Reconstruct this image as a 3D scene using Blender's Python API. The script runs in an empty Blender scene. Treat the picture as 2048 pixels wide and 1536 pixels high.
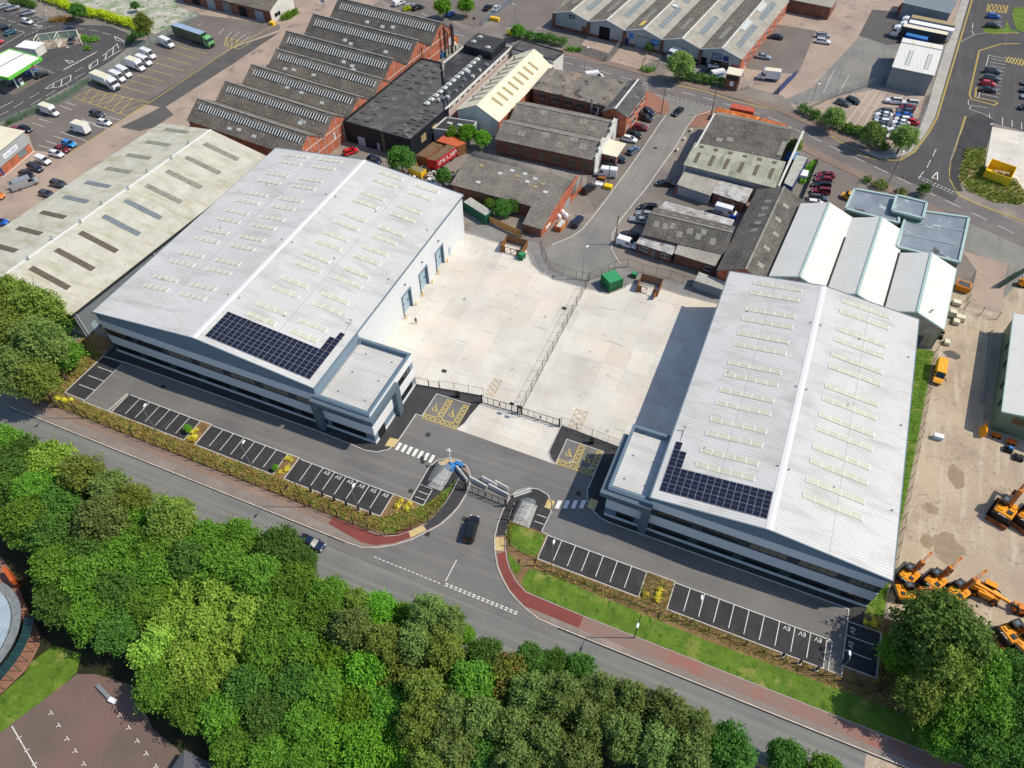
import bpy,bmesh,math,random
from mathutils import Vector,Matrix
SC=bpy.context.scene
COL=SC.collection
PI=math.pi
rnd=random.Random(7)
CAM_H=112.0
FPX=1487.32
PITCH,ROLL,YAW=math.radians(49.732),math.radians(-0.680),math.radians(-23.461)
def _basis():
 cz,sz=math.cos(YAW),math.sin(YAW);cp,sp=math.cos(PITCH),math.sin(PITCH);cr,sr=math.cos(ROLL),math.sin(ROLL)
 fwd=Vector((sz*cp,cz*cp,-sp));right=Vector((cz,-sz,0));up=right.cross(fwd)
 return cr*right+sr*up,-sr*right+cr*up,fwd
R_,U_,F_=_basis()
OX=(0,500,1000,1488);OY=(0,380,760,1116)
def px(s):
 out=[];o=(0,0,1)
 for t in s.split():
  if ',' not in t:
   o=(0,0,1) if t=='f' else(OX[int(t[0])],OY[int(t[1])],560/2048)
  else:
   x,y=t.split(',');out.append((o[0]+float(x)*o[2],o[1]+float(y)*o[2]))
 return out
def G1(p,z=0.0):
 d=R_*((p[0]-1024)/FPX)+U_*(-(p[1]-768)/FPX)+F_
 t=(z-CAM_H)/d.z
 return Vector((d.x*t,d.y*t,z))
def G(s,z=0.0):return [G1(p,z) for p in px(s)]
def S(r,g,b,k=1.0):
 f=lambda c:(c/255/12.92 if c/255<=.04045 else((c/255+.055)/1.055)**2.4)
 return(f(r)*k,f(g)*k,f(b)*k,1)
MATS={}
def mat(name,col,col2=None,ns=.25,rough=.85,fine=.12,fs=4.0,bump=0.0,bs=8.0,metal=0,spec=.3,stripe=None,spots=None,streak=None,ramp=(.35,.65),emit=None,third=None):
 """base noise mix + fine grain; stripe=(axis vec, period, duty, dark, bump); spots=(col, scale, lo, hi); streak=(col, vec scale, lo, hi)"""
 m=bpy.data.materials.new(name);m.use_nodes=True;MATS[name]=m
 nt=m.node_tree;N=nt.nodes;L=nt.links
 b=N['Principled BSDF'];b.inputs['Roughness'].default_value=rough;b.inputs['Metallic'].default_value=metal
 b.inputs['Specular IOR Level'].default_value=spec
 tc=N.new('ShaderNodeTexCoord')
 def noise(scale,detail=4,vec=None,rg=.6):
  n=N.new('ShaderNodeTexNoise');n.inputs['Scale'].default_value=scale;n.inputs['Detail'].default_value=detail;n.inputs['Roughness'].default_value=rg
  if vec:
   mp=N.new('ShaderNodeMapping');mp.inputs['Scale'].default_value=vec;L.new(tc.outputs['Object'],mp.inputs['Vector']);L.new(mp.outputs[0],n.inputs['Vector'])
  else:L.new(tc.outputs['Object'],n.inputs['Vector'])
  return n.outputs['Fac']
 def mr(sock,a,c,lo=0.,hi=1.):
  r=N.new('ShaderNodeMapRange');r.inputs[1].default_value=a;r.inputs[2].default_value=c;r.inputs[3].default_value=lo;r.inputs[4].default_value=hi
  L.new(sock,r.inputs[0]);return r.outputs[0]
 def mix(fac,a,c,mode='MIX'):
  x=N.new('ShaderNodeMix');x.data_type='RGBA';x.blend_type=mode
  if isinstance(fac,float):x.inputs[0].default_value=fac
  else:L.new(fac,x.inputs[0])
  for i,v in((6,a),(7,c)):
   if isinstance(v,(tuple,list)):x.inputs[i].default_value=v
   else:L.new(v,x.inputs[i])
  return x.outputs[2]
 c=col
 if col2:c=mix(mr(noise(ns),*ramp),col,col2)
 if third:c=mix(mr(noise(third[1],3),third[2],third[3]),c,third[0])
 if streak:c=mix(mr(noise(1.0,3,streak[1]),streak[2],streak[3]),c,streak[0])
 if spots:c=mix(mr(noise(spots[1],2),spots[2],spots[3]),c,spots[0])
 hs=[]
 if fine:
  v=mr(noise(fs,3),.3,.7,1-fine,1+fine)
  cb=N.new('ShaderNodeCombineColor');[L.new(v,cb.inputs[i]) for i in range(3)]
  c=mix(1.0,c,cb.outputs[0],'MULTIPLY')
 if stripe:
  ax,per,duty,dark,sb=stripe
  d=N.new('ShaderNodeVectorMath');d.operation='DOT_PRODUCT';d.inputs[1].default_value=ax;L.new(tc.outputs['Object'],d.inputs[0])
  mm=N.new('ShaderNodeMath');mm.operation='MULTIPLY';mm.inputs[1].default_value=1/per;L.new(d.outputs['Value'],mm.inputs[0])
  fr=N.new('ShaderNodeMath');fr.operation='FRACT';L.new(mm.outputs[0],fr.inputs[0])
  pg=N.new('ShaderNodeMath');pg.operation='PINGPONG';pg.inputs[1].default_value=.5;L.new(fr.outputs[0],pg.inputs[0])
  s=mr(pg.outputs[0],duty*.5,duty*.5+.1,1.,0.)
  dk=N.new('ShaderNodeRGB');dk.outputs[0].default_value=(dark,dark,dark,1)
  c=mix(s,c,mix(1.0,c,dk.outputs[0],'MULTIPLY'))
  if sb:
   bp=N.new('ShaderNodeBump');bp.inputs['Strength'].default_value=sb;bp.inputs['Distance'].default_value=.06;bp.invert=True
   L.new(s,bp.inputs['Height']);hs.append(bp)
 if isinstance(c,tuple):b.inputs['Base Color'].default_value=c
 else:L.new(c,b.inputs['Base Color'])
 if bump:
  bp=N.new('ShaderNodeBump');bp.inputs['Strength'].default_value=bump;bp.inputs['Distance'].default_value=.1
  L.new(noise(bs,4),bp.inputs['Height'])
  if hs:L.new(hs[0].outputs[0],bp.inputs['Normal'])
  hs=[bp]
 if hs:L.new(hs[-1].outputs[0],b.inputs['Normal'])
 return m
def glass_mat(name,col,rough=.06):
 m=mat(name,col,fine=0,rough=rough,spec=.8);return m
class MB:
 def __init__(s):s.v=[];s.f=[];s.mi=[]
 def add(s,vs,fs,mi=0):
  o=len(s.v);s.v+=[tuple(v) for v in vs];s.f+=[tuple(i+o for i in f) for f in fs];s.mi+=[mi]*len(fs);return s
 def poly(s,pts,mi=0):return s.add(pts,[tuple(range(len(pts)))],mi)
 def box(s,x0,x1,y0,y1,z0,z1,mi=0,M=None):
  vs=[Vector((x,y,z)) for z in(z0,z1) for y in(y0,y1) for x in(x0,x1)]
  if M:vs=[M@v for v in vs]
  return s.add(vs,[(0,2,3,1),(4,5,7,6),(0,1,5,4),(2,6,7,3),(0,4,6,2),(1,3,7,5)],mi)
 def prism(s,poly,z0,z1,mi=0,mtop=None):
  n=len(poly);ar=sum(poly[i][0]*poly[(i+1)%n][1]-poly[(i+1)%n][0]*poly[i][1] for i in range(n))
  if ar<0:poly=list(reversed(poly))
  vs=[(p[0],p[1],z0) for p in poly]+[(p[0],p[1],z1) for p in poly]
  s.add(vs,[tuple(range(n-1,-1,-1))]+[(i,(i+1)%n,n+(i+1)%n,n+i) for i in range(n)],mi)
  o=len(s.v);s.v+=vs[n:];s.f.append(tuple(range(o,o+n)));s.mi.append(mi if mtop is None else mtop)
  return s
 def bar(s,a,b,w,h,mi=0):
  """rectangular bar from a to b, w wide (horizontal), h deep (vertical-ish)"""
  a=Vector(a);b=Vector(b);d=(b-a).normalized()
  side=d.cross(Vector((0,0,1)))
  if side.length<1e-4:side=Vector((1,0,0))
  side.normalize();up=side.cross(d)
  vs=[]
  for p in(a,b):
   for i,j in((-1,-1),(1,-1),(1,1),(-1,1)):vs.append(p+side*(w*.5*i)+up*(h*.5*j))
  return s.add(vs,[(0,1,2,3),(7,6,5,4),(0,4,5,1),(1,5,6,2),(2,6,7,3),(3,7,4,0)],mi)
 def tube(s,a,b,r0,r1=None,n=8,mi=0,cap=True):
  a=Vector(a);b=Vector(b);r1=r0 if r1 is None else r1
  d=(b-a).normalized();u=d.cross(Vector((0,0,1)))
  if u.length<1e-3:u=Vector((1,0,0))
  u.normalize();w=d.cross(u)
  vs=[p+(u*math.cos(2*PI*i/n)+w*math.sin(2*PI*i/n))*r for p,r in((a,r0),(b,r1)) for i in range(n)]
  fs=[(i,(i+1)%n,n+(i+1)%n,n+i) for i in range(n)]
  if cap:fs+=[tuple(range(n-1,-1,-1)),tuple(range(n,2*n))]
  return s.add(vs,fs,mi)
 def path(s,pts,r,n=6,mi=0):
  for a,b in zip(pts,pts[1:]):s.tube(a,b,r,r,n,mi)
  return s
 def strip(s,pts,w,z,mi=0,closed=False):
  """flat ribbon along xy polyline at height z"""
  P=[Vector((p[0],p[1],0)) for p in pts];n=len(P);Ls=[];Rs=[]
  for i in range(n):
   a=P[i-1] if(i>0 or closed) else None;c=P[(i+1)%n] if(i<n-1 or closed) else None
   d1=(P[i]-a).normalized() if a is not None else None;d2=(c-P[i]).normalized() if c is not None else None
   if d1 is None:d1=d2
   if d2 is None:d2=d1
   t=(d1+d2)
   t=t.normalized() if t.length>1e-3 else d1
   nn=Vector((-t.y,t.x,0));k=max(.5,nn.dot(Vector((-d1.y,d1.x,0))))
   Ls.append(P[i]+nn*(w*.5/k));Rs.append(P[i]-nn*(w*.5/k))
  rng=range(n if closed else n-1)
  for i in rng:
   j=(i+1)%n
   s.add([(Rs[i].x,Rs[i].y,z),(Rs[j].x,Rs[j].y,z),(Ls[j].x,Ls[j].y,z),(Ls[i].x,Ls[i].y,z)],[(0,1,2,3)],mi)
  s._lr=(Ls,Rs);return s
 def kerb(s,pts,w=.16,z0=0.0,z1=.125,closed=False,mi=0):
  t=MB();t.strip(pts,w,0,0,closed)
  for k in range(0,len(t.v),4):
   q=t.v[k:k+4];s.add([(a[0],a[1],z0) for a in q]+[(a[0],a[1],z1) for a in q],[(4,5,6,7),(0,1,5,4),(2,3,7,6),(3,0,4,7),(1,2,6,5)],mi)
  return s
 def build(s,name,mats,parent=None,loc=None,smooth=False,kind=None):
  me=bpy.data.meshes.new(name)
  if parent is not None and loc is None:loc=world_loc(parent)
  if loc is None:
   if kind=='structure' or not s.v:loc=Vector((0,0,0))
   else:
    xs=[v[0] for v in s.v];ys=[v[1] for v in s.v]
    loc=Vector(((min(xs)+max(xs))/2,(min(ys)+max(ys))/2,min(v[2] for v in s.v)))
  loc=Vector(loc)
  me.from_pydata([(v[0]-loc.x,v[1]-loc.y,v[2]-loc.z) for v in s.v],[],s.f)
  if not isinstance(mats,(list,tuple)):mats=[mats]
  for m in mats:me.materials.append(m)
  if len(mats)>1:me.polygons.foreach_set('material_index',s.mi)
  if smooth:me.polygons.foreach_set('use_smooth',[True]*len(me.polygons))
  me.update()
  o=bpy.data.objects.new(name,me);COL.objects.link(o)
  if parent is not None:o.parent=parent
  else:o.location=loc
  if kind:o['kind']=kind
  return o
def world_loc(o):
 l=Vector(o.location)
 while o.parent is not None:o=o.parent;l+=Vector(o.location)
 return l
def tag(o,label,cat,group=None,kind=None):
 o['label']=label;o['category']=cat
 if group:o['group']=group
 if kind:o['kind']=kind
 return o
def thing(name,label,cat,loc=(0,0,0),group=None,rz=0):
 o=bpy.data.objects.new(name,None);o.empty_display_size=.3;COL.objects.link(o);o.location=loc;o.rotation_euler=(0,0,rz)
 return tag(o,label,cat,group)
def dup(root,loc,rz=0,label=None,group=None,scale=None,cat=None,recolor=None):
 r=root.copy();COL.objects.link(r);r.location=loc;r.rotation_euler=(0,0,rz)
 if scale:r.scale=scale if isinstance(scale,(tuple,list)) else(scale,)*3
 if label:r['label']=label
 if group:r['group']=group
 elif 'group' in r.keys() and group is not None:del r['group']
 if cat:r['category']=cat
 def rec(src,par):
  for ch in src.children:
   c=ch.copy();COL.objects.link(c);c.parent=par
   if recolor:recolor(c)
   rec(ch,c)
 rec(root,r)
 return r
def structure(name,mb,m):return mb.build(name,m,kind='structure')
def text_mesh(txt,size,extrude=.01,bold=False):
 cu=bpy.data.curves.new('t','FONT');cu.body=txt;cu.size=size;cu.extrude=extrude;cu.align_x='CENTER';cu.align_y='CENTER';cu.resolution_u=2
 if bold:cu.offset=size*.025
 o=bpy.data.objects.new('t',cu);COL.objects.link(o)
 dg=bpy.context.evaluated_depsgraph_get();me=o.evaluated_get(dg).to_mesh()
 vs=[Vector(v.co) for v in me.vertices];fs=[tuple(p.vertices) for p in me.polygons]
 bpy.data.objects.remove(o);bpy.data.curves.remove(cu)
 return vs,fs
def put_text(mb,txt,size,origin,xdir,ydir,extrude=.01,mi=0,bold=True):
 vs,fs=text_mesh(txt,size,extrude,bold)
 X=Vector(xdir).normalized();Y=Vector(ydir).normalized();Zn=X.cross(Y);o=Vector(origin)
 mb.add([o+X*v.x+Y*v.y+Zn*(v.z+extrude) for v in vs],fs,mi);return mb
def squiggle(mb,txt,size,origin,xdir,ydir,extrude=.01,mi=0,w=3.0):
 """worn, unreadable lettering: a row of uneven strokes"""
 X=Vector(xdir).normalized();Y=Vector(ydir).normalized();Zn=X.cross(Y);o=Vector(origin);x=-w/2;r=random.Random(int(w*100)+len(mb.v))
 while x<w/2-size*.3:
  cw=size*r.uniform(.35,.7)
  for a,b,c,d in((0,.16*size,-.42,.42),(cw-.15*size,cw,-.42*r.random(),.42),(0,cw,.2,.36),(0,cw,-.42,-.26)):
   if r.random()<.75:mb.add([o+X*(x+p)+Y*(q*size)+Zn*extrude for p,q in((a,c),(b,c),(b,d),(a,d))],[(0,1,2,3)],mi)
  x+=cw+size*r.uniform(.12,.3)
 return mb
class Frame:
 """building frame: o front-left, u across, v deep, angle a from world x"""
 def __init__(s,x,y,a=0.0):
  a=math.radians(a);s.o=Vector((x,y,0));s.u=Vector((math.cos(a),math.sin(a),0));s.v=Vector((-math.sin(a),math.cos(a),0))
 def __call__(s,u,v,z=0.0):return s.o+s.u*u+s.v*v+Vector((0,0,z))
 def box(s,mb,u0,u1,v0,v1,z0,z1,mi=0):
  M=Matrix(((s.u.x,s.v.x,0,s.o.x),(s.u.y,s.v.y,0,s.o.y),(0,0,1,0),(0,0,0,1)))
  return mb.box(u0,u1,v0,v1,z0,z1,mi,M)
def slab_on(fr,mb,u0,u1,v0,v1,za,zb,zc,zd,t,mi=0):
 """sloping slab: corner heights za(u0,v0) zb(u1,v0) zc(u1,v1) zd(u0,v1), thickness t upward"""
 b=[fr(u0,v0,za),fr(u1,v0,zb),fr(u1,v1,zc),fr(u0,v1,zd)]
 tp=[p+Vector((0,0,t)) for p in b]
 return mb.add(b+tp,[(3,2,1,0),(4,5,6,7),(0,1,5,4),(1,2,6,5),(2,3,7,6),(3,0,4,7)],mi)
M={}
M['white_paint']=mat('white_road_paint',S(235,235,232),S(205,205,200),ns=1.2,fine=.06)
M['yellow_paint']=mat('yellow_road_paint',S(225,200,95),S(205,180,90),ns=1.5,fine=.08)
M['faded_yellow']=mat('faded_yellow_paint',S(200,172,118),S(170,150,115),ns=.8,fine=.1)
M['kerb']=mat('kerb_concrete',S(205,203,198),S(180,178,172),ns=.8,fine=.08)
M['black_metal']=mat('black_powder_coat',S(28,30,32),fine=.1,rough=.5)
M['grey_metal']=mat('galvanised_steel',S(150,156,158),S(128,134,136),ns=1.5,rough=.45,metal=.3)
M['dark_glass']=glass_mat('dark_window_glass',S(22,30,38))
M['white_metal']=mat('white_coated_metal',S(228,230,230),fine=.03,rough=.5)
M['rubber']=mat('black_rubber',S(24,24,25),fine=.15,rough=.9)
# ================================================================== ground surfaces (setting)
k_=.82
G_={}
G_['ground']=mat('worn_tarmac_ground',S(150,142,134,k_),S(126,120,116,k_),ns=.05,fine=.1,fs=2.5,third=(S(168,156,144,k_),.11,.55,.7))
G_['wood']=mat('woodland_floor',S(58,62,30,k_),S(40,40,24,k_),ns=.3,fine=.3,fs=3,bump=.5,bs=3)
G_['road']=mat('old_asphalt_road',S(132,134,132,k_),S(118,120,119,k_),ns=.12,fine=.14,fs=6,streak=(S(146,147,143,k_),(.02,1.1,1),.45,.75))
G_['site']=mat('fresh_asphalt',S(130,129,126,k_),S(114,113,113,k_),ns=.1,fine=.13,fs=6,streak=(S(140,137,132,k_),(.05,.9,1),.5,.8),third=(S(134,130,124,k_),.07,.6,.8))
G_['bay']=mat('bay_asphalt',S(68,68,71,k_),S(56,56,60,k_),ns=.3,fine=.14,fs=6,streak=(S(84,83,84,k_),(1.2,.2,1),.55,.8))
G_['tarpath']=mat('path_asphalt',S(74,74,76,k_),S(62,62,65,k_),ns=.3,fine=.15,fs=6)
G_['oldestate']=mat('estate_road_asphalt',S(150,148,142,k_),S(132,131,128,k_),ns=.1,fine=.12,fs=5,streak=(S(120,120,118,k_),(.9,.06,1),.55,.8))
G_['upper']=mat('upper_road_asphalt',S(126,120,118,k_),S(112,108,108,k_),ns=.1,fine=.12,fs=5,streak=(S(140,132,126,k_),(.05,.9,1),.5,.8))
G_['newroad']=mat('new_road_asphalt',S(92,90,90,k_),S(80,79,81,k_),ns=.08,fine=.1,fs=5,streak=(S(106,103,102,k_),(.6,.05,1),.55,.8))
G_['slabpave']=mat('pale_paving',S(188,186,180,k_),S(172,170,165,k_),ns=.3,fine=.1,fs=4)
G_['pink']=mat('pinkish_old_concrete',S(186,168,152,k_),S(168,150,138,k_),ns=.09,fine=.12,fs=3,third=(S(142,130,122,k_),.16,.58,.72))
G_['tancon']=mat('tan_yard_concrete',S(196,180,156,k_),S(176,160,140,k_),ns=.12,fine=.14,fs=3,third=(S(158,144,126,k_),.2,.58,.75),streak=(S(206,194,174,k_),(.6,.08,1),.52,.72),spots=(S(150,136,118,k_),.7,.64,.76))
G_['brickpave']=mat('brown_pavement',S(148,128,116,k_),S(136,120,110,k_),ns=.15,fine=.12,fs=4)
G_['redtar']=mat('red_footway',S(142,76,70,k_),S(130,72,68,k_),ns=.3,fine=.12,fs=5)
G_['fadedred']=mat('faded_red_footway',S(154,122,112,k_),S(146,126,117,k_),ns=.2,fine=.12,fs=5,third=(S(164,108,98,k_),.12,.55,.7))
G_['brownfoot']=mat('brown_footway',S(152,130,116,k_),S(142,124,114,k_),ns=.2,fine=.12,fs=5,third=(S(164,140,126,k_),.12,.55,.7))
G_['greyfoot']=mat('grey_footway',S(150,142,136,k_),S(138,128,122,k_),ns=.2,fine=.12,fs=5,third=(S(168,152,146,k_),.15,.55,.7))
G_['buff']=mat('buff_tactile_paving',S(222,200,145,k_),S(210,186,132,k_),ns=.6,fine=.1,fs=5)
G_['grass']=mat('mown_grass',S(106,138,44,k_),S(84,116,30,k_),ns=.5,fine=.3,fs=7,bump=.5,bs=6,third=(S(146,150,76,k_),.3,.54,.7),spots=(S(70,104,26,k_),.9,.58,.68))
G_['rough']=mat('rough_grass',S(112,124,52,k_),S(150,140,86,k_),ns=.35,fine=.25,fs=6,bump=.4,bs=5,third=(S(178,154,112,k_),.2,.52,.62))
G_['bed']=mat('planting_bed_soil',S(150,122,86,k_),S(122,98,66,k_),ns=.5,fine=.25,fs=6,bump=.5,bs=5)
G_['mud']=mat('drying_mud',S(164,148,124,k_),S(150,134,110,k_),ns=.5,fine=.15)
G_['setts']=mat('grey_gravel_strip',S(150,148,146,k_),S(136,135,134,k_),ns=.4,fine=.2,fs=6)
G_['rubble']=mat('mossy_hardstanding',S(190,186,176,k_),S(142,160,126,k_),ns=.16,fine=.2,fs=2,ramp=(.42,.58),third=(S(206,200,192,k_),.3,.54,.6),spots=(S(96,124,70,k_),.35,.6,.66))
G_['play']=mat('playground_tarmac',S(128,108,100,k_),S(112,100,92,k_),ns=.1,fine=.12,fs=5,third=(S(138,104,98,k_),.07,.5,.7))
G_['lot']=mat('car_park_tarmac',S(132,124,118,k_),S(116,110,106,k_),ns=.1,fine=.12,fs=4)
G_['patch']=mat('tarmac_patch',S(104,100,98,k_),S(92,90,90,k_),ns=.3,fine=.12)
G_['redblock']=mat('red_block_paving',S(166,120,100,k_),S(150,112,96,k_),ns=.3,fine=.12,fs=5)
def concrete_yard_mat():
 m=mat('cast_concrete',S(224,221,212,.93),S(206,202,194,.93),ns=.14,fine=.06,fs=3,third=(S(224,212,196,.93),.055,.5,.66),streak=(S(182,180,176,.86),(.12,1.0,1),.60,.78),spots=(S(178,176,172,.86),.5,.67,.75))
 nt=m.node_tree;N=nt.nodes;L=nt.links;b=N['Principled BSDF']
 src=b.inputs['Base Color'].links[0].from_socket
 tc=[n for n in N if n.type=='TEX_COORD'][0]
 br=N.new('ShaderNodeTexBrick');br.offset=0.0;br.squash=1.0
 br.inputs['Color1'].default_value=(1,1,1,1);br.inputs['Color2'].default_value=(.86,.86,.86,1);br.inputs['Mortar'].default_value=(.84,.84,.83,1)
 br.inputs['Scale'].default_value=1;br.inputs['Mortar Size'].default_value=.035;br.inputs['Brick Width'].default_value=4.6;br.inputs['Row Height'].default_value=6.2
 L.new(tc.outputs['Object'],br.inputs['Vector'])
 x=N.new('ShaderNodeMix');x.data_type='RGBA';x.blend_type='MULTIPLY';x.inputs[0].default_value=1
 L.new(src,x.inputs[6]);L.new(br.outputs['Color'],x.inputs[7]);L.new(x.outputs[2],b.inputs['Base Color'])
 return m
G_['yard']=concrete_yard_mat()
def cracked(m,scale=.28,dark=.45):
 nt=m.node_tree;N=nt.nodes;L=nt.links;b=N['Principled BSDF']
 src=b.inputs['Base Color'].links[0].from_socket;tc=[n for n in N if n.type=='TEX_COORD'][0]
 nz=N.new('ShaderNodeTexNoise');nz.inputs['Scale'].default_value=.8;L.new(tc.outputs['Object'],nz.inputs['Vector'])
 ad=N.new('ShaderNodeVectorMath');ad.operation='MULTIPLY_ADD';ad.inputs[1].default_value=(1.5,1.5,0)
 L.new(nz.outputs['Color'],ad.inputs[0]);L.new(tc.outputs['Object'],ad.inputs[2])
 vo=N.new('ShaderNodeTexVoronoi');vo.feature='DISTANCE_TO_EDGE';vo.inputs['Scale'].default_value=scale;L.new(ad.outputs[0],vo.inputs['Vector'])
 r=N.new('ShaderNodeMapRange');r.inputs[1].default_value=.004;r.inputs[2].default_value=.022;L.new(vo.outputs['Distance'],r.inputs[0])
 n2=N.new('ShaderNodeTexNoise');n2.inputs['Scale'].default_value=.09;L.new(tc.outputs['Object'],n2.inputs['Vector'])
 r2=N.new('ShaderNodeMapRange');r2.inputs[1].default_value=.48;r2.inputs[2].default_value=.56;r2.inputs[3].default_value=1;r2.inputs[4].default_value=0;L.new(n2.outputs['Fac'],r2.inputs[0])
 mx=N.new('ShaderNodeMath');mx.operation='MAXIMUM';L.new(r.outputs[0],mx.inputs[0]);L.new(r2.outputs[0],mx.inputs[1])
 x=N.new('ShaderNodeMix');x.data_type='RGBA';L.new(mx.outputs[0],x.inputs[0])
 k=N.new('ShaderNodeMix');k.data_type='RGBA';k.blend_type='MULTIPLY';k.inputs[0].default_value=1;L.new(src,k.inputs[6]);k.inputs[7].default_value=(dark,dark,dark,1)
 L.new(k.outputs[2],x.inputs[6]);L.new(src,x.inputs[7]);L.new(x.outputs[2],b.inputs['Base Color'])
cracked(G_['tancon'],.42,.62);cracked(G_['pink'],.3,.8)
def sheet(name,pts,m,z,raised=None):
 """level sheet, top at z; raised gives it a real edge down to the ground"""
 mb=MB();z=lift(z)
 if raised:mb.prism(pts,0.0,z)
 else:mb.poly([(p[0],p[1],z) for p in(pts if sum(pts[i][0]*pts[(i+1)%len(pts)][1]-pts[(i+1)%len(pts)][0]*pts[i][1] for i in range(len(pts)))>0 else list(reversed(pts)))])
 return structure(name,mb,m)
def rect(x0,x1,y0,y1):return [(x0,y0),(x1,y0),(x1,y1),(x0,y1)]
z1,z2,z3,z4=.004,.018,.032,.046
_nz={}
def lift(z):
 k=round(z,3);_nz[k]=_nz.get(k,0)+1;return z+.0005*(_nz[k]-1)
sheet('ground',rect(-420,260,-120,520),G_['ground'],0)
sheet('woodland_floor',rect(-260,140,-90,32.2),G_['wood'],z1)
sheet('far_verge',rect(-260,140,32.2,34.2),G_['rough'],.06,True)
sheet('far_pavement',rect(-260,140,34.3,36.4),G_['greyfoot'],.10,True)
sheet('main_road',rect(-260,140,36.5,44.3),G_['road'],z2)
sheet('junction_overlay',[(-53.5,44.3),(-52.2,42.5),(-11.2,42.4),(-11.6,44.3)],G_['site'],z3)
sheet('site_road',[(-126,44.3),(38,44.3),(36,66.5),(-66,84),(-126,66)],G_['site'],z1)
sheet('concrete_yard',[(-70,70),(-55.2,79.4),(-41.9,82.0),(-41.4,80.0),(-42.0,76.6),(-42.2,74.6),(-43.0,72.75),(-28.0,72.55),(-22.6,72.5),(-24.2,73.1),(-25.2,74.3),(-25.2,81.2),(-15.9,80.6),(-11,80.4),(-4,80),(-4,116.5)]+[(v.x,v.y) for v in reversed(G('11 1575,315 1850,395 21 200,440 230,540 290,600 390,655 640,725 795,762 960,690 1170,720 1340,775 1600,838'))]+[(-70,129)],G_['yard'],z2)
sheet('gravel_strip',[(-66.4,118),(-66.4,133.2),(-60,131.4),(-53.4,129.4)]+[(v.x,v.y) for v in G('21 300,400 345,520 372,590 450,615 600,665 645,690 745,620 850,570 925,580 1430,710 1650,785')]+[(-3,116),(-30,100)],G_['setts'],z1)
sheet('verge_beside_warehouse',[(31.3,60),(34.0,60),(34.2,70),(36.4,100),(38.3,128),(31.3,128)],G_['grass'],.03,True)
sheet('depot_yard',[(33.6,40),(100,40),(100,175),(41.5,152),(37.8,128.5),(36.0,100),(33.8,70)],G_['tancon'],z2)
sheet('depot_entrance',[(v.x,v.y) for v in G('31 1590,440 1720,480 1930,540 1880,900 1640,860 1700,590')],G_['pink'],z3)
sheet('depot_forecourt',[(v.x,v.y) for v in G('31 1640,350 1640,240 2048,420 2048,640 1890,800 1935,545 1725,480 1600,440')],G_['oldestate'],z3)
for i,(cx_,cy_,rx_,ry_) in enumerate(((41.6,128.5,1.6,1.2),(39.6,88.8,1.5,1.1),(42.6,82.0,2.6,3.0),(39.4,82.0,1.0,1.6),(43.5,97.5,1.6,2.6))):
 r_=random.Random(i);sheet('mud_patch' if i else 'tarmac_patch',[(cx_+math.cos(a*.314)*rx_*q,cy_+math.sin(a*.314)*ry_*q) for a,q in((a,r_.uniform(.75,1.12)) for a in range(20))],G_['mud'] if i else G_['patch'],z3)
kl=[(-126,44.4),(-50.2,44.4),(-47,44.5),(-44.6,45.5),(-42.3,46.9),(-40,49),(-38.3,51.3),(-36.8,53.4),(-35.9,55.8),(-35.4,58),(-35.3,60.7),(-35.6,62.8),(-36.3,64.4),(-37.5,65.8),(-39.3,66.5),(-41.4,66.4),(-43.2,65),(-43.9,63.1),(-43.8,55.7)]
foot_in=[(-37.9,63.1),(-37.8,60),(-37.9,57.6),(-38.3,55),(-39,52.8),(-40.9,50.4),(-42.6,48.7),(-44.5,47.8),(-47.5,47.6),(-126,47.7)]
sheet('left_footway',kl[:14]+[(-38.4,65.2)]+foot_in,G_['brownfoot'],.11,True)
sheet('left_footway_kerbside',[(-126,44.6),(-56,44.6),(-46.5,44.75),(-47.5,45.2),(-54,46.1),(-126,46.1)],G_['greyfoot'],.115)
sheet('red_footway',[(-54.5,46.2),(-47.5,45.3),(-44.9,45.8),(-42.5,47.2),(-40.3,49.3),(-39.5,50.3),(-41.4,51.0),(-42.8,49.0),(-44.6,47.75),(-47.5,47.55),(-54.5,47.6)],G_['redtar'],.119)
sheet('buff_paving',[(-40.3,49.3),(-38.5,51.5),(-39.6,52.2),(-41.2,50.2)],G_['buff'],.125)
sheet('path_surface',[(-38.4,51.6),(-37.0,53.5),(-36.1,55.9),(-35.6,58),(-35.5,60.7),(-35.8,62.8),(-36.5,64.3),(-38.2,65.2),(-38.0,63.1),(-37.95,57.6),(-38.4,55),(-39.4,52.4)],G_['tarpath'],.121)
sheet('shelter_island',[(-37.8,60),(-37.85,63.1),(-38.4,65.2),(-37.6,65.7),(-39.3,66.4),(-41.3,66.3),(-43.1,64.9),(-43.75,63.1),(-43.65,55.8),(-41.2,55.7)],G_['bay'],.10,True)
sheet('buff_paving',[(-43.0,64.7),(-41.4,66.2),(-40.2,66.3),(-40.0,65.2),(-42.2,64.3)],G_['buff'],.105)
kr=[(-20.4,58.8),(-20.3,62.9),(-20.7,64.5),(-22.1,66.0),(-24,66.4),(-25.8,65.9),(-27.3,64.7),(-28,63.2),(-28.1,60),(-27.8,57.2),(-27.3,54.8),(-26.2,52.4),(-24.8,50.2),(-23.4,48.7),(-21.5,47.1),(-20,46.2),(-18.0,45.3),(-15.3,44.5),(-12.6,44.4),(60,44.4)]
rin=[(60,47.5),(-11,47.6),(-18.7,47.8),(-20.9,48.9),(-22.5,50.3),(-23.8,51.9),(-24.9,53.8),(-25.8,56),(-26.5,59),(-26.8,62.2)]
sheet('right_footway',kr[7:]+rin,G_['fadedred'],.11,True)
sheet('right_footway_kerbside',[(-17.9,45.4),(-12.6,44.6),(60,44.6),(60,45.35),(-10.9,45.4)],G_['greyfoot'],.115)
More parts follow.
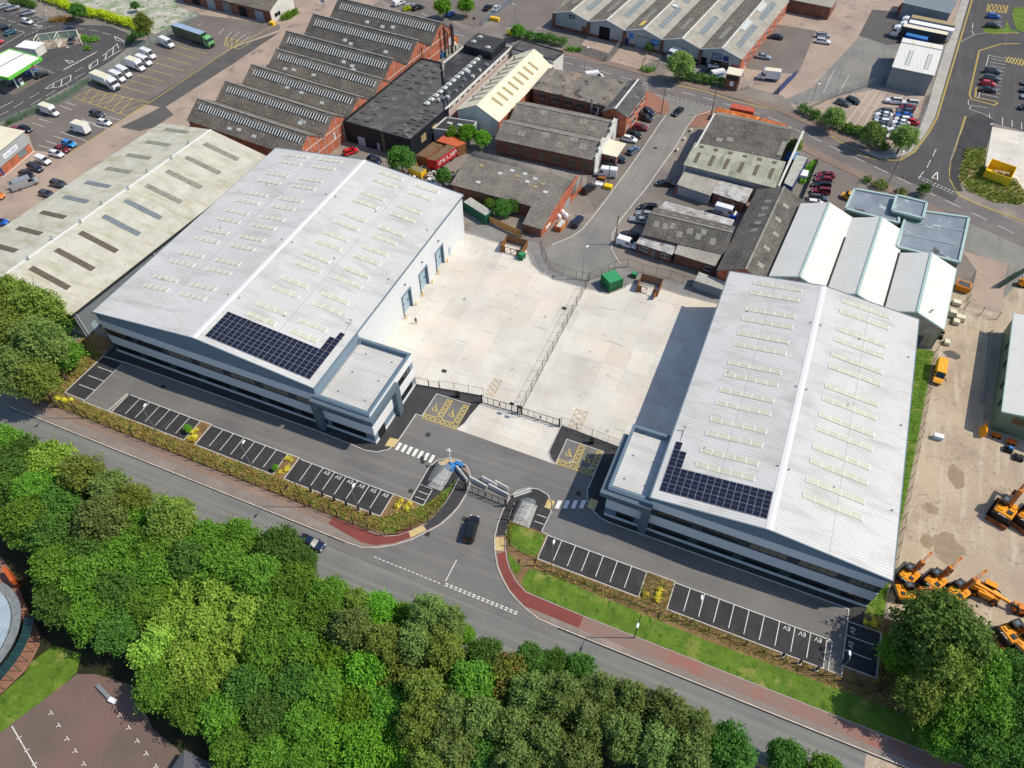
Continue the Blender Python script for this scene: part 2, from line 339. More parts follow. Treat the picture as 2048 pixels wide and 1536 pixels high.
sheet('red_footway',[(-25.6,52.1),(-24.6,50.4),(-23.2,48.9),(-21.3,47.2),(-18.1,45.6),(-9,45.5),(-9,47.5),(-18.8,47.7),(-21,48.8),(-22.6,50.2),(-24,51.9),(-24.6,53.0)],G_['redtar'],.119)
sheet('buff_paving',[(-27.2,54.8),(-26.3,52.6),(-24.9,53.0),(-25.8,55.4)],G_['buff'],.123)
sheet('path_surface',[(-27.1,55.0),(-27.65,57.2),(-27.9,60),(-27.8,63.1),(-27.1,64.6),(-26.9,62.2),(-26.6,59),(-25.9,56)],G_['tarpath'],.121)
sheet('shelter_island',kr[:8]+[(-26.8,62.2),(-26.3,58.9)],G_['bay'],.10,True)
sheet('shelter_base',[(-25.7,58.6),(-22.6,58.6),(-22.9,63.2),(-25.6,63.2)],G_['slabpave'],.14,True)
sheet('shelter_base',[(-42.4,59.4),(-39.5,59.4),(-39.5,64.2),(-41.2,64.2)],G_['slabpave'],.14,True)
sheet('buff_paving',rect(-21.7,-20.4,63.4,65.2),G_['buff'],.13)
sheet('buff_paving',rect(-14.9,-13.5,66.2,68.2),G_['buff'],.13)
sheet('buff_paving',[(-53.6,64.2),(-51.8,64.6),(-51.9,66.4),(-53.6,66.2)],G_['buff'],.13)
wl=[(-113.0,62.1),(-66.9,62.35),(-59.5,62.1),(-56.6,61.9),(-54.3,62.4),(-52.6,63.7),(-51.9,65.6),(-51.75,73.0),(-50.5,73.0),(-50.4,78.9),(-43.1,79.0),(-43.0,72.9),(-42.2,74.6),(-42.0,76.6),(-41.4,80.0),(-41.9,82.0),(-57,79.4),(-57,66),(-118,66),(-117.9,61.6),(-113.0,62.1)]
sheet('warehouse_pavement',wl[:8]+[(-50.5,73.05),(-50.4,79.0),(-43.0,79.1),(-42.95,72.9),(-42.2,74.6),(-42.0,76.6),(-41.4,80.0),(-41.9,82.0),(-57,79.4),(-57,66),(-118,66),(-117.9,62.0)],G_['tarpath'],.10,True)
sheet('warehouse_pavement',[(28.9,62.4),(28.9,64.6),(27.3,64.75),(-10.6,64.85),(-12.2,65.2),(-13.7,66.0),(-15.2,67.5),(-15.9,69.4),(-15.9,78.4),(-23.1,78.5),(-23.1,72.6),(-24.3,73.3),(-25.2,74.6),(-25.2,81.2),(-11,80.5),(-10,68),(31.3,67),(31.3,62.5)],G_['tarpath'],.10,True)
sheet('planting_bed',[(-126,47.8),(-47.5,47.7),(-44.6,47.9),(-42.7,48.8),(-41,50.5),(-39.1,52.9),(-38.4,55),(-38,57.6),(-37.9,63),(-38.6,65),(-39.4,64.3),(-39.4,59.3),(-41.2,59.2),(-41.2,55.6),(-43.6,55.6),(-47.0,55.7),(-47.0,50.8),(-66.7,50.8),(-66.7,55.8),(-69.1,55.8),(-69.1,50.8),(-86.3,50.8),(-86.3,55.8),(-88.8,55.8),(-88.8,50.8),(-118.1,50.8),(-118.1,62),(-119,66),(-126,66)],G_['bed'],.09,True)
sheet('planting_bed',[(-22.4,58.6),(-22.4,59),(-20.4,58.6),(-19.2,58.6),(-19.2,53.9),(-2.0,53.8),(-2.0,58.7),(2.7,58.7),(2.7,53.7),(26.4,53.7),(29.1,53.7),(29.1,55.3),(33.9,55.3),(33.9,62.7),(29.3,62.7),(28.9,64.6),(40,66),(42,47.6),(-11,47.7),(-18.6,47.9),(-20.8,49),(-22.4,50.4),(-23.7,52),(-24.8,53.9),(-25.7,56),(-26.2,58.6)],G_['bed'],.09,True)
sheet('lawn',[(-25.4,58.4),(-22.3,58.4),(-20.6,58.3),(-19.5,58.3),(-19.5,54.3),(-21.5,53.9),(-24.5,54.6),(-25.3,56.2)],G_['grass'],.11)
sheet('lawn',[(-24.2,53.2),(-22,51.9),(-21.0,51.6),(-21.2,50.0),(-22.3,50.5),(-23.4,51.8)],G_['grass'],.11)
sheet('grass_verge',[(-19.6,51.9),(-14,52.0),(-8.4,51.7),(.7,51.5),(9.4,51.2),(20.6,51.4),(34,51.6),(52,51),(60,47.6),(-11,47.7),(-18.6,47.95),(-20,48.8),(-20.0,50.5)],G_['grass'],.11)
sheet('lawn',[(-46.6,50.2),(-44.8,52.6),(-43.2,53.0),(-40.6,52.4),(-41.3,50.8),(-43,49.2),(-45,48.4),(-46.6,48.6)],G_['grass'],.11)
sheet('lawn',[(-41.0,55.9),(-39.3,59.2),(-38.2,62.8),(-38.2,57.6),(-38.7,55.2),(-39.6,53.2),(-41.2,52.6),(-42.5,54.4)],G_['grass'],.11)
for a in(rect(-118,-113,51.3,61.6),rect(-106,-88.9,51,55.8),rect(-86.2,-69.2,51,55.8),rect(-66.6,-47.1,51,55.7),rect(-19.1,-2.1,54,58.6),rect(2.8,26.3,53.8,58.6),rect(29.0,33.8,55.4,62.6),rect(-50.4,-43.1,72.7,78.9),rect(-23.0,-15.9,72.6,78.4),rect(-43.6,-41.2,55.7,59.2),rect(-22.5,-20.4,58.9,63.0)):
 sheet('parking_bay_surface',a,G_['bay'] if a[0][0] not in(-50.4,-23.0) else G_['site'],z3 if a[0][0] not in(-43.6,-22.5) else.105)
sheet('estate_road',[(v.x,v.y) for v in G('20 1120,640 1240,760 1225,835 1150,930 1050,1080 930,1250 820,1400 720,1536 21 600,290 520,345 380,400 335,425 350,540 460,610 640,670 740,610 870,560 880,545 815,440 820,330 880,220 1000,70 1060,0 20 1130,1290 1280,1080 1375,920 1430,850 1540,808 1700,790 1500,640')],G_['oldestate'],z2)
upper_c=G('10 900,-110 1250,90 1490,245 20 -120,310 120,375 410,445 660,500 925,575 1210,645 1490,715 30 -110,768 165,850 440,975 715,1110 1020,1250 1380,1425 31 1530,105 1715,190 1905,285 2300,480 2900,800')
um=MB();um.strip(upper_c,8.6,z3);structure('upper_road',um,G_['upper'])
def offset(pts,d):
 t=MB();t.strip(pts,2*abs(d),0);Ls,Rs=t._lr;return [(p.x,p.y) for p in(Ls if d>0 else Rs)]
pave=MB()
pa,pb=offset(upper_c,4.4),offset(upper_c,7.2)
for i in range(4,len(upper_c)-8):pave.prism([pa[i],pa[i+1],pb[i+1],pb[i]],0,.1)
structure('brown_pavement',pave,G_['brickpave'])
pave=MB();pa,pb=offset(upper_c,-4.4),offset(upper_c,-7.4)
for i in list(range(3,6))+list(range(10,len(upper_c)-5)):pave.prism([pa[i],pa[i+1],pb[i+1],pb[i]],0,.1)
structure('brown_pavement',pave,G_['brickpave'])
sheet('red_block_paving',[(v.x,v.y) for v in G('20 1040,660 1130,690 1215,740 1245,800 1215,840 1150,830 1100,790 1030,780')],G_['redblock'],.10,True)
sheet('red_block_paving',[(v.x,v.y) for v in G('20 1590,800 1480,820 1420,860 1370,930 1500,930 1560,850')],G_['redblock'],.10,True)
sheet('new_road',[(v.x,v.y) for v in G('30 1690,-160 1650,0 1400,860 1340,975 1235,1115 1130,1165 985,1165 800,1140 1530,1480 1560,1435 1500,1310 1505,1180 1610,860 1700,930 1830,900 2200,1000 2200,-160')],G_['newroad'],z4)
sheet('pale_pavement',[(v.x,v.y) for v in G('30 1640,-160 1690,-160 1645,0 1396,855 1335,965 1228,1105 1130,1155 985,1158 820,1090 960,1110 1200,1105 1255,1000 1300,860 1400,580 1475,330 1590,0')],G_['slabpave'],.11,True)
sheet('dark_pavement',[(v.x,v.y) for v in G('30 1625,870 1700,835 1740,835 1830,885 1800,1000 1770,1090 1620,1080 1560,1290 1600,1400 1560,1400 1505,1300 1515,1190')],G_['tarpath'],.11,True)
sheet('storage_slab',[(v.x,v.y) for v in G('30 1815,930 2200,1000 2200,1470 2048,1400 1990,1310 1760,1230')],G_['yard'],.12,True)
sheet('scrub_grass',[(v.x,v.y) for v in G('30 1620,1085 1770,1092 1755,1235 1990,1330 2200,1480 2200,1620 2048,1500 1830,1480 1640,1400 1565,1310')],G_['rough'],.10,True)
sheet('corner_grass',[(v.x,v.y) for v in G('30 1970,55 2200,60 2200,250 2048,240 1990,215 1960,120')],G_['grass'],.10,True)
sheet('kerbed_island',[(v.x,v.y) for v in G('30 1740,205 1900,215 1920,150 1945,215 2010,235 1800,245 1755,228')],G_['grass'],.10,True)
sheet('paved_edge',[(v.x,v.y) for v in G('31 1330,80 1640,240 1640,350 1590,330 1560,250 1200,60')],G_['oldestate'],z2)
sheet('pink_concrete_yard',[(v.x,v.y) for v in G('30 260,-120 1650,-120 1590,0 1330,700 1240,1080 960,1090 420,840 280,700 40,640 -30,480 240,60')],G_['pink'],z1)
sheet('grey_yard_tarmac',[(v.x,v.y) for v in G('30 940,70 1480,100 1300,690 1020,640 500,740 430,790 280,735 500,640 840,270')],G_['oldestate'],z2)
sheet('dark_yard_tarmac',[(v.x,v.y) for v in G('30 215,175 530,225 480,340 395,545 150,520 20,500 0,440')],G_['lot'],z2)
sheet('dark_yard_tarmac',[(v.x,v.y) for v in G('30 940,70 1110,90 1480,110 1380,290 1050,330 840,260')],G_['patch'],z3)
sheet('unit_forecourt',[(v.x,v.y) for v in G('20 500,190 640,270 900,330 890,470 790,440 580,370 250,220 390,190')],G_['lot'],z1)
sheet('concrete_drive',[(v.x,v.y) for v in G('20 650,260 860,300 800,390 590,330')],G_['pink'],z2)
sheet('concrete_drive',[(v.x,v.y) for v in G('20 900,330 1180,370 1160,430 1040,480 1020,520 780,470')],G_['pink'],z2)
sheet('gravel_yard',[(v.x,v.y) for v in G('20 920,960 1090,920 1150,860 1230,840 1050,1075 830,1390 690,1536 620,1400 640,1280 800,1180')],G_['lot'],z1)
sheet('small_car_park',[(v.x,v.y) for v in G('30 590,1110 850,1290 830,1400 740,1536 480,1536 480,1380 560,1150')],G_['lot'],z2)
sheet('rear_yard',[(v.x,v.y) for v in G('21 1060,0 1200,90 1700,220 1740,150 1600,60 1330,-40')],G_['lot'],z1)
sheet('hauliers_yard',[(-260,20),(-158,60),(-157,135),(-150,212),(-150,260),(-190,260)]+[(v.x,v.y) for v in G('00 1330,60 1480,110 640,640 0,950')],G_['pink'],z1)
sheet('lorry_park',[(v.x,v.y) for v in G('00 1250,240 1480,110 2048,180 2048,215 1690,350 1090,755 500,1130 250,1100 200,960 0,1000 -60,960 640,640')],G_['lot'],z2)
sheet('tarmac_patch',[(v.x,v.y) for v in G('00 2048,235 1700,470 1200,790 1050,760 1690,355')],G_['patch'],z3)
sheet('tarmac_patch',[(v.x,v.y) for v in G('00 1090,830 1200,770 1270,840 1130,930 1020,960 880,930')],G_['patch'],z3)
sheet('filling_station_road',[(v.x,v.y) for v in G('00 -400,-100 0,30 360,150 520,180 800,190 930,240 985,300 960,330 820,440 560,600 0,905 -500,1200')],G_['newroad'],z2)
sheet('mossy_hardstanding',[(v.x,v.y) for v in G('00 300,-200 560,20 720,110 1010,180 1130,250 1450,110 1290,40 1300,-250')],G_['rubble'],z1)
sheet('forecourt_slab',[(v.x,v.y) for v in G('00 -300,520 100,700 400,530 260,470 0,420 -300,420')],G_['lot'],z3)
sheet('wash_bay_floor',[(v.x,v.y) for v in G('00 270,365 310,285 590,245 600,320 300,370')],G_['pink'],z3)
sheet('top_car_park',[(v.x,v.y) for v in G('10 900,-110 1340,90 1640,210 20 -70,110 0,110 150,-40 150,-200 10 1000,-250')],G_['lot'],z1)
sheet('top_car_park',[(v.x,v.y) for v in G('20 100,-140 480,-20 400,110 250,220 0,190 -60,100')],G_['lot'],z1)
sheet('playground',[(v.x,v.y) for v in G('03 -700,1800 0,1275 460,930 560,850 700,850 970,930 1120,1250 1300,1400 1500,1700 1500,2300 -700,2300')],G_['play'],z2)
sheet('school_lawn',[(v.x,v.y) for v in G('03 -500,1500 0,1010 180,850 230,760 400,640 600,700 560,840 460,930 0,1280 -500,1650')],G_['grass'],.05,True)
sheet('curved_path',[(v.x,v.y) for v in G('03 -400,-200 0,-20 60,60 130,200 210,390 290,560 290,640 240,740 190,820 40,965 -200,1150 -400,1100')],G_['redblock'],z3)
kb=MB()
kb.kerb([(-126,44.35),(-50.2,44.35)]+kl[2:],.15,0,.13)
kb.kerb(kr,.15,0,.13)
kb.kerb(foot_in[:9],.08,0,.14);kb.kerb(list(reversed(rin))[:10],.08,0,.14)
kb.kerb(wl[:9],.15,0,.13)
kb.kerb([(-50.5,73.0),(-50.35,79.0),(-43.05,79.1)],.15,0,.13)
kb.kerb([(-43.0,72.75),(-42.2,74.6),(-42.0,76.6),(-41.4,80.0)],.15,0,.13)
kb.kerb([(28.9,62.5),(28.9,64.65),(27.3,64.8),(-10.6,64.9),(-12.2,65.2),(-13.7,66),(-15.2,67.5),(-15.95,69.4),(-15.95,78.45),(-23.1,78.5),(-23.1,72.6),(-24.3,73.3),(-25.2,74.6),(-25.2,81.2)],.15,0,.13)
kb.kerb([(-113,62),(-118,61.7),(-118.1,51.2),(-113.1,51.2),(-113.1,50.85),(-106.1,50.85)],.15,0,.13)
kb.kerb([(-106.1,50.9),(-106.1,55.6),(-106.5,55.6),(-106.9,50.9)],.15,0,.13)
for a,b in((-106.1,-88.8),(-86.3,-69.1),(-66.7,-47.05)):kb.kerb([(a,50.9),(b,50.9)],.15,0,.13)
for a,b,y in((-88.8,-86.3,55.85),(-69.1,-66.7,55.8)):kb.kerb([(a,50.9),(a,y),(b,y),(b,50.9)],.15,0,.13)
kb.kerb([(-47.05,50.9),(-47.05,55.7),(-43.7,55.65),(-41.2,55.65),(-41.2,59.2)],.15,0,.13)
kb.kerb([(-20.4,58.8),(-19.2,58.7),(-19.2,53.9),(-2.0,53.9),(-2.0,58.7),(2.7,58.7),(2.7,53.7),(26.5,53.7),(26.4,58.2),(26.8,58.6),(27.2,58.2),(27.2,53.7),(29.1,53.7),(29.1,55.3),(33.9,55.3),(33.9,62.7),(29.0,62.6)],.15,0,.13)
kb.kerb([(v.x,v.y) for v in G('11 1570,305 2048,478 21 200,440 230,540 290,600 390,655 640,725 795,762 960,690 1170,720 1340,775 1600,838')],.15,0,.12)
kb.kerb([(v.x,v.y) for v in G('21 600,290 520,345 380,400')],.2,0,.12);kb.kerb([(v.x,v.y) for v in G('21 880,545 815,440 820,330 880,220 1000,70 1060,0 20 1130,1290 1280,1080 1375,920 1430,850 1540,815')],.2,0,.12)
kb.kerb([(v.x,v.y) for v in G('20 1215,840 1150,930 1050,1080 930,1250 820,1400 720,1536 21 600,290')],.2,0,.12)
structure('kerb',kb,M['kerb'])
dk=MB();dk.strip([(-126,44.22),(-50,44.22)],.22,z3);dk.strip([(-12,44.22),(60,44.22)],.22,z3)
structure('gutter',dk,mat('dark_gutter',S(52,50,48,k_),fine=.15))
wm=MB();ZL=.062
def wl_(pts,w=.12,z=ZL,mb=None):(mb or wm).strip(pts,w,z)
def bays_x(x0,n,pitch,ya,yb,closed_top=True):
 for i in range(n+1):
  if 0<i<n:wl_([(x0+i*pitch,ya+1.0),(x0+i*pitch,yb-.05)],.11)
 wl_([(x0,yb),(x0+n*pitch,yb)],.11)
bays_x(-105.7,7,2.4,50.6,55.75);bays_x(-86,7,2.4,50.6,55.75);bays_x(-66.3,8,2.4,50.6,55.65)
bays_x(-19.1,7,2.43,53.6,58.6);bays_x(2.85,10,2.35,53.4,58.55)
for i in range(1,4):wl_([(-117.0,51.4+i*2.55),(-113.1,51.4+i*2.55)],.11)
wl_([(-113,51.4),(-113,61.6)],.11)
for i in range(1,3):wl_([(29.1,55.4+i*2.45),(33.0,55.4+i*2.45)],.11)
wl_([(29,56.2),(29,62.4)],.11)
for i in range(7):wm.poly([(-51.5+i*1.15+dx,64.2+dy-.02*i,ZL) for dx,dy in((0,0),(.62,0),(.62,1.75),(0,1.75))])
for i in range(4):wm.poly([(-20.0+i*1.28+dx,63.9+dy+.55*i,ZL) for dx,dy in((0,0),(.7,.2),(.7,1.95),(0,1.75))])
for y in(56.7,57.9):wl_([(-43.3,y),(-41.4,y)],.1,.128);
wl_([(-43.6,59.2),(-41.3,59.2)],.1,.128)
for y in(60.2,61.6):wl_([(-22.3,y),(-20.6,y)],.1,.128)
for i in range(16):wm.poly([(-44.2+i*.78+dx,43.75+dy,ZL) for dx,dy in((0,0),(.48,0),(.48,.14),(0,.14))])
for r in(43.75,44.1):
 for i in range(16):wm.poly([(-31.2+i*.8+dx,r+dy,ZL) for dx,dy in((0,0),(.5,0),(.5,.18),(0,.18))])
wl_([(-31.4,44.5),(-31.4,48.6)],.14)
fw=MB()
for i in range(60):wl_([(-128+i*3.6+.3*math.sin(i*7),40.45),(-127.2+i*3.6+.4*math.sin(i*5),40.45)],.06,ZL,fw)
structure('worn_centre_line',fw,mat('worn_white_paint',S(186,187,184,k_),S(140,141,140,k_),ns=2.5,fine=.1))
def dashes(c,n0,n1,ln,gap,w=.14,z=ZL,side=0):
 P=offset(c,side) if side else [(p[0],p[1]) for p in c];acc=0;s=n0
 segs=[];d=0
 for a,b in zip(P,P[1:]):
  L_=math.dist(a,b);segs.append((d,L_,a,b));d+=L_
 while s<min(d,n1):
  pts=[]
  for t in(s,min(s+ln,d-.01)):
   for sd,L_,a,b in segs:
    if sd<=t<=sd+L_:
     f=(t-sd)/L_;pts.append((a[0]+(b[0]-a[0])*f,a[1]+(b[1]-a[1])*f));break
  if len(pts)==2:wl_(pts,w,z)
  s+=ln+gap
dashes(upper_c,4,999,4.0,2.6)
wl_([(v.x,v.y) for v in G('20 400,395 760,470 1020,530')],.1);
dashes(G('20 1230,700 1400,745 1560,790'),0,99,.7,.6,.16)
for s_,f_ in((0,18),(1,18)):dashes(G('30 1275,1305 1540,1425') if s_==0 else G('30 1285,1292 1550,1412'),0,99,.6,.35,.18,.063)
for a in('30 1405,1090 1380,1145','30 1365,1170 1337,1228','30 1315,1255 1275,1303','30 1675,170 1670,210','30 1665,225 1680,255'):wl_(G(a),.14,.063)
dashes(G('30 1680,255 1770,240'),0,99,.7,.5,.15,.063);dashes(G('30 1590,305 1680,255'),0,99,.7,.5,.15,.063)
tri=G('30 1413,1258 1375,1300 1415,1315');wl_(tri+[tri[0]],.22,.063)
wl_(G('30 1640,770 1640,730'),.13,.063);wl_(G('30 1655,775 1650,800 1740,830 1820,870'),.12,.063);wl_(G('30 1655,770 1780,790'),.12,.063)
wl_(G('30 1910,430 1790,405 1715,720'),.14,.063)
for i in range(11):
 a,b=G1(px('30 1805,430')[0]),G1(px('30 1740,690')[0]);p=a.lerp(b,i/10);wl_([(p.x,p.y),(p.x+4.6,p.y-.15)],.12,.063)
for a in('30 1890,860 1890,915','30 1960,880 1960,930','30 2030,895 2030,945','30 1795,830 1795,865'):wl_(G(a),.14,.063)
for i in range(5):wl_([(v.x,v.y) for v in G('30 %d,%d %d,%d'%(1775-i*1,85+i*38,1890,92+i*36))],.12,.063)
for a in('30 920,665 750,900','30 980,665 795,935','30 1010,680 862,945','30 1040,660 960,800','30 1160,690 1110,810','30 1290,710 1250,830','30 795,935 860,945','30 660,510 580,680','30 770,550 690,690'):wl_([(v.x,v.y) for v in G(a)],.10)
for a in('00 285,870 370,895','00 235,900 320,928','00 440,775 525,805','00 480,750 565,775','00 600,880 740,935','00 600,875 800,940','00 440,965 640,1035','00 385,995 560,1045','00 335,1030 450,1070','00 280,1062 420,1105','00 640,840 700,855','00 770,850 880,880','00 800,950 690,910','00 1640,210 1600,250','00 1695,235 1655,275','00 1755,235 1690,285','00 1800,250 1730,300','00 1830,265 1765,305','00 1480,170 1450,190','00 2000,280 1960,300','00 0,845 60,815','00 100,790 175,745','00 215,720 290,678','00 110,845 185,800','00 225,770 300,725','00 335,705 410,660','00 545,530 610,490','00 555,570 620,535','00 165,305 240,275','00 0,900 70,865','00 655,220 720,230','00 750,240 810,255','00 560,210 620,215','00 270,160 385,135','00 230,150 345,120','00 190,135 305,105','00 240,180 385,140','00 115,120 215,90','00 75,110 155,75','00 60,150 115,165','00 0,130 40,140','00 130,175 195,195','00 20,335 60,310 180,240','00 60,270 150,225 180,240','00 235,205 300,215','00 -40,390 20,330'):wl_([(v.x,v.y) for v in G(a)],.13)
def loop(s,w=.2):P=[(v.x,v.y) for v in G(s)];wl_(P+[P[0]],w)
loop('00 650,480 715,435 715,470 655,510');wl_(G('00 655,510 672,465'),.2);loop('00 330,650 400,605 520,550 515,595 445,635');wl_(G('00 385,645 395,612'),.2);wl_(G('00 445,635 455,580'),.2)
wl_(G('00 750,410 855,325'),.2);wl_(G('00 755,445 885,365'),.2);wl_(G('00 770,432 780,393'),.2);wl_(G('00 825,400 830,345'),.2);wl_(G('00 835,265 905,300 912,335'),.2);wl_(G('00 870,355 855,320'),.2);wl_(G('00 835,265 850,295 900,305'),.15)
loop('00 245,180 310,190 290,203');loop('00 475,440 540,450 510,465')
dashes(G('00 465,515 700,388'),0,99,.55,.4,.3);dashes(G('00 475,503 710,378'),0,99,.55,.4,.3);dashes(G('00 0,790 100,740'),0,99,.5,.4,.3)
dashes(G('00 300,212 390,190'),0,99,.7,.5,.25);dashes(G('00 180,260 300,215'),0,99,.7,.6,.2)
wl_(G('03 88,1230 280,1560'),.13)
for x,y in((372,1135),(428,1225),(490,1322),(550,1412),(612,1508),(875,1150),(940,1243),(1003,1338),(1068,1432),(1140,1525)):
 wl_(G('03 %d,%d %d,%d'%(x-18,y+13,x+8,y-3)),.1);wl_(G('03 %d,%d %d,%d'%(x-2,y-19,x+18,y+13)),.1)
for x,y in((140,1315),(195,1408),(253,1507)):wl_(G('03 %d,%d %d,%d'%(x-18,y+12,x+20,y-12)),.11)
for x in(-60.3+1.3,-56.6,-54.2,-51.8,-49.4,-47.9):pass
for i in range(2,8):put_text(wm,'EV',1.0,bold=False,origin=(-66.3+2.4*i+1.2,55.0,ZL),xdir=(-1,0,0),ydir=(0,-1,0),extrude=.001)
for i in(7,8,9):put_text(wm,'EV',1.0,bold=False,origin=(2.85+2.35*i+1.2,57.9,ZL),xdir=(-1,0,0),ydir=(0,-1,0),extrude=.001)
for y in(59.0,61.4):put_text(wm,'EV',1.0,bold=False,origin=(29.8,y,ZL),xdir=(0,-1,0),ydir=(1,0,0),extrude=.001)
for x in(-20.6,-16.9):put_text(wm,'EV',.75,bold=False,origin=(x,74.2,ZL),xdir=(1,0,0),ydir=(0,1,0),extrude=.001)
for x in(-52.8,-50.2,-47.6,-45.0):wl_([(x-.0,80.6+.03*(x+52)),(x,85.2)],.12)
for x in(-54.6,-42.6):wl_([(x,80.2),(x,85.0)],.12)
for x in(-18.9,-16.3,-13.7):wl_([(x,80.9),(x,85.2)],.12)
wl_([(-12.2,80),(-11.9,86)],.12)
structure('white_road_markings',wm,M['white_paint'])
ym=MB()
def hatch(mb,x0,x1,y0,y1,n,w=.1,z=ZL,vert=False):
 wl_([(x0,y0),(x1,y0),(x1,y1),(x0,y1),(x0,y0)],w,z,mb)
 for i in range(n):
  if vert:
   a,b=y0+(y1-y0)*i/n,y0+(y1-y0)*(i+1)/n;wl_([(x0,a),(x1,b)],w,z,mb);wl_([(x1,a),(x0,b)],w,z+.0005,mb)
  else:
   a,b=x0+(x1-x0)*i/n,x0+(x1-x0)*(i+1)/n;wl_([(a,y0),(b,y1)],w,z,mb);wl_([(b,y0),(a,y1)],w,z+.0005,mb)
def wheelchair(mb,x,y,s=1.0,z=ZL):
 pts=[(x+math.cos(a)*.42*s,y-.1*s+math.sin(a)*.42*s) for a in [PI*.85+i*PI*1.35/12 for i in range(13)]]
 wl_(pts,.12*s,z,mb);wl_([(x-.12*s,y+.75*s),(x-.05*s,y+.2*s),(x+.4*s,y+.15*s),(x+.6*s,y-.45*s),(x+.85*s,y-.4*s)],.13*s,z+.0006,mb);wl_([(x-.1*s,y+.45*s),(x+.3*s,y+.42*s)],.1*s,z+.001,mb)
 mb.poly([(x-.12*s+math.cos(i*PI/4)*.14*s,y+.95*s+math.sin(i*PI/4)*.14*s,z+.001) for i in range(8)])
for x0,s in((-50.3,1),(-23.0,1)):
 hatch(ym,x0,x0+7.1,72.7,73.8,7);hatch(ym,x0+2.5,x0+3.6,73.8,78.6,5,vert=True);hatch(ym,x0+6.0,x0+7.1,73.8,78.6,5,vert=True)
 wheelchair(ym,x0+1.25,75.6);wheelchair(ym,x0+4.8,75.6)
structure('yellow_bay_markings',ym,M['yellow_paint'])
fm=MB();hatch(fm,-41.6,-39.9,82.6,87.0,4,vert=True);hatch(fm,-23.9,-21.6,81.6,86.0,3,vert=True)
yl=MB()
for a in('00 1300,340 1515,395','00 1255,375 1455,438','00 1200,420 1400,475','00 1140,460 1340,518','00 1080,505 1275,558','00 1010,550 1210,600','00 950,590 1145,640','00 890,630 1080,685'):wl_(G(a),.13,ZL,yl)
wl_(G('00 500,1128 1095,752 1700,350 2048,165'),.16,ZL,yl)
hx=[G1(p) for p in px('00 545,715 665,655 1095,752 930,850')]
wl_(hx+[hx[0]],.13,ZL,yl)
for i in range(1,7):
 a=hx[0].lerp(hx[3],i/7);b=hx[1].lerp(hx[2],i/7);c=hx[1].lerp(hx[2],(i-1)/7);d=hx[1].lerp(hx[2],min(1,(i+1)/7))
 wl_([a,c],.12,ZL,yl);wl_([a,d],.12,ZL+.0006,yl)
hx=[G1(p) for p in px('00 1655,275 1825,320 1750,360 1640,335')]
wl_(hx+[hx[0]],.13,ZL,yl)
for i in range(1,4):wl_([hx[0].lerp(hx[1],i/4),hx[3].lerp(hx[2],(i-1)/3.)],.12,ZL,yl);wl_([hx[0].lerp(hx[1],(i-1)/4),hx[3].lerp(hx[2],i/4)],.12,ZL+.0006,yl)
hxa=[G1(p) for p in px('30 1915,415 2100,440 2100,500 1910,455')]
for i in range(8):wl_([hxa[0].lerp(hxa[1],i/8),hxa[3].lerp(hxa[2],(i+1)/8)],.14,.063,yl);wl_([hxa[0].lerp(hxa[1],(i+1)/8),hxa[3].lerp(hxa[2],i/8)],.14,.0636,yl)
hxb=[G1(p) for p in px('30 1785,30 1930,45 1915,98 1775,80')]
wl_(hxb+[hxb[0]],.14,.063,yl)
for i in range(5):wl_([hxb[0].lerp(hxb[1],i/5),hxb[3].lerp(hxb[2],(i+1)/5)],.14,.063,yl);wl_([hxb[0].lerp(hxb[1],(i+1)/5),hxb[3].lerp(hxb[2],i/5)],.14,.0636,yl)
def dbl(s,z=.063,gap=.28):
 P=[(v.x,v.y) for v in G(s)]
 for d in(gap/2,-gap/2):wl_(offset(P,d),.12,z,yl)
dbl('30 1668,0 1412,860 1350,972 1245,1112 1140,1172 990,1172');dbl('30 1620,850 1530,1160 1505,1240 1510,1320 1580,1435 1720,1500 2048,1620')
dbl('30 2020,320 1880,322 1720,372 1648,690 1660,725 1830,770 1855,755 1835,742 1690,712 1700,640',.0636)
dbl('30 1755,228 1800,245 2010,240',.0636);dbl('20 1300,625 1500,668 1700,735 30 410,845 480,905 700,1035 900,1150 980,1172',.0636)
wl_([(-126,36.75),(60,36.75)],.12,ZL,yl);wl_([(-126,36.98),(60,36.98)],.12,ZL,yl)
structure('yellow_road_markings',yl,M['yellow_paint']);structure('faded_yard_hatching',fm,M['faded_yellow'])
mh=MB()
for x,y in((-47.4,69.6),(-46.0,64.4),(-44.6,57.4),(-38,51),(-17.2,68.3),(-20.6,60.4),(-101.2,59.9),(-33.5,56),(-45.5,63.8)):mh.box(x-.4,x+.4,y-.4,y+.4,.004,.066)
for s in('11 1420,1325','21 470,866','20 1135,1083'):
 v=G1(px(s)[0]);mh.box(v.x-.5,v.x+.5,v.y-.4,v.y+.4,.004,.067)
structure('manhole_cover',mh,mat('cast_iron_cover',S(58,56,54),fine=.2))
jl=MB()
for x in(-62,-57.4,-52.8,-48.2,-43.6,-39,-34.4,-29.8,-25.2,-20.6,-16,-11.4):jl.strip([(x,81 if x>-55 else 82),(x,124.5 if x<-48 else 121)],.05,.0615)
for y in(74.6,77.2):jl.strip([(-41,y),(-26,y)],.05,.0615)
for x in(-38.4,-36,-33.5,-30.4,-28.5):jl.strip([(x,72.7),(x,80)],.08,.0615)
structure('concrete_joints',jl,mat('pale_joint_seal',S(232,228,220,.9),fine=.08))
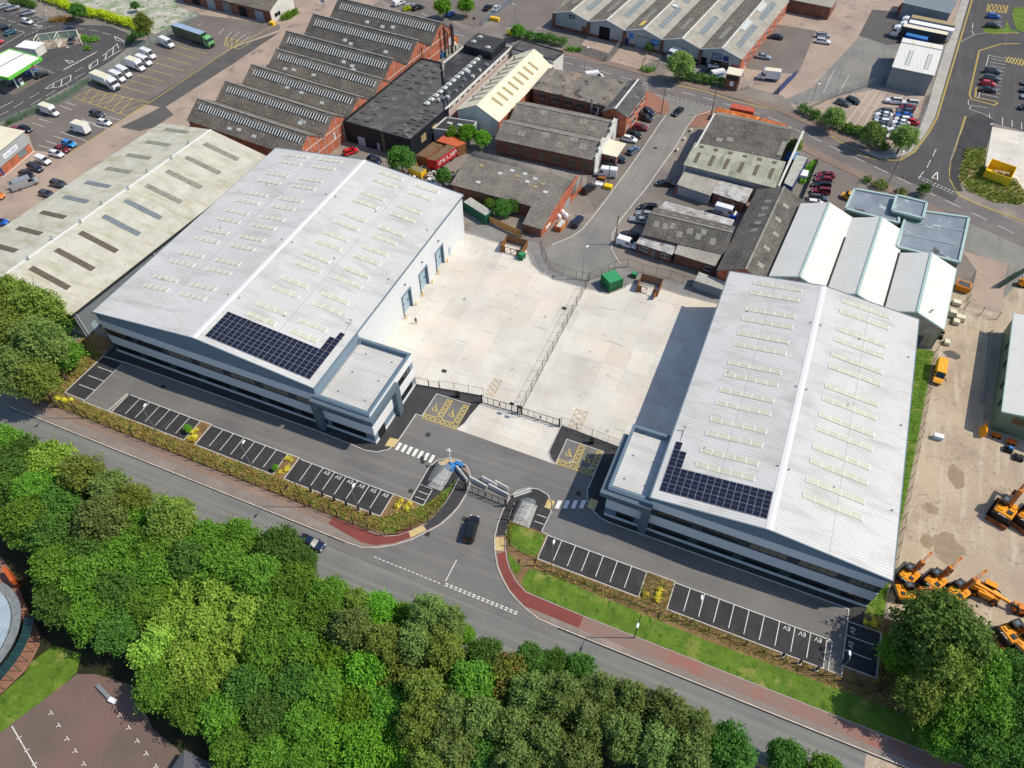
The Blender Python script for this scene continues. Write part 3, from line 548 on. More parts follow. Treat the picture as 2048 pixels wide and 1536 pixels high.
# ================================================================== the two new warehouses
M['white_roof']=mat('white_profiled_roof',S(228,229,228,.83),S(218,219,218,.83),ns=.08,fine=.03,rough=.45,stripe=((0,1,0),.5,.30,.80,.25),streak=(S(204,204,201,.74),(.03,.5,1),.5,.8),third=(S(212,212,208,.80),.12,.5,.7))
M['ridge']=mat('white_ridge_flashing',S(238,239,240,.84),fine=.03,rough=.45)
M['clad_white']=mat('silver_white_cladding',S(222,225,227,.92),S(212,216,219,.92),ns=.15,fine=.03,rough=.5,stripe=((1,1,0),.6,.15,.93,.1))
M['clad_band']=mat('white_composite_band',S(232,234,236,.92),fine=.02,rough=.4)
M['clad_blue']=mat('blue_grey_cladding',S(120,140,156),S(112,132,150),ns=.2,fine=.04,rough=.5)
M['clad_dark']=mat('anthracite_panel',S(62,70,76),fine=.05,rough=.45)
M['trim_blue']=mat('blue_grey_flashing',S(104,124,138),fine=.04,rough=.4)
M['portal']=mat('slate_blue_portal',S(92,108,120),fine=.04,rough=.4)
M['rooflight']=mat('ivory_rooflight_sheet',S(222,223,204,.78),S(210,212,192,.78),ns=.6,fine=.03,rough=.35)
M['rl_frame']=mat('rooflight_flashing',S(238,238,234,.88),fine=.02,rough=.4)
M['door_blue']=mat('pale_blue_loading_door',S(160,180,194),fine=.03,rough=.4,stripe=((0,0,1),.55,.1,.85,.1))
M['pv_cell']=mat('photovoltaic_cells',S(20,24,44),S(24,26,40),ns=.9,fine=.08,rough=.18,spec=.6,stripe=((1,0,0),.185,.14,1.9,0))
M['pv_frame']=mat('aluminium_panel_frame',S(170,174,182),fine=.03,rough=.35,metal=.4)
M['win']=glass_mat('facade_window_glass',S(30,34,36),.08)
M['blind']=mat('drawn_window_blind',S(120,110,98),fine=.05,rough=.3,spec=.6)
M['window_frame']=mat('dark_window_frame',S(36,42,48),fine=.05,rough=.4)
def pv_panel_mesh():
 mb=MB();w,l=1.08,1.70
 mb.box(-w/2,w/2,-l/2,l/2,0,.035,1)
 for a,b in((-l/2+.03,-.015),(.015,l/2-.03)):mb.box(-w/2+.03,w/2-.03,a,b,.036,.042,0)
 return mb
def warehouse(name,label,x0,x1,y0,y1,eave,xr,zr,lights,pv,groups,fx0,fx1,holes):
 root=thing(name,label,'warehouse',((x0+x1)/2,y0,0))
 sl=(zr-eave)/(xr-x0);sr=(zr-eave)/(x1-xr)
 rz=lambda x:eave+(x-x0)*sl if x<xr else eave+(x1-x)*sr
 w=MB();t=.3
 w.box(x0,x0+t,y0+.35,y1,0,eave)
 ys=[y0+.35]+[v for h in holes for v in h]+[y1]
 for i in range(0,len(ys),2):w.box(x1-t,x1,ys[i],ys[i+1],0,eave)
 for a,b in holes:w.box(x1-t,x1,a,b,5.3,eave)
 prof=[(x0+t,0),(x1-t,0),(x1-t,eave),(xr,zr-.05),(x0+t,eave)]
 for ya,yb in((y1-t,y1),):
  n=len(prof);w.add([(p[0],ya,p[1]) for p in prof]+[(p[0],yb,p[1]) for p in prof],[tuple(range(n)),tuple(range(2*n-1,n-1,-1))]+[(i,n+i,n+(i+1)%n,(i+1)%n) for i in range(n)])
 w.build('wall',M['clad_white'],root)
 fb=MB();prof=[(fx0,9.1),(fx1,9.1),(fx1,min(eave,rz(min(fx1,x1)))),(xr,zr-.05),(fx0,eave)] if fx0==x0 and fx1==x1 else [(x0,9.1),(x1,9.1),(x1,eave),(xr,zr-.05),(x0,eave)]
 n=len(prof);fb.add([(p[0],y0+.05,p[1]) for p in prof]+[(p[0],y0+.35,p[1]) for p in prof],[tuple(range(n)),tuple(range(2*n-1,n-1,-1))]+[(i,n+i,n+(i+1)%n,(i+1)%n) for i in range(n)])
 fb.build('gable_band',M['clad_blue'],root)
 for za,zb in((7.1,9.1),(2.65,5.1),(0.02,.72)):
  MB().box(fx0,fx1,y0-.06,y0+.3,za,zb).build('white_band',M['clad_band'],root)
 for za,zb in((5.1,7.1),(.72,2.65)):
  MB().box(fx0+.05,fx1-.05,y0+.05,y0+.3,za,zb).build('spandrel_band',M['clad_dark'],root)
  for gi,(ga,gb) in enumerate(groups):
   f=MB();n=4;pw=(gb-ga)/n
   f.box(ga,gb,y0-.01,y0+.04,za+.3,za+.38);f.box(ga,gb,y0-.01,y0+.04,zb-.2,zb-.12)
   for i in range(n+1):f.box(ga+i*pw-.04,ga+i*pw+.04,y0-.015,y0+.045,za+.3,zb-.12)
   fr=f.build('window',M['window_frame'],root)
   p=MB()
   for i in range(n):p.box(ga+i*pw+.05,ga+(i+1)*pw-.05,y0+.0,y0+.047,za+.39,zb-.21)
   p.build('pane',M['blind'] if(za>4 and gi%7 not in(0,1)) else M['win'],fr)
 th=.12;oh=.25
 rf=MB()
 for xa,xb in((x0-oh,xr),(xr,x1+oh)):
  za=eave-oh*sl if xa<xr else zr;zb=zr if xb<=xr else eave-oh*sr
  v=[(xa,y0-.12,za),(xb,y0-.12,zb),(xb,y1+.1,zb),(xa,y1+.1,za)]
  rf.add(v+[(a,b,c+th) for a,b,c in v],[(3,2,1,0),(4,5,6,7),(0,1,5,4),(1,2,6,5),(2,3,7,6),(3,0,4,7)])
 rf.build('roof',M['white_roof'],root)
 rc=MB();rc.add([(xr-.55,y0-.2,zr+th-.02),(xr,y0-.2,zr+th+.06),(xr+.55,y0-.2,zr+th-.02),(xr-.55,y1+.15,zr+th-.02),(xr,y1+.15,zr+th+.06),(xr+.55,y1+.15,zr+th-.02)],[(0,1,4,3),(1,2,5,4)]);rc.build('ridge_cap',M['ridge'],root)
 for xm in((x0+xr)/2,(xr+x1)/2):MB().bar((xm,y0,rz(xm)+th),(xm,y1,rz(xm)+th),.05,.012).build('sheet_lap',M['grey_metal'],root)
 for y in(y0-.2,y1+.08):
  vg=MB();vg.bar((x0-oh,y,eave+.0),(xr,y,zr+.03),.16,.34);vg.bar((xr,y,zr+.03),(x1+oh,y,eave+.0),.16,.34)
  vg.build('verge_trim',M['trim_blue'],root)
 for q in(x0-oh-.2,x1+oh-.02):MB().box(q,q+.22,y0-.2,y1+.15,eave-.3,eave+.02).build('gutter',M['trim_blue'],root)
 for(xa,xb,npan) in lights[0]:
  for yy in lights[1]:
   mb=MB();z=lambda x:rz(x)+th
   pw=(xb-xa)/npan
   for i in range(npan):
    a,b=xa+i*pw+.07,xa+(i+1)*pw-.07
    v=[(a,yy-1.05,z(a)+.02),(b,yy-1.05,z(b)+.02),(b,yy,z(b)+.02),(a,yy,z(a)+.02)]
    mb.add(v+[(p,q,r+.07) for p,q,r in v],[(4,5,6,7),(0,1,5,4),(1,2,6,5),(2,3,7,6),(3,0,4,7)],0)
   for i in range(npan+1):
    a=xa+i*pw;v=[(a-.07,yy-1.1,z(a)),(a+.07,yy-1.1,z(a)),(a+.07,yy+.05,z(a)),(a-.07,yy+.05,z(a))]
    mb.add(v+[(p,q,r+.11) for p,q,r in v],[(4,5,6,7),(0,1,5,4),(1,2,6,5),(2,3,7,6),(3,0,4,7)],1)
   mb.build('rooflight',[M['rooflight'],M['rl_frame']],root)
 arr=MB();s_=sl if pv[0][0]<xr else -sr
 proto=None
 ang=math.atan(s_)
 rails=MB()
 arr_o=None
 cells=[]
 for(xa,xb,ya,ny) in pv:
  nx=round((xb-xa)/1.1)
  for i in range(nx):
   for j in range(ny):cells.append((xa+1.1*(i+.5),ya+1.72*(j+.5)))
 for xa,xb,ya,ny in pv:
  for j in range(ny):
   for q in(.4,1.3):
    y=ya+1.72*j+q;rails.bar((xa+.05,y,rz(xa+.05)+th+.06),(xb-.05,y,rz(xb-.05)+th+.06),.05,.05)
 arr_o=rails.build('solar_array',M['pv_frame'],root)
 for(x,y) in cells:
  if proto is None:
   proto=pv_panel_mesh().build('solar_panel',[M['pv_cell'],M['pv_frame']],None,loc=(0,0,0));o=proto
  else:o=proto.copy();COL.objects.link(o)
  o.parent=arr_o;L0=world_loc(arr_o);o.location=Vector((x,y,rz(x)+th+.1))-L0;o.rotation_euler=(0,-ang,0)
 for ax in(x0+(xr-x0)*.3,x0+(xr-x0)*.95,xr+(x1-xr)*.05,xr+(x1-xr)*.45,xr+(x1-xr)*.95):
  for ay in(y0+12,y0+30,y0+47):
   a=MB();z=rz(ax)+th;a.box(ax-.16,ax+.16,ay-.16,ay+.16,z,z+.04);a.tube((ax,ay,z),(ax,ay,z+.3),.05);a.box(ax-.1,ax+.1,ay-.06,ay+.06,z+.28,z+.34);a.build('roof_anchor',M['grey_metal'],root)
 return root,rz
lt_y=[74.0,77.0,82.0,85.0,90.0,93.2,97.4,100.5,104.5,107.6,112.7,115.8,121.0,124.1]
rt_y=[122.4,119.3,114.3,111.3,107.2,104.1,99.1,96.0,92.1,89.0,85.0,81.9,78.0,74.9]
holes=[(95.7,99.2),(103.4,106.9),(111.1,114.6)]
WA,rzA=warehouse('warehouse','large white warehouse left of the concrete yard with three pale blue loading doors',-116.3,-66.4,64.0,125.7,11.2,-91.15,14.0,([(-111.8,-105.7,4),(-102.2,-96.2,4),(-86.1,-80.3,3),(-77.0,-71.2,3)],lt_y),[(-89.6,-67.6,65.2,4),(-69.8,-67.6,72.12,2),(-68.7,-67.6,75.6,1)],[(-115.2+7.35*i,-115.2+7.35*i+5.6) for i in range(7)],-116.3,-66.4,holes)
WB,rzB=warehouse('warehouse','white warehouse right of the concrete yard beside the digger depot',-4.6,31.4,66.0,124.3,10.0,13.25,12.2,([(.3,9.4,5),(17.1,26.3,5)],rt_y),[(-3.9,12.1,67.6,3),(-3.9,-1.7,72.8,2),(-3.9,-2.8,76.3,1)],[(-3.2+7.5*i,-3.2+7.5*i+5.7) for i in range(4)]+[(26.9,30.6)],-4.6,31.4,[])
for a,b in holes:
 d=MB();d.box(-66.95,-66.85,a+.05,b-.05,.05,5.25);do=d.build('loading_door',M['door_blue'],WA)
 wn=MB()
 for f in(.22,.7):wn.box(-66.84,-66.81,a+(b-a)*f-.05,a+(b-a)*f+.55,2.2,2.55)
 wn.build('vision_panel',M['win'],do)
 fr=MB();fr.box(-66.9,-66.2,a-.15,a+.04,0,5.5);fr.box(-66.9,-66.2,b-.04,b+.15,0,5.5);fr.box(-66.9,-66.2,a-.15,b+.15,5.27,5.55);fr.build('door_frame',M['trim_blue'],WA)
 fl=MB();fl.box(-66.39,-66.2,(a+b)/2-.25+8.3*.0,(a+b)/2+.25,7.6,7.75);fl.bar((-66.39,(a+b)/2,7.7),(-65.9,(a+b)/2,7.55),.12,.08);fl.build('floodlight',M['clad_dark'],WA)
pd=MB();pd.box(-66.42,-66.34,117.2,118.2,0,2.2);pd.build('personnel_door',M['door_blue'],WA)
for root,x,y,rz in((WA,-68.1,77.7,rzA),(WB,-3.3,78.2,rzB)):
 a=MB();z=rz(x)+.1;a.path([(x,y,z),(x,y+2.6,z+.25)],.05);a.path([(x,y+2.6,z),(x,y+2.6,z+1.0)],.04);a.box(x-.3,x+.3,y+2.5,y+2.7,z+.9,z+1.0);a.build('cable_mast',M['grey_metal'],root)
def office(root,x0,x1,y0,y1,top,zroof,side,portal):
 w=MB();t=.3
 bands=((7.1,top-.02,'w'),(5.1,7.1,'d'),(2.65,5.1,'w'),(.72,2.65,'d'),(.02,.72,'w'))
 xo=x1 if side>0 else x0
 for za,zb,k in bands:
  m=M['clad_band'] if k=='w' else M['clad_blue']
  p=.06 if k=='w' else -.04
  mb=MB()
  mb.box(x0-(p if side<0 else 0),x1+(p if side>0 else 0),y0-p-.02,y0+.3,za,zb)
  if side>0:mb.box(x1-.3,x1+p,y0+.3,y1,za,zb)
  else:mb.box(x0-p,x0+.3,y0+.3,y1,za,zb)
  mb.box(x0+.3,x1-.3,y1-.3,y1+.001*za,za,zb)
  mb.build('white_band' if k=='w' else 'spandrel_band',m if k=='w' else M['clad_dark'] if False else M['clad_blue'],root)
 for za in(5.1,.72):
  zb=za+1.95
  f=MB();xa,xb=x0+2.0,x1-2.0;n=3;pw=(xb-xa)/n
  for i in range(n+1):f.box(xa+i*pw-.05,xa+i*pw+.05,y0-.06,y0+.12,za+.25,zb-.1)
  f.box(xa,xb,y0-.06,y0+.12,za+.25,za+.33);f.box(xa,xb,y0-.06,y0+.12,zb-.18,zb-.1)
  fr=f.build('window',M['window_frame'],root);p=MB();p.box(xa,xb,y0-.0,y0+.1,za+.3,zb-.15);p.build('pane',M['win'],fr)
  f=MB();ya,yb=y0+9.2,y1-1.3;n=4;pw=(yb-ya)/n;sx=(xo-.12,xo+.06) if side>0 else(xo-.06,xo+.12)
  for i in range(n+1):f.box(sx[0],sx[1],ya+i*pw-.05,ya+i*pw+.05,za+.25,zb-.1)
  f.box(sx[0],sx[1],ya,yb,za+.25,za+.33);f.box(sx[0],sx[1],ya,yb,zb-.18,zb-.1)
  fr=f.build('window',M['window_frame'],root);p=MB();p.box(xo-.1 if side>0 else xo,xo if side>0 else xo+.1,ya,yb,za+.3,zb-.15)
  p.box(xo-.1,xo+.05 if side>0 else xo,ya,yb,za+.3,za+.36);p.build('pane',M['win'],fr)
 rf=MB();rf.box(x0+.3,x1-.3,y0+.3,y1-.3,zroof-.2,zroof);rf.build('flat_roof',M['white_roof'],root)
 pp=MB();c=.55
 pp.box(x0-.08,x1+.08,y0-.1,y0-.1+c,top,top+.12);pp.box(x0-.08,x1+.08,y1+.1-c,y1+.1,top,top+.12)
 if side>0:pp.box(x1+.08-c,x1+.08,y0-.1+c,y1+.1-c,top,top+.12)
 else:pp.box(x0-.08,x0-.08+c,y0-.1+c,y1+.1-c,top,top+.12)
 pp.build('parapet_coping',M['trim_blue'],root)
 pi=MB();pi.box(x0+.31,x1-.31,y1-.36,y1-.31,zroof,top);pi.box(x0+.31,x1-.31,y0+.31,y0+.36,zroof,top)
 if side>0:pi.box(x1-.36,x1-.31,y0+.36,y1-.36,zroof,top)
 else:pi.box(x0+.31,x0+.36,y0+.36,y1-.36,zroof,top)
 pi.build('parapet_lining',M['clad_blue'],root)
 for ax in(x0+(x1-x0)*.25,x0+(x1-x0)*.75):
  for ay in(y0+3,y0+8,y0+13):
   a=MB();a.box(ax-.16,ax+.16,ay-.16,ay+.16,zroof,zroof+.05);a.tube((ax,ay,zroof),(ax,ay,zroof+.3),.05);a.build('roof_anchor',M['grey_metal'],root)
office(WA,-66.35,-55.2,64.0,79.5,9.0,8.1,1,None)
office(WB,-11.7,-4.65,66.0,79.6,9.0,8.1,-1,None)
wl2=MB();wl2.box(-66.38,-66.31,64.2,79.4,8.1,10.95);wl2.build('upper_side_wall',M['clad_blue'],WA)
wl2=MB();wl2.box(-4.69,-4.62,66.2,79.4,8.1,9.75);wl2.build('upper_side_wall',M['clad_blue'],WB)
p=MB();p.box(-67.2,-65.7,62.9,63.9,0,8.3);p.box(-65.7,-54.2,62.9,63.9,7.3,8.3);p.box(-55.1,-54.2,63.9,71.4,7.3,8.3);p.box(-55.1,-54.2,71.4,72.8,0,8.3);p.build('portal_frame',M['portal'],WA)
p=MB();p.box(-5.6,-4.2,64.9,65.9,0,8.2);p.box(-12.8,-5.6,64.9,65.9,7.2,8.2);p.box(-12.8,-11.8,65.9,76.5,7.2,8.2);p.box(-12.8,-11.8,76.5,77.8,0,8.2);p.build('portal_frame',M['portal'],WB)
d=MB();d.box(-55.22,-55.08,65.2,67.4,0.05,2.6);dd=d.build('entrance_door',M['window_frame'],WA);MB().box(-55.1,-55.05,65.4,66.2,.25,2.4).box(-55.1,-55.05,66.4,67.2,.25,2.4).build('pane',M['win'],dd)
d=MB();d.box(-67.9,-67.3,63.86,63.96,.05,2.3);d.build('side_door',M['clad_band'],WA)
# ================================================================== older factory units and sheds
def roofmats(key,c1,c2,spots=None,per=.45,dark=.72,streak=None,ns=.25,fine=.2,pt_=.72):
 M[key+'_x']=mat(key.replace('_',' ')+' ribs across x',c1,c2,ns=ns,fine=fine,fs=2.2,rough=.95,stripe=((1,.09,0),per,.35,dark,.4),spots=spots,streak=streak and(streak,(.5,.06,1),.5,.72),third=(tuple(v*pt_ for v in c1[:3])+(1,),.6,.55,.75))
 M[key+'_y']=mat(key.replace('_',' ')+' ribs across y',c1,c2,ns=ns,fine=fine,fs=2.2,rough=.95,stripe=((.07,1,0),per,.35,dark,.4),spots=spots,streak=streak and(streak,(.06,.5,1),.5,.72),third=(tuple(v*pt_ for v in c1[:3])+(1,),.6,.55,.75))
lich=(S(176,172,160),2.5,.62,.72)
roofmats('dark_cement',S(112,108,102),S(84,82,80),lich)
roofmats('grey_cement',S(140,134,126),S(112,108,103),lich)
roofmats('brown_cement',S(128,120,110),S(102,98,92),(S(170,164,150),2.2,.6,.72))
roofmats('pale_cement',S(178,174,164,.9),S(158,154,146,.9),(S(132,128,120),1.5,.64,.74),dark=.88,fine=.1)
roofmats('dirty_white',S(216,214,200,.88),S(194,192,178,.88),(S(150,146,128),.8,.68,.78),dark=.9,streak=S(182,180,152,.88),fine=.05,pt_=.9)
roofmats('cream_sheet',S(234,229,206,.9),S(222,216,192,.9),per=.6,dark=.92,fine=.04,pt_=.93)
roofmats('clean_white',S(228,229,226,.9),S(222,223,218,.9),per=.55,dark=.9,fine=.03,pt_=.95)
roofmats('mossy_white',S(188,188,172,.88),S(160,162,146,.88),(S(120,124,104),1.5,.6,.72),dark=.85,streak=S(130,134,112,.88),fine=.1)
M['felt']=mat('grey_mineral_felt',S(92,92,92),S(72,72,74),ns=.3,fine=.15,rough=.95,third=(S(122,120,116),.35,.56,.7))
M['felt_black']=mat('black_roofing_felt',S(66,67,70),S(50,51,55),ns=.25,fine=.15,rough=.8,third=(S(88,88,90),.2,.55,.7))
M['felt_pale']=mat('weathered_pale_felt',S(200,200,198,.9),S(150,148,145,.9),ns=.5,fine=.15,third=(S(104,94,86),.6,.57,.68))
M['felt_blue']=mat('wet_grey_membrane',S(140,148,158),S(118,126,138),ns=.2,fine=.08,rough=.4,third=(S(84,78,74),.16,.6,.66),spots=(S(178,184,190),.3,.62,.7))
def brick_mat(name,c1,c2,mortar):
 m=mat(name,c1,fine=.1);nt=m.node_tree;N=nt.nodes;L=nt.links;b=N['Principled BSDF']
 tc=[n for n in N if n.type=='TEX_COORD'][0]
 sp=N.new('ShaderNodeSeparateXYZ');L.new(tc.outputs['Object'],sp.inputs[0]);ad=N.new('ShaderNodeMath');L.new(sp.outputs[0],ad.inputs[0]);L.new(sp.outputs[1],ad.inputs[1])
 cb=N.new('ShaderNodeCombineXYZ');L.new(ad.outputs[0],cb.inputs[0]);L.new(sp.outputs[2],cb.inputs[1])
 br=N.new('ShaderNodeTexBrick');br.inputs['Scale'].default_value=1;br.inputs['Brick Width'].default_value=.45;br.inputs['Row Height'].default_value=.15;br.inputs['Mortar Size'].default_value=.012
 br.inputs['Color1'].default_value=c1;br.inputs['Color2'].default_value=c2;br.inputs['Mortar'].default_value=mortar;L.new(cb.outputs[0],br.inputs['Vector'])
 nz=N.new('ShaderNodeTexNoise');nz.inputs['Scale'].default_value=.6;nz.inputs['Detail'].default_value=4;L.new(tc.outputs['Object'],nz.inputs['Vector'])
 mr=N.new('ShaderNodeMapRange');mr.inputs[1].default_value=.3;mr.inputs[2].default_value=.7;mr.inputs[3].default_value=.7;mr.inputs[4].default_value=1.2;L.new(nz.outputs['Fac'],mr.inputs[0])
 vm=N.new('ShaderNodeVectorMath');vm.operation='SCALE';L.new(br.outputs['Color'],vm.inputs[0]);L.new(mr.outputs[0],vm.inputs['Scale']);L.new(vm.outputs[0],b.inputs['Base Color'])
 return m
M['brick']=brick_mat('red_brick',S(196,108,74),S(170,88,62),S(150,120,104))
M['brick_dark']=brick_mat('brown_brick',S(138,88,68),S(112,74,60),S(120,104,92))
M['white_wall']=mat('white_painted_render',S(222,222,216,.92),S(206,206,200,.92),ns=.5,fine=.06)
M['pinkwall']=mat('faded_pink_render',S(206,192,186,.9),S(190,176,170,.9),ns=.5,fine=.06)
M['grey_clad']=mat('pale_grey_cladding',S(178,184,186,.9),S(166,172,174,.9),ns=.3,fine=.05,rough=.5,stripe=((1,1,0),.5,.25,.88,.15))
M['grey_clad2']=mat('mid_grey_cladding',S(134,142,148),S(122,130,136),ns=.3,fine=.05,rough=.5,stripe=((1,1,0),.5,.25,.88,.15))
M['black_clad']=mat('black_profiled_cladding',S(34,40,48),S(28,33,40),ns=.3,fine=.08,rough=.5,stripe=((1,1,0),.5,.25,.75,.15))
M['green_clad']=mat('sage_green_cladding',S(116,134,112),S(104,122,102),ns=.3,fine=.05,rough=.5,stripe=((1,1,0),.4,.25,.85,.2))
M['mint_trim']=mat('pale_green_flashing',S(164,188,184),fine=.04,rough=.4)
M['steel_white']=mat('white_painted_steel',S(196,190,184),fine=.1)
M['sky_strip']=mat('weathered_rooflight_sheet',S(150,148,136),S(124,122,112),ns=1.2,fine=.12,rough=.6)
M['sky_blue']=mat('grey_blue_rooflight',S(126,136,140),S(108,118,122),ns=1.2,fine=.1,rough=.4)
M['sky_tan']=mat('tan_rooflight_sheet',S(168,152,112),S(150,134,96),ns=1.2,fine=.1,rough=.6)
M['sky_dark']=mat('brown_rooflight_sheet',S(108,98,84),S(92,84,72),ns=1.2,fine=.12,rough=.6)
M['sky_clear']=mat('milky_rooflight_sheet',S(206,212,210,.9),S(190,196,194,.9),ns=1.2,fine=.06,rough=.4)
M['glaze_bar']=mat('white_glazing_bar',S(226,228,222,.9),S(190,192,186),ns=1,fine=.08)
M['sign_white']=mat('white_sign_board',S(232,234,236),fine=.02,rough=.4)
M['sign_blue']=mat('blue_sign_board',S(58,124,190),fine=.03,rough=.4)
M['sign_navy']=mat('navy_sign_board',S(34,58,120),fine=.03,rough=.4)
M['dark_open']=mat('dark_doorway',S(26,26,28),fine=.1)
M['shutter']=mat('grey_roller_shutter',S(156,164,172),fine=.03,rough=.5,stripe=((0,0,1),.25,.3,.8,.2))
M['red_paint']=mat('red_painted_panel',S(168,46,40),fine=.05)
M['chimney']=mat('dark_flue_steel',S(60,60,62),S(44,44,46),ns=1.5,fine=.1,rough=.5)
M['lead']=mat('ridge_capping',S(150,146,138),S(120,118,112),ns=.6,fine=.1)
M['moss_gutter']=mat('dark_valley_gutter',S(52,50,46),fine=.15)
def wallbox(root,fr,W,D,z,m,name='wall',t=.3,u0=0,v0=0):
 mb=MB();fr.box(mb,u0,u0+W,v0,v0+t,0,z);fr.box(mb,u0,u0+W,v0+D-t,v0+D,0,z);fr.box(mb,u0,u0+t,v0+t,v0+D-t,0,z);fr.box(mb,u0+W-t,u0+W,v0+t,v0+D-t,0,z)
 return mb.build(name,m,root)
def gables(root,fr,n,Wb,D,eave,apex,wm,rm,oh=.3,th=.12,v0=0,u0=0,ridge=True,ends=(True,True),apex_at=.5,sidewalls=True,gm=None,parapet=0):
 """n gabled bays side by side across u, ridges running along v"""
 t=.3;W=n*Wb
 mb=MB()
 prof=[(u0+t,0),(u0+W-t,0)]
 top=[]
 for i in range(n):top+=[(u0+i*Wb,eave-.05),(u0+(i+apex_at)*Wb,apex-.08)]
 top.append((u0+W,eave-.05));top[0]=(u0+t,eave-.05);top[-1]=(u0+W-t,eave-.05)
 prof+=[(a,b+parapet) for a,b in reversed(top)];k=len(prof)
 for(va,vb),on in(((v0,v0+t),ends[0]),((v0+D-t,v0+D),ends[1])):
  if on:
   mb2=MB();mb2.add([fr(a,va,b) for a,b in prof]+[fr(a,vb,b) for a,b in prof],[tuple(range(k)),tuple(range(2*k-1,k-1,-1))]+[(i,k+i,k+(i+1)%k,(i+1)%k) for i in range(k)])
   mb2.build('gable_wall',gm or wm,root)
 if sidewalls:
  for q in(u0,u0+W-t):mb=MB();fr.box(mb,q,q+t,v0,v0+D,0,eave-.02);mb.build('wall',wm,root)
 for i in range(n):
  ua,um,ub=u0+i*Wb,u0+(i+apex_at)*Wb,u0+(i+1)*Wb
  oa=oh if i==0 else -.12;ob=oh if i==n-1 else -.12
  sa=(apex-eave)/(um-ua);sb=(apex-eave)/(ub-um)
  r=MB();slab_on(fr,r,ua-oa,um,v0-oh,v0+D+oh,eave-oa*sa,apex,apex,eave-oa*sa,th);slab_on(fr,r,um,ub+ob,v0-oh,v0+D+oh,apex,eave-ob*sb,eave-ob*sb,apex,th)
  r.build('roof',rm,root)
  if ridge:
   c=MB();c.bar(fr(um,v0-oh-.03,apex+th+.02),fr(um,v0+D+oh+.03,apex+th+.02),.5,.1);c.build('ridge_cap',M['lead'] if ridge is True else ridge,root)
  if i:
   g=MB();g.bar(fr(ua,v0-oh,eave+.05),fr(ua,v0+D+oh,eave+.05),.4,.1);g.build('valley_gutter',M['moss_gutter'],root)
 def pt(i,side,s,v,lift=0):
  ua,um,ub=u0+i*Wb,u0+(i+apex_at)*Wb,u0+(i+1)*Wb
  e=ua if side<0 else ub
  return fr(e+(um-e)*s,v0+v,eave+(apex-eave)*s+th+lift)
 return pt
def skylight(root,pt,i,side,s0,s1,va,vb,m,bars=0,bm=None,lift=.02,name='rooflight',h=.06):
 mb=MB();q=[pt(i,side,s0,va,lift),pt(i,side,s1,va,lift),pt(i,side,s1,vb,lift),pt(i,side,s0,vb,lift)]
 up=Vector((0,0,h));mb.add(q+[p+up for p in q],[(4,5,6,7),(0,1,5,4),(1,2,6,5),(2,3,7,6),(3,0,4,7)],0)
 if bars:
  for k in range(bars+1):
   v=va+(vb-va)*k/bars;mb.bar(pt(i,side,s0,v,lift+h+.03),pt(i,side,s1,v,lift+h+.03),.3 if bars>12 else.1,.06,1)
 return mb.build(name,[m,bm or M['glaze_bar']],root)
def opening(root,a,b,z0,z1,m,name='window',frame=None,bars=2,proud=.04,nrm=None):
 """window/door/sign panel on a wall between ground points a,b (vectors), proud of the wall along nrm"""
 a=Vector((a[0],a[1],0));b=Vector((b[0],b[1],0));d=(b-a).normalized()
 n=nrm if nrm else Vector((d.y,-d.x,0));up=Vector((0,0,1))
 def bx(mb,s0,s1,y0,y1,p0,p1,mi=0):
  v=[a+d*s+n*p+up*y for y in(y0,y1) for p in(p0,p1) for s in(s0,s1)]
  mb.add(v,[(0,2,3,1),(4,5,7,6),(0,1,5,4),(2,6,7,3),(0,4,6,2),(1,3,7,5)],mi)
 L_=(b-a).length;mb=MB();bx(mb,0,L_,z0,z1,-.05,proud*.6)
 if frame:
  w=.07
  f=MB();bx(f,0,L_,z0-w*.3,z0+w,-.02,proud+.03);bx(f,0,L_,z1-w,z1,-.02,proud+.03)
  for i in range(bars+1):s=L_*i/bars;bx(f,max(0,s-w/2),min(L_,s+w/2),z0+w,z1-w,-.02,proud+.02)
  fo=f.build(name,frame,root);mb.build('pane',m,fo);return fo
 return mb.build(name,m,root)
def signboard(root,a,b,z0,z1,m,txt=None,tm=None,size=.8,name='sign',nrm=None,cover=.1):
 a=Vector((a[0],a[1],0));b=Vector((b[0],b[1],0));d=(b-a).normalized();n=nrm or Vector((d.y,-d.x,0))
 o=opening(root,a,b,z0,z1,m,name,proud=cover,nrm=n)
 if txt:
  t=MB();c=(a+b)/2+n*(cover*.6+.01)
  lines=txt.split('|')
  for i,l in enumerate(lines):(squiggle if l=='~' else put_text)(t,l,size,c+Vector((0,0,(z0+z1)/2+size*1.05*((len(lines)-1)/2-i))),d,(0,0,1),.01,w=(b-a).length*.8) if l=='~' else put_text(t,l,size,c,d,(0,0,1),.01)
  t.build('lettering',tm,o)
 return o
fr=Frame(-161.0,67.2,-4.3);R0=thing('warehouse','old warehouse with grimy cream-white roof and dark rooflight strips','warehouse',fr(18,30))
pt=gables(R0,fr,1,36.2,62,7.0,9.9,M['grey_clad2'],M['dirty_white_y'],ridge=M['ridge'])
for k in range(9):
 v=4.0+k*6.55;skylight(R0,pt,0,1,.30,.86,v,v+1.3,M['sky_dark'] if k<3 else M['sky_blue'] if k<5 else M['sky_strip'])
for k in range(9):
 v=6.6+k*6.55;skylight(R0,pt,0,-1,.22,.70,v,v+1.3,M['sky_dark'] if k<3 else M['sky_blue'] if k<5 else M['sky_strip'])
g=MB();g.bar(fr(36.6,-.3,6.95),fr(36.6,62.3,6.95),.25,.25);g.build('gutter',M['moss_gutter'],R0)
opening(R0,fr(36.2,2.2),fr(36.2,3.4),0,2.3,M['door_blue'],'side_door')
pp=MB()
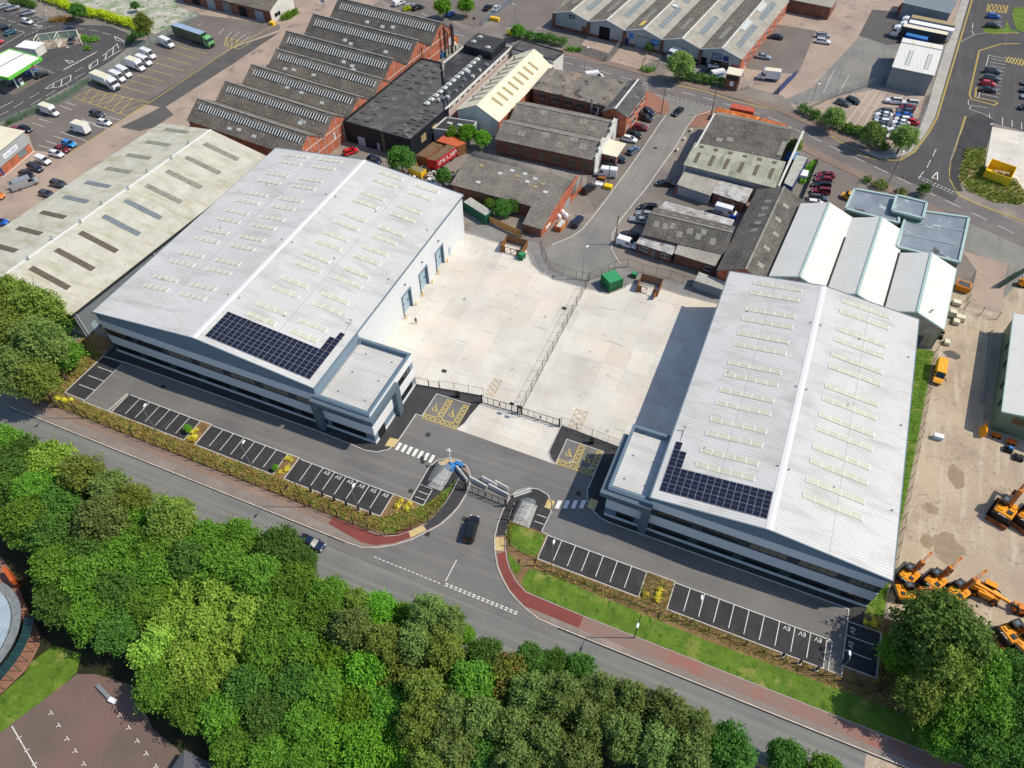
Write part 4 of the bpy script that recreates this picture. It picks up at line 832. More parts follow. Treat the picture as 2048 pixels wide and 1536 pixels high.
pp.tube(fr(36.4,.6,0),fr(36.4,.6,6.9),.09);pp.tube(fr(36.4,22,0),fr(36.4,22,6.9),.09);pp.build('downpipe',M['sign_white'],R0)
for k in range(8):
 a=MB();p=pt(0,-1 if k%2 else 1,.97,6+k*7);a.tube(p,p+Vector((0,0,.7)),.12);a.tube(p+Vector((0,0,.7)),p+Vector((0,0,.85)),.22);a.build('roof_vent',M['grey_metal'],R0)
def factory(label,fr,n,Wb,D,eave,apex,m,v0,glass,sky_v0):
 R=thing('factory',label,'factory',fr(n*Wb/2,D/2))
 pt=gables(R,fr,n,Wb,D,eave,apex,M['brick'],m,ridge=M['lead'],gm=M['brick'])
 for i in range(n):
  skylight(R,pt,i,-1,.52,.80,sky_v0,D-2.0,glass,bars=int((D-2.0-sky_v0)/.86),name='glazed_strip',h=.1)
  for k in range(3):
   v=rnd.uniform(6,D-6);s=rnd.uniform(.12,.4);skylight(R,pt,i,-1,s,s+.12,v,v+1.4,M['sky_clear'],name='patch_sheet',h=.03)
 fm_=MB()
 for i in range(n):
  for f in(.0,.25,.5,.75):fm_.bar(fr(i*Wb+f*Wb,-.06,.1),fr(i*Wb+f*Wb,-.06,eave+(apex-eave)*(1-abs(f-.5)*2)-.15),.16,.12)
  fm_.bar(fr(i*Wb,-.07,eave-.2),fr((i+1)*Wb,-.07,eave-.2),.12,.16);fm_.bar(fr(i*Wb,-.08,eave-.1),fr((i+.5)*Wb,-.08,apex-.1),.12,.16);fm_.bar(fr((i+.5)*Wb,-.08,apex-.1),fr((i+1)*Wb,-.08,eave-.1),.12,.16)
  fm_.bar(fr(i*Wb,-.07,2.6),fr((i+1)*Wb,-.07,2.6),.12,.14)
 fm_.build('steel_framing',M['steel_white'],R)
 return R,pt
frA=Frame(-115.8,136.7-5.4,84.0)
RA,ptA=factory('four-bay brick factory with mottled brown-grey ridged roofs behind the white warehouse',frA,4,10.75,37.5,5.6,9.0,M['brown_cement_x'],0,M['dark_glass'],1.2)
frB=Frame(-113.6,171.0,84.8)
RB,ptB=factory('three-bay brick factory with dark ridged roofs and steel chimneys beyond the four-bay one',frB,3,13.0,38.0,6.1,10.5,M['dark_cement_x'],0,M['dark_glass'],1.2)
bw=MB();frB.box(bw,-.35,0.0,-.2,38.2,0,6.0);bw.build('tarred_side_wall',M['black_clad'],RB)
opening(RA,frA(14.5,0),frA(15.3,0),2.6,4.6,M['sky_clear'],'door',nrm=-frA.v);signboard(RB,frB(36.5,0),frB(38.5,0),1.5,4.0,M['sign_white'],nrm=-frB.v)
opening(RB,frB(31.5,0),frB(32.3,0),.6,2.6,M['dark_glass'],'window',M['sky_tan'],1,nrm=-frB.v)
for u,v,h,r in((20.3,-.7,7.6,.16),(32.2,-1.2,9.0,.3),(35.8,-1.6,8.6,.3),(37.6,-1.0,7.4,.22),(34.6,-.9,6.6,.16)):
 c=MB();p=frB(u,v);c.tube(p,p+Vector((0,0,h)),r,n=10);c.tube(p+Vector((0,0,h)),p+Vector((0,0,h+.15)),r*1.3,n=10);c.tube(p+Vector((0,0,h+.35)),p+Vector((0,0,h+.55)),r*1.6,r*.6,n=10);c.build('chimney',M['chimney'],RB)
RC=thing('works_building','long black-clad works with flat felt roof and row of pyramid skylights','factory',(-100,175,0))
pA=[(-113.2,149.9),(-92.4,148.6),(-90.6,165.0),(-89.9,166),(-103.5,188.6),(-110.2,188.8)]
pB=[(-90.5,165.2),(-87.8,205.2),(-101.0,203.4),(-102.6,188.4)]
MB().prism(pA,0,5.7).build('front_hall',M['black_clad'],RC);MB().prism([(-112.9,150.2),(-92.7,148.95),(-90.95,165.0),(-103.7,188.3),(-109.95,188.5)],5.7,5.86).build('felt_roof',M['felt'],RC)
MB().prism(pB,0,6.0).build('long_hall',M['pinkwall'],RC);MB().prism([(-90.9,165.5),(-88.2,204.8),(-100.7,203.0),(-102.3,188.6)],6.0,6.15).build('felt_roof',M['felt_black'],RC)
pr=MB()
for a,b in zip(pA,pA[1:]+pA[:1]):pr.bar((a[0],a[1],5.95),(b[0],b[1],5.95),.35,.5)
pr.build('parapet',M['black_clad'],RC)
pr=MB()
for a,b in((pB[0],pB[1]),(pB[1],pB[2]),(pB[2],pB[3])):pr.bar((a[0],a[1],6.2),(b[0],b[1],6.2),.35,.5)
pr.build('parapet',M['white_wall'],RC)
for k in range(15):
 f=k/14;c=Vector((-96.6+2.7*f,166.3+32.6*f,6.15));mb=MB();s=.62
 mb.box(c.x-s-.1,c.x+s+.1,c.y-s-.1,c.y+s+.1,6.15,6.35,1);mb.add([c+Vector((x*s,y*s,.2)) for x,y in((-1,-1),(1,-1),(1,1),(-1,1))]+[c+Vector((0,0,.85))],[(0,1,4),(1,2,4),(2,3,4),(3,0,4)],0)
 mb.build('pyramid_skylight',[M['sky_clear'],M['glaze_bar']],RC)
for row,(xa,ya,xb,yb,n) in enumerate(((-111,152.5,-106.8,186,11),(-107.5,152.5,-103.4,184,9),(-97.5,150.5,-95.2,163.5,8),(-94.6,150.3,-92.6,163.2,8),(-101.5,176,-99.6,201,7),(-104.6,172,-102.9,183,4))):
 for k in range(n):
  if row in(1,) and k in(3,4):continue
  f=k/(n-1);x,y=xa+(xb-xa)*f,ya+(yb-ya)*f;mb=MB();mb.box(x-.75,x+.75,y-.45,y+.45,5.8,6.08);mb.box(x-.62,x+.62,y-.32,y+.32,6.08,6.12);mb.build('roof_upstand',M['felt'],RC)
for k,(x,y) in enumerate(((-91.5,178),(-91.0,184),(-90.2,192),(-90.6,188),(-92.5,181.5),(-93.5,186.0),(-93.2,173),(-92.6,171),(-93.8,170.2),(-94.2,168.6),(-92.0,175))):
 mb=MB();s=.35+.12*(k%3);mb.box(x-s,x+s,y-s,y+s,6.15,6.6+.2*(k%2));mb.tube((x,y,6.6),(x,y,7.0),.22,n=8);mb.build('roof_vent',M['sky_clear' if k%2 else 'grey_metal'],RC)
MB().prism([(-100.0,197.0),(-90.2,195.6),(-89.6,204.9),(-99.4,206.0)],6.0,8.2).build('plant_room',M['black_clad'],RC);MB().prism([(-99.8,197.2),(-90.4,195.9),(-89.9,204.7),(-99.2,205.7)],8.2,8.3).build('felt_roof',M['felt_black'],RC)
for x,y in((-97.5,203.5),(-98,200),(-92.5,198.2)):
 mb=MB();mb.box(x-.7,x+.7,y-.5,y+.5,8.3,8.5);mb.add([(x-.6,y-.4,8.5),(x+.6,y-.4,8.5),(x+.6,y+.4,8.5),(x-.6,y+.4,8.5),(x,y,9.0)],[(0,1,4),(1,2,4),(2,3,4),(3,0,4)]);mb.build('pyramid_skylight',M['sky_clear'],RC)
for f in(.28,.6):a=Vector((-92.4,148.6,0)).lerp(Vector((-90.6,165,0)),f);b=Vector((-92.4,148.6,0)).lerp(Vector((-90.6,165,0)),f+.14);opening(RC,a,b,2.6,4.6,M['sky_tan'],'window',M['sky_tan'],2)
for k in range(12):
 f=.06+k*.078;a=Vector((-90.5,165.2,0)).lerp(Vector((-87.8,205.2,0)),f);b=Vector((-90.5,165.2,0)).lerp(Vector((-87.8,205.2,0)),f+.04);opening(RC,a,b,4.9,5.8,M['dark_glass'],'window',M['sign_white'],2)
lad=MB();lad.tube((-101.3,149.0,.2),(-101.3,149.0,6.6),.05);lad.tube((-100.7,149.0,.2),(-100.7,149.0,6.6),.05)
for k in range(18):lad.tube((-101.3,149.0,.5+k*.34),(-100.7,149.0,.5+k*.34),.03)
lad.build('ladder',M['sky_tan'],RC)
opening(RC,(-109.5,149.66),(-107.2,149.5),0,2.6,M['door_blue'],'blue_door');opening(RC,(-103.4,149.28),(-102.5,149.22),0,2.2,M['shutter'],'grey_door')
RD=thing('office_block','small flat black-roofed block at the end of the cream shed','building',(-86,162,0))
MB().prism([(-91.0,158.6),(-81.3,160.2),(-81.6,166.0),(-90.3,165.0)],0,3.9).build('wall',M['grey_clad'],RD);MB().prism([(-90.7,158.95),(-81.65,160.5),(-81.95,165.6),(-90.05,164.7)],3.9,4.02).build('felt_roof',M['felt_black'],RD)
pr=MB();P4=[(-91.0,158.6),(-81.3,160.2),(-81.6,166.0),(-90.3,165.0)]
for a,b in zip(P4,P4[1:]+P4[:1]):pr.bar((a[0],a[1],4.05),(b[0],b[1],4.05),.22,.3)
pr.build('parapet',M['white_wall'],RD)
for x,y in((-88,162.5),(-85,162.8)):mb=MB();mb.box(x-.7,x+.7,y-.4,y+.4,4.02,4.3);mb.build('skylight',M['sky_clear'],RD)
opening(RD,(-81.3,161.2),(-81.45,163.8),1.0,2.6,M['dark_glass'],'window',M['sign_white'],2)
fr=Frame(-88.6,168.2,-4.0);RE=thing('shed','cream-roofed factory shed with tan rooflight strips beside the black works','factory',fr(6,17))
pt=gables(RE,fr,1,13.0,35.0,4.9,8.0,M['brick'],M['cream_sheet_y'],ridge=False,gm=M['white_wall'])
for k in range(8):skylight(RE,pt,0,1,.28,.78,5.5+k*3.2,6.5+k*3.2,M['sky_tan'])
for k in range(9):skylight(RE,pt,0,-1,.25,.85,4+k*3.2,4.9+k*3.2,M['sky_strip'])
for k in range(6):mb=MB();p=pt(0,-1,.4,5+k*5);mb.tube(p,p+Vector((0,0,.8)),.2);mb.tube(p+Vector((0,0,.8)),p+Vector((0,0,1.0)),.35);mb.build('roof_vent',M['grey_metal'],RE)
RF=thing('office_block','flat-roofed dark block with white front at the far end of the cream shed','building',(-80,206,0))
MB().prism([(-87.2,203.8),(-73.0,201.8),(-72.0,207.5),(-86.2,210.0)],0,6.3).build('wall',M['white_wall'],RF);MB().prism([(-86.9,204.2),(-73.3,202.2),(-72.4,207.2),(-85.9,209.6)],6.3,6.42).build('felt_roof',M['felt'],RF)
pr=MB();P4=[(-87.2,203.8),(-73.0,201.8),(-72.0,207.5),(-86.2,210.0)]
for a,b in zip(P4,P4[1:]+P4[:1]):pr.bar((a[0],a[1],6.5),(b[0],b[1],6.5),.3,.4)
pr.build('parapet',M['felt_black'],RF)
RG=thing('brick_offices','two-storey brown brick offices with patched flat felt roof near the estate road corner','building',(-58,189,0))
P4=[(-72.5,184.6),(-50.4,183.0),(-49.0,197.8),(-72.2,196.4)]
MB().prism(P4,0,6.3).build('wall',M['brick_dark'],RG)
MB().prism([(-72.9,184.2),(-50.2,182.6),(-48.8,198.2),(-72.6,196.8)],6.3,6.5).build('felt_roof',mat('patched_felt',S(128,122,114),S(100,97,92),ns=.25,fine=.15,third=(S(70,68,66),.3,.56,.62),streak=(S(160,140,122),(.3,.12,1),.55,.7)),RG)
fr=Frame(-50.6,180.6,-4.0)
pt=gables(RG,fr,1,6.8,17.0,6.2,7.8,M['brick'],M['felt'],ridge=M['glaze_bar'],gm=M['brick'])
for k in range(5):
 x=-70.6+k*3.9;opening(RG,(x,184.47-.07*(x+72.5)),(x+2.0,184.33-.07*(x+72.5)),3.9,5.5,M['dark_glass'],'window',M['steel_white'],3);opening(RG,(x,184.47-.07*(x+72.5)),(x+2.0,184.33-.07*(x+72.5)),1.0,2.4,M['dark_glass'],'window',M['steel_white'],3)
for k in range(3):opening(RG,fr(6.8,2.5+k*4.6),fr(6.8,5.5+k*4.6),3.7,5.3,M['dark_glass'],'window',M['sign_white'],3)
for k in range(2):opening(RG,fr(6.8,5+k*5.2),fr(6.8,8.2+k*5.2),1.0,2.6,M['dark_glass'],'window',M['sign_white'],3)
opening(RG,fr(6.8,.8),fr(6.8,2.6),0,3.0,M['shutter'],'grey_door');opening(RG,(-53.6,183.2),(-52.6,183.15),3.3,5.6,M['sign_white'],'upper_door')
fl=MB();fl.tube((-54.6,182.6,0),(-54.6,182.6,7.6),.28,n=10);fl.tube((-54.6,182.6,7.6),(-54.6,182.6,8.0),.4,n=10);fl.build('flue',M['grey_metal'],RG)
st=MB()
for k in range(10):st.box(-52.6+k*.3,-52.3+k*.3,181.9,182.9,3.2-k*.32,3.28-k*.32)
st.bar((-52.6,181.9,4.2),(-49.6,181.9,1.0),.05,.06);st.bar((-52.6,181.9,3.2),(-49.6,181.9,0.05),.06,.2);st.build('outside_stair',M['grey_metal'],RG)
fr=Frame(-46.0,160.3,91.0);RH=thing('shed','twin-ridge grey asbestos shed with stepped white gable facing the estate road','factory',fr(10,13))
pt=gables(RH,fr,2,10.0,27.0,4.5,6.6,M['brick_dark'],M['grey_cement_x'],gm=M['white_wall'])
for k,(i,sd,s,v) in enumerate(((0,-1,.35,3),(0,-1,.2,9),(0,-1,.55,13.5),(0,-1,.7,6),(1,-1,.5,6.5),(1,-1,.35,12),(1,-1,.25,3.5),(1,-1,.6,18),(0,-1,.4,20))):skylight(RH,pt,i,sd,s,s+.32,v,v+2.1,M['sky_strip'])
pw=MB()
for i in range(2):
 for a,b,h in((0,2.2,5.4),(2.2,3.8,6.3),(3.8,6.2,7.4),(6.2,7.8,6.3),(7.8,10,5.4)):fr.box(pw,i*10+a,i*10+b,-.28,0-.0,0,h)
pw.build('stepped_gable',M['white_wall'],RH)
for i in range(2):opening(RH,fr(i*10+3.6,-.28),fr(i*10+6.4,-.28),0,3.4,M['shutter'],'roller_door',nrm=-fr.v)
for k in range(6):opening(RH,fr(0,3.2+k*4.0),fr(0,1.2+k*4.0),1.2,3.2,M['dark_glass'],'window',M['sky_tan'],4,nrm=-fr.u)
RH2=thing('gatehouse','small dark brick office with cream roof and red door beside the twin-ridge shed','building',(-43.5,170,0))
MB().prism([(-46.6,166.4),(-42.0,166.2),(-41.6,172.4),(-46.2,172.8)],0,2.9).build('wall',M['brick_dark'],RH2);MB().prism([(-46.2,166.0),(-41.7,165.8),(-41.3,172.7),(-45.9,173.1)],2.9,3.1).build('flat_roof',M['cream_sheet_y'],RH2)
opening(RH2,(-46.3,166.39),(-45.3,166.35),0,2.2,M['red_paint'],'red_door');opening(RH2,(-43.6,166.27),(-42.8,166.23),.8,2.2,M['dark_glass'],'window',M['sign_white'],1);opening(RH2,(-42.0,167.2),(-41.7,170.8),1.0,2.2,M['dark_glass'],'window',M['sign_white'],3)
RI=thing('shed','brick shed with grey barrel vault and patched mono-pitch roof beside the skip','factory',(-62,143,0))
bv=MB();n=14;xa,xb,yc,rad=-75.4,-46.6,150.2,2.9
ring=[(yc+rad*math.cos(PI*i/n),2.6+rad*math.sin(PI*i/n)) for i in range(n+1)]
bv.add([(xa,y,z) for y,z in ring]+[(xb,y,z) for y,z in ring],[(i,i+1,n+2+i,n+1+i) for i in range(n)]+[tuple(range(n,-1,-1)),tuple(range(n+1,2*n+2))]);bv.build('barrel_roof',M['grey_cement_x'],RI,smooth=True)
mp=MB();v=[(-75.8,138.0,3.5),(-48.6,137.2,3.5),(-47.6,148.2,5.6),(-75.8,148.2,5.6)]
mp.add(v+[(a,b,c+.15) for a,b,c in v],[(3,2,1,0),(4,5,6,7),(0,1,5,4),(1,2,6,5),(2,3,7,6),(3,0,4,7)])
v=[(-54.0,131.7,2.35),(-48.9,131.4,2.35),(-48.6,137.2,3.5),(-54.0,137.36,3.5)]
mp.add(v+[(a,b,c+.15) for a,b,c in v],[(3,2,1,0),(4,5,6,7),(0,1,5,4),(1,2,6,5),(2,3,7,6),(3,0,4,7)])
mp.build('mono_pitch_roof',M['grey_cement_x'],RI)
wb=MB();wb.prism([(-75.4,138.3),(-54.0,137.7),(-54.0,138.1),(-75.4,138.7)],0,3.45);wb.prism([(-75.5,138.4),(-75.1,138.4),(-75.1,152.8),(-75.5,152.8)],0,3.4);wb.prism([(-53.8,131.9),(-49.2,131.6),(-49.2,132.0),(-53.8,132.3)],0,2.33);wb.prism([(-53.8,132.3),(-53.4,132.3),(-53.4,138),(-53.8,138)],0,2.35)
wb.build('wall',M['brick_dark'],RI)
ge=MB();ge.add([(-49.1,131.6,0),(-46.7,153.0,0),(-46.7,153.0,3.6),(-46.9,150.4,5.9),(-47.0,148.3,5.5),(-48.6,137.2,3.45),(-49.1,131.6,2.3)]+[(-49.5,131.6,0),(-47.1,153.0,0),(-47.1,153.0,3.6),(-47.3,150.4,5.9),(-47.4,148.3,5.5),(-49.0,137.2,3.45),(-49.5,131.6,2.3)],[tuple(range(7)),tuple(range(13,6,-1))]+[(i,(i+1)%7,7+(i+1)%7,7+i) for i in range(7)]);ge.build('gable_wall',M['brick'],RI)
def mpz(y):return 3.65+2.1*(y-137.6)/10.6
for k,(x,y,m_) in enumerate(((-66,144.5,'sky_clear'),(-70,140.2,'sky_clear'),(-63.5,146.3,'sky_clear'),(-61.5,145,'sky_tan'),(-60,146.2,'sky_clear'),(-58.5,144,'sky_clear'),(-57,145.5,'sky_clear'),(-56,143,'sky_tan'),(-54.5,144.5,'sky_tan'),(-53,142.2,'sky_clear'),(-71.5,145.5,'sky_tan'))):
 mb=MB();a,b=1.1,.8;q=[(x,y,mpz(y)+.03),(x+a,y,mpz(y)+.03),(x+a,y+b,mpz(y+b)+.03),(x,y+b,mpz(y+b)+.03)];mb.add(q+[(p,r,s+.05) for p,r,s in q],[(4,5,6,7),(0,1,5,4),(1,2,6,5),(2,3,7,6),(3,0,4,7)]);mb.build('rooflight',M[m_],RI)
signboard(RI,(-48.0,141.5),(-47.3,147.5),2.7,3.2,M['sign_white']);opening(RI,(-47.75,143.5),(-47.4,146.3),0,2.6,M['shutter'],'roller_door');opening(RI,(-48.85,134.0),(-48.6,136.2),.6,1.5,M['sign_white'],'poster')
RJ=thing('works_building','grey-roofed works with white gables and a pale lean-to by the estate road','factory',(-12,177,0))
def slope(root,pts,t,m,name='roof'):
 mb=MB();mb.add(list(pts)+[(a,b,c+t) for a,b,c in pts],[(3,2,1,0),(4,5,6,7),(0,1,5,4),(1,2,6,5),(2,3,7,6),(3,0,4,7)]);return mb.build(name,m,root)
slope(RJ,[(-23.2,176.4,4.6),(-2.6,177.0,4.6),(-1.8,190.2,6.0),(-22.4,190.4,6.0)],.15,M['dark_cement_x'])
slope(RJ,[(-24.6,166.5,4.5),(-1.4,165.2,4.5),(-1.0,176.4,5.2),(-24.2,176.4,5.2)],.15,M['mossy_white_x'],'lean_to_roof')
slope(RJ,[(-22.4,190.5,6.0),(-1.8,190.3,6.0),(-1.4,193.4,5.0),(-22.2,193.8,5.0)],.15,M['grey_cement_x'])
w=MB();w.prism([(-24.3,166.9),(-1.8,165.6),(-1.8,166.0),(-24.3,167.3)],0,4.45);w.build('wall',M['grey_clad2'],RJ)
for x0,x1 in((-24.4,-22.0),(-2.4,-1.2)):
 gw=MB();xm=x0 if x0<-10 else x1
 pf=[(166.8,0),(192.5,0),(193.4,4.9),(190.4,6.5),(176.4,5.4),(166.8,4.5)]
 gw.add([(xm+(y-166)*.07,y,z) for y,z in pf]+[(xm+.35+(y-166)*.07,y,z) for y,z in pf],[tuple(range(6)),tuple(range(11,5,-1))]+[(i,(i+1)%6,6+(i+1)%6,6+i) for i in range(6)]);gw.build('gable_wall',M['white_wall'],RJ)
for k in range(6):
 x=-22.6+k*3.7;q=[(x,168.3,4.83),(x+.9,168.3,4.83),(x+1.1,172.6,5.12),(x+.2,172.6,5.12)];slope(RJ,q,.06,M['sky_dark'],'rooflight')
 q=[(x,174.6,5.26),(x+1.0,174.6,5.26),(x+1.0,175.5,5.33),(x,175.5,5.33)];slope(RJ,q,.08,M['sky_dark'],'rooflight')
for x,y in((-19.5,179.5),(-17,180.5)):
 z=4.78+1.4*(y-176.6)/13.6;slope(RJ,[(x,y,z),(x+1.6,y,z),(x+1.6,y+1.5,z+.23),(x,y+1.5,z+.23)],.06,M['sky_strip'],'rooflight')
slope(RJ,[(-3.8,179,5.02),(-2.7,179,5.02),(-2.3,185,5.64),(-3.4,185,5.64)],.08,M['sky_strip'],'rooflight')
RK=thing('store_building','low grey flat-roofed store against the lean-to','building',(-19.5,162,0))
MB().prism([(-24.0,160.4),(-15.7,158.9),(-15.3,166.0),(-23.9,166.4)],0,2.9).build('wall',M['grey_clad'],RK);MB().prism([(-24.3,160.0),(-15.5,158.5),(-15.1,166.3),(-24.0,166.7)],2.9,3.1).build('flat_roof',M['pale_cement_x'],RK)
opening(RK,(-20.6,159.79),(-16.4,159.03),0,2.4,M['shutter'],'garage_door')
RL=thing('store_building','low brick store with streaky pale felt roof beside the grey store','building',(-11,162,0))
MB().prism([(-15.2,160.2),(-7.2,158.9),(-6.8,164.9),(-14.8,165.3)],0,3.0).build('wall',M['brick_dark'],RL);MB().prism([(-15.45,159.8),(-7.0,158.5),(-6.5,165.2),(-15.0,165.6)],3.0,3.2).build('felt_roof',M['felt_pale'],RL)
for a in(-13.6,-10.2):opening(RL,(a,160.2-.16*(a+15.2)),(a+.9,160.06-.16*(a+15.2)),0,2.1,M['sky_blue'],'door')
RM=thing('works_building','L-shaped works with long mottled cement gable and low brick wings behind the cul-de-sac','factory',(-6,142,0))
fr=Frame(-7.6,130.6,-4.2);pt=gables(RM,fr,1,11.2,32.5,4.5,7.0,M['brick'],M['dark_cement_y'],gm=M['brick'])
for k,(sd,s,v) in enumerate(((1,.45,3),(1,.5,9),(1,.4,15),(1,.55,20),(-1,.5,14),(-1,.5,17),(-1,.5,20),(-1,.5,23),(-1,.5,26),(1,.5,26))):skylight(RM,pt,0,sd,s,s+.26,v,v+1.3,M['sky_strip'])
fr2=Frame(-7.6,137.2,90.0);pt2=gables(RM,fr2,1,10.5,18.6,3.8,6.0,M['brick_dark'],M['dark_cement_x'],ends=(False,True))
for k,(s,v) in enumerate(((.4,16),(.5,12.2),(.2,10.2),(.45,8.2),(.3,6.0),(.25,2.6),(.55,5.2),(.4,13.8))):skylight(RM,pt2,0,-1,s,s+.28,v,v+1.3,M['sky_strip'])
for k in range(6):skylight(RM,pt2,0,1,.45,.62,1.5+k*2.9,2.6+k*2.9,M['sky_strip'])
MB().prism([(-25.7,148.4),(-8.4,147.4),(-8.2,151.0),(-24.9,151.9)],0,3.0).build('flat_wing',M['brick_dark'],RM);MB().prism([(-25.9,148.2),(-8.3,147.3),(-8.1,151.2),(-25.0,152.1)],3.0,3.2).build('felt_roof',M['felt_pale'],RM)
MB().prism([(-26.9,134.8),(-18.6,133.9),(-18.2,137.4),(-26.4,138.0)],0,2.8).build('front_office',M['brick_dark'],RM);MB().prism([(-27.1,134.5),(-18.4,133.6),(-18.0,137.7),(-26.6,138.3)],2.8,3.0).build('felt_roof',M['felt_pale'],RM)
opening(RM,(-26.2,134.72),(-24.0,134.48),1.2,2.2,M['dark_glass'],'window',M['sign_white'],3);opening(RM,(-20.9,134.15),(-19.2,133.97),1.2,2.2,M['dark_glass'],'window',M['sign_white'],2);opening(RM,(-23.2,134.4),(-22.3,134.3),0,2.1,M['sky_blue'],'door')
MB().prism([(-17.9,134.4),(-8.5,133.6),(-8.3,137.3),(-17.7,138.2)],0,3.0).build('side_bay',M['brick_dark'],RM);slope(RM,[(-18.1,134.0,3.02),(-8.3,133.2,3.02),(-8.1,137.6,3.6),(-17.9,138.5,3.6)],.15,M['pale_cement_x'],'lean_to_roof')
for x in(-10.8,-8.2):opening(RM,(x,133.8-.085*(x+10.8)),(x+1.4,133.68-.085*(x+10.8)),.9,2.1,M['dark_glass'],'window',M['sign_white'],2)
fr=Frame(3.0,131.3,-4.5);RN=thing('depot','three-bay white-roofed depot with green trim and flat-roofed offices behind the digger yard','depot',fr(17,20))
frJ=fr
stain=mat('stained_render',S(168,160,148),S(140,130,118),ns=.4,fine=.12,third=(S(146,92,62),.5,.58,.66))
for i,D_ in enumerate((28.2,28.0,20.0)):gables(RN,fr,1,11.6,D_,5.8,8.0,M['green_clad'],M['clean_white_y'],ridge=M['mint_trim'],gm=stain,u0=i*11.6,oh=.12)
for u in(11.6,23.2):MB().bar(fr(u,-.1,6.0),fr(u,20,6.0),.4,.1).build('valley_gutter',M['moss_gutter'],RN)
e=MB();e.bar(fr(34.9,-.3,5.75),fr(34.9,20.3,5.75),.2,.3)
for i in range(3):
 for f0,f1 in((0,.5),(.5,1)):e.bar(fr((i+f0)*11.6,-.38,5.85+(2.2 if f0 else 0)),fr((i+f1)*11.6,-.38,5.85+(0 if f0 else 2.2)),.14,.3)
e.build('green_trim',M['mint_trim'],RN)
def flat(root,P,zt,wm,rm,cop,name):
 MB().prism(P,0,zt-.3).build(name,wm,root)
 c=sum((Vector((p[0],p[1],0)) for p in P),Vector())/len(P);Q=[tuple(Vector((p[0],p[1],0)).lerp(c,.04)[:2]) for p in P];MB().prism(Q,zt-.3,zt-.18).build('membrane_roof',rm,root)
 m=MB()
 for a,b in zip(P,P[1:]+P[:1]):m.bar((a[0],a[1],zt-.1),(b[0],b[1],zt-.1),.55,.5)
 m.build('coping',cop,root)
flat(RN,[(14.9,160.5),(26.6,159.5),(26.0,169.8),(15.9,169.2)],6.5,M['green_clad'],M['felt_blue'],M['mint_trim'],'office_wing')
flat(RN,[(26.8,151.0),(39.7,150.6),(41.2,168.0),(28.2,166.0)],6.3,M['green_clad'],M['felt_blue'],M['mint_trim'],'office_wing')
flat(RN,[(24.6,162.3),(31.2,161.9),(31.7,168.4),(25.1,168.8)],7.5,M['green_clad'],M['felt_blue'],M['mint_trim'],'stair_tower')
for f in(.35,.68):a=Vector((26.8,151.0,6.2)).lerp(Vector((28.2,166.0,6.2)),f);b=Vector((39.7,150.6,6.2)).lerp(Vector((41.2,168.0,6.2)),f);mb=MB();mb.bar(a,b,.16,.12);mb.build('roof_joint',M['mint_trim'],RN)
fl=MB();p=fr(31.5,2,6.5);fl.path([p,p+Vector((0,0,1.3)),p+Vector((.35,0,1.5))],.12);fl.build('flue',mat('rusty_flue',S(140,86,56),fine=.15),RN)
opening(RN,fr(30.2,0),fr(32.4,0),0,2.6,M['felt'],'steel_door');
fr=Frame(48.9,111.2,-4.5);RO=thing('depot_hall','sage green clad depot hall with pale roof at the edge of the digger yard','depot',fr(9,15))
pt=gables(RO,fr,1,24,28,5.2,7.6,M['green_clad'],M['clean_white_y'],oh=.25)
g=MB();g.bar(fr(-.35,-.3,5.25),fr(-.35,28.3,5.25),.22,.22);g.bar(fr(-.2,-.3,5.25),fr(12,-.3,7.6),.14,.3);g.build('gutter',M['mint_trim'],RO)
for v in(3.5,8.5,14.5,20):opening(RO,fr(0,v+1.2),fr(0,v),2.4,4.0,M['dark_glass'],'window',M['moss_gutter'],1)
rp=MB();fr.box(rp,2,8,-.06,.0,3.2,4.6);rp.build('rusty_panel',mat('rusty_cladding',S(120,84,52),S(96,84,60),ns=.8,fine=.15),RO)
pb=MB();pb.bar(fr(-2.2,6,.35),fr(-2.2,27,.35),.18,.7);pb.build('low_rail',M['grey_metal'],RO)
fr=Frame(-85.6,235.6,-7.6);RP=thing('industrial_units','terrace of five gabled industrial units with grey roofs across the upper road','industrial unit',fr(31,22))
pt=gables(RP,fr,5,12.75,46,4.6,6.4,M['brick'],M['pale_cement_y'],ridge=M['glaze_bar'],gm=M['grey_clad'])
for i in range(5):
 skylight(RP,pt,i,1,.35,.62,5+2*(i%2),21,M['sky_blue'],bars=8);skylight(RP,pt,i,1,.35,.62,26,40,M['sky_blue'],bars=7);skylight(RP,pt,i,-1,.38,.6,7,16,M['sky_strip'],bars=4)
 dk_=MB()
 ws=MB();q=[pt(i,-1,.02,-.2,.012),pt(i,-1,.97,-.2,.012),pt(i,-1,.97,46.2,.012),pt(i,-1,.02,46.2,.012)];ws.add(q+[p+Vector((0,0,.02)) for p in q],[(4,5,6,7)]);ws.build('brown_slope',M['brown_cement_y'],RP)  # browner, darker layer over the same slope of every bay
 tb=MB();tb.bar(fr(i*12.75+.0,-.4,4.7),fr(i*12.75+6.37,-.4,6.5),.1,.26);tb.bar(fr(i*12.75+6.37,-.4,6.5),fr((i+1)*12.75,-.4,4.7),.1,.26);tb.build('white_bargeboard',M['sign_white'],RP)
 pl=MB();fr.box(pl,i*12.75-.45,i*12.75+.45,-.5,0,0,4.4);pl.build('brick_pier',M['brick_dark'],RP)
 bs=MB();fr.box(bs,i*12.75+.5,(i+1)*12.75-.5,-.06,0,0,.9);bs.build('brick_plinth',M['brick_dark'],RP)
def unit_op(i,a,b,z0,z1,m,name,frame=None,bars=2,proud=.1):return opening(RP,fr(i*12.75+a,0),fr(i*12.75+b,0),z0,z1,m,name,frame,bars,proud)
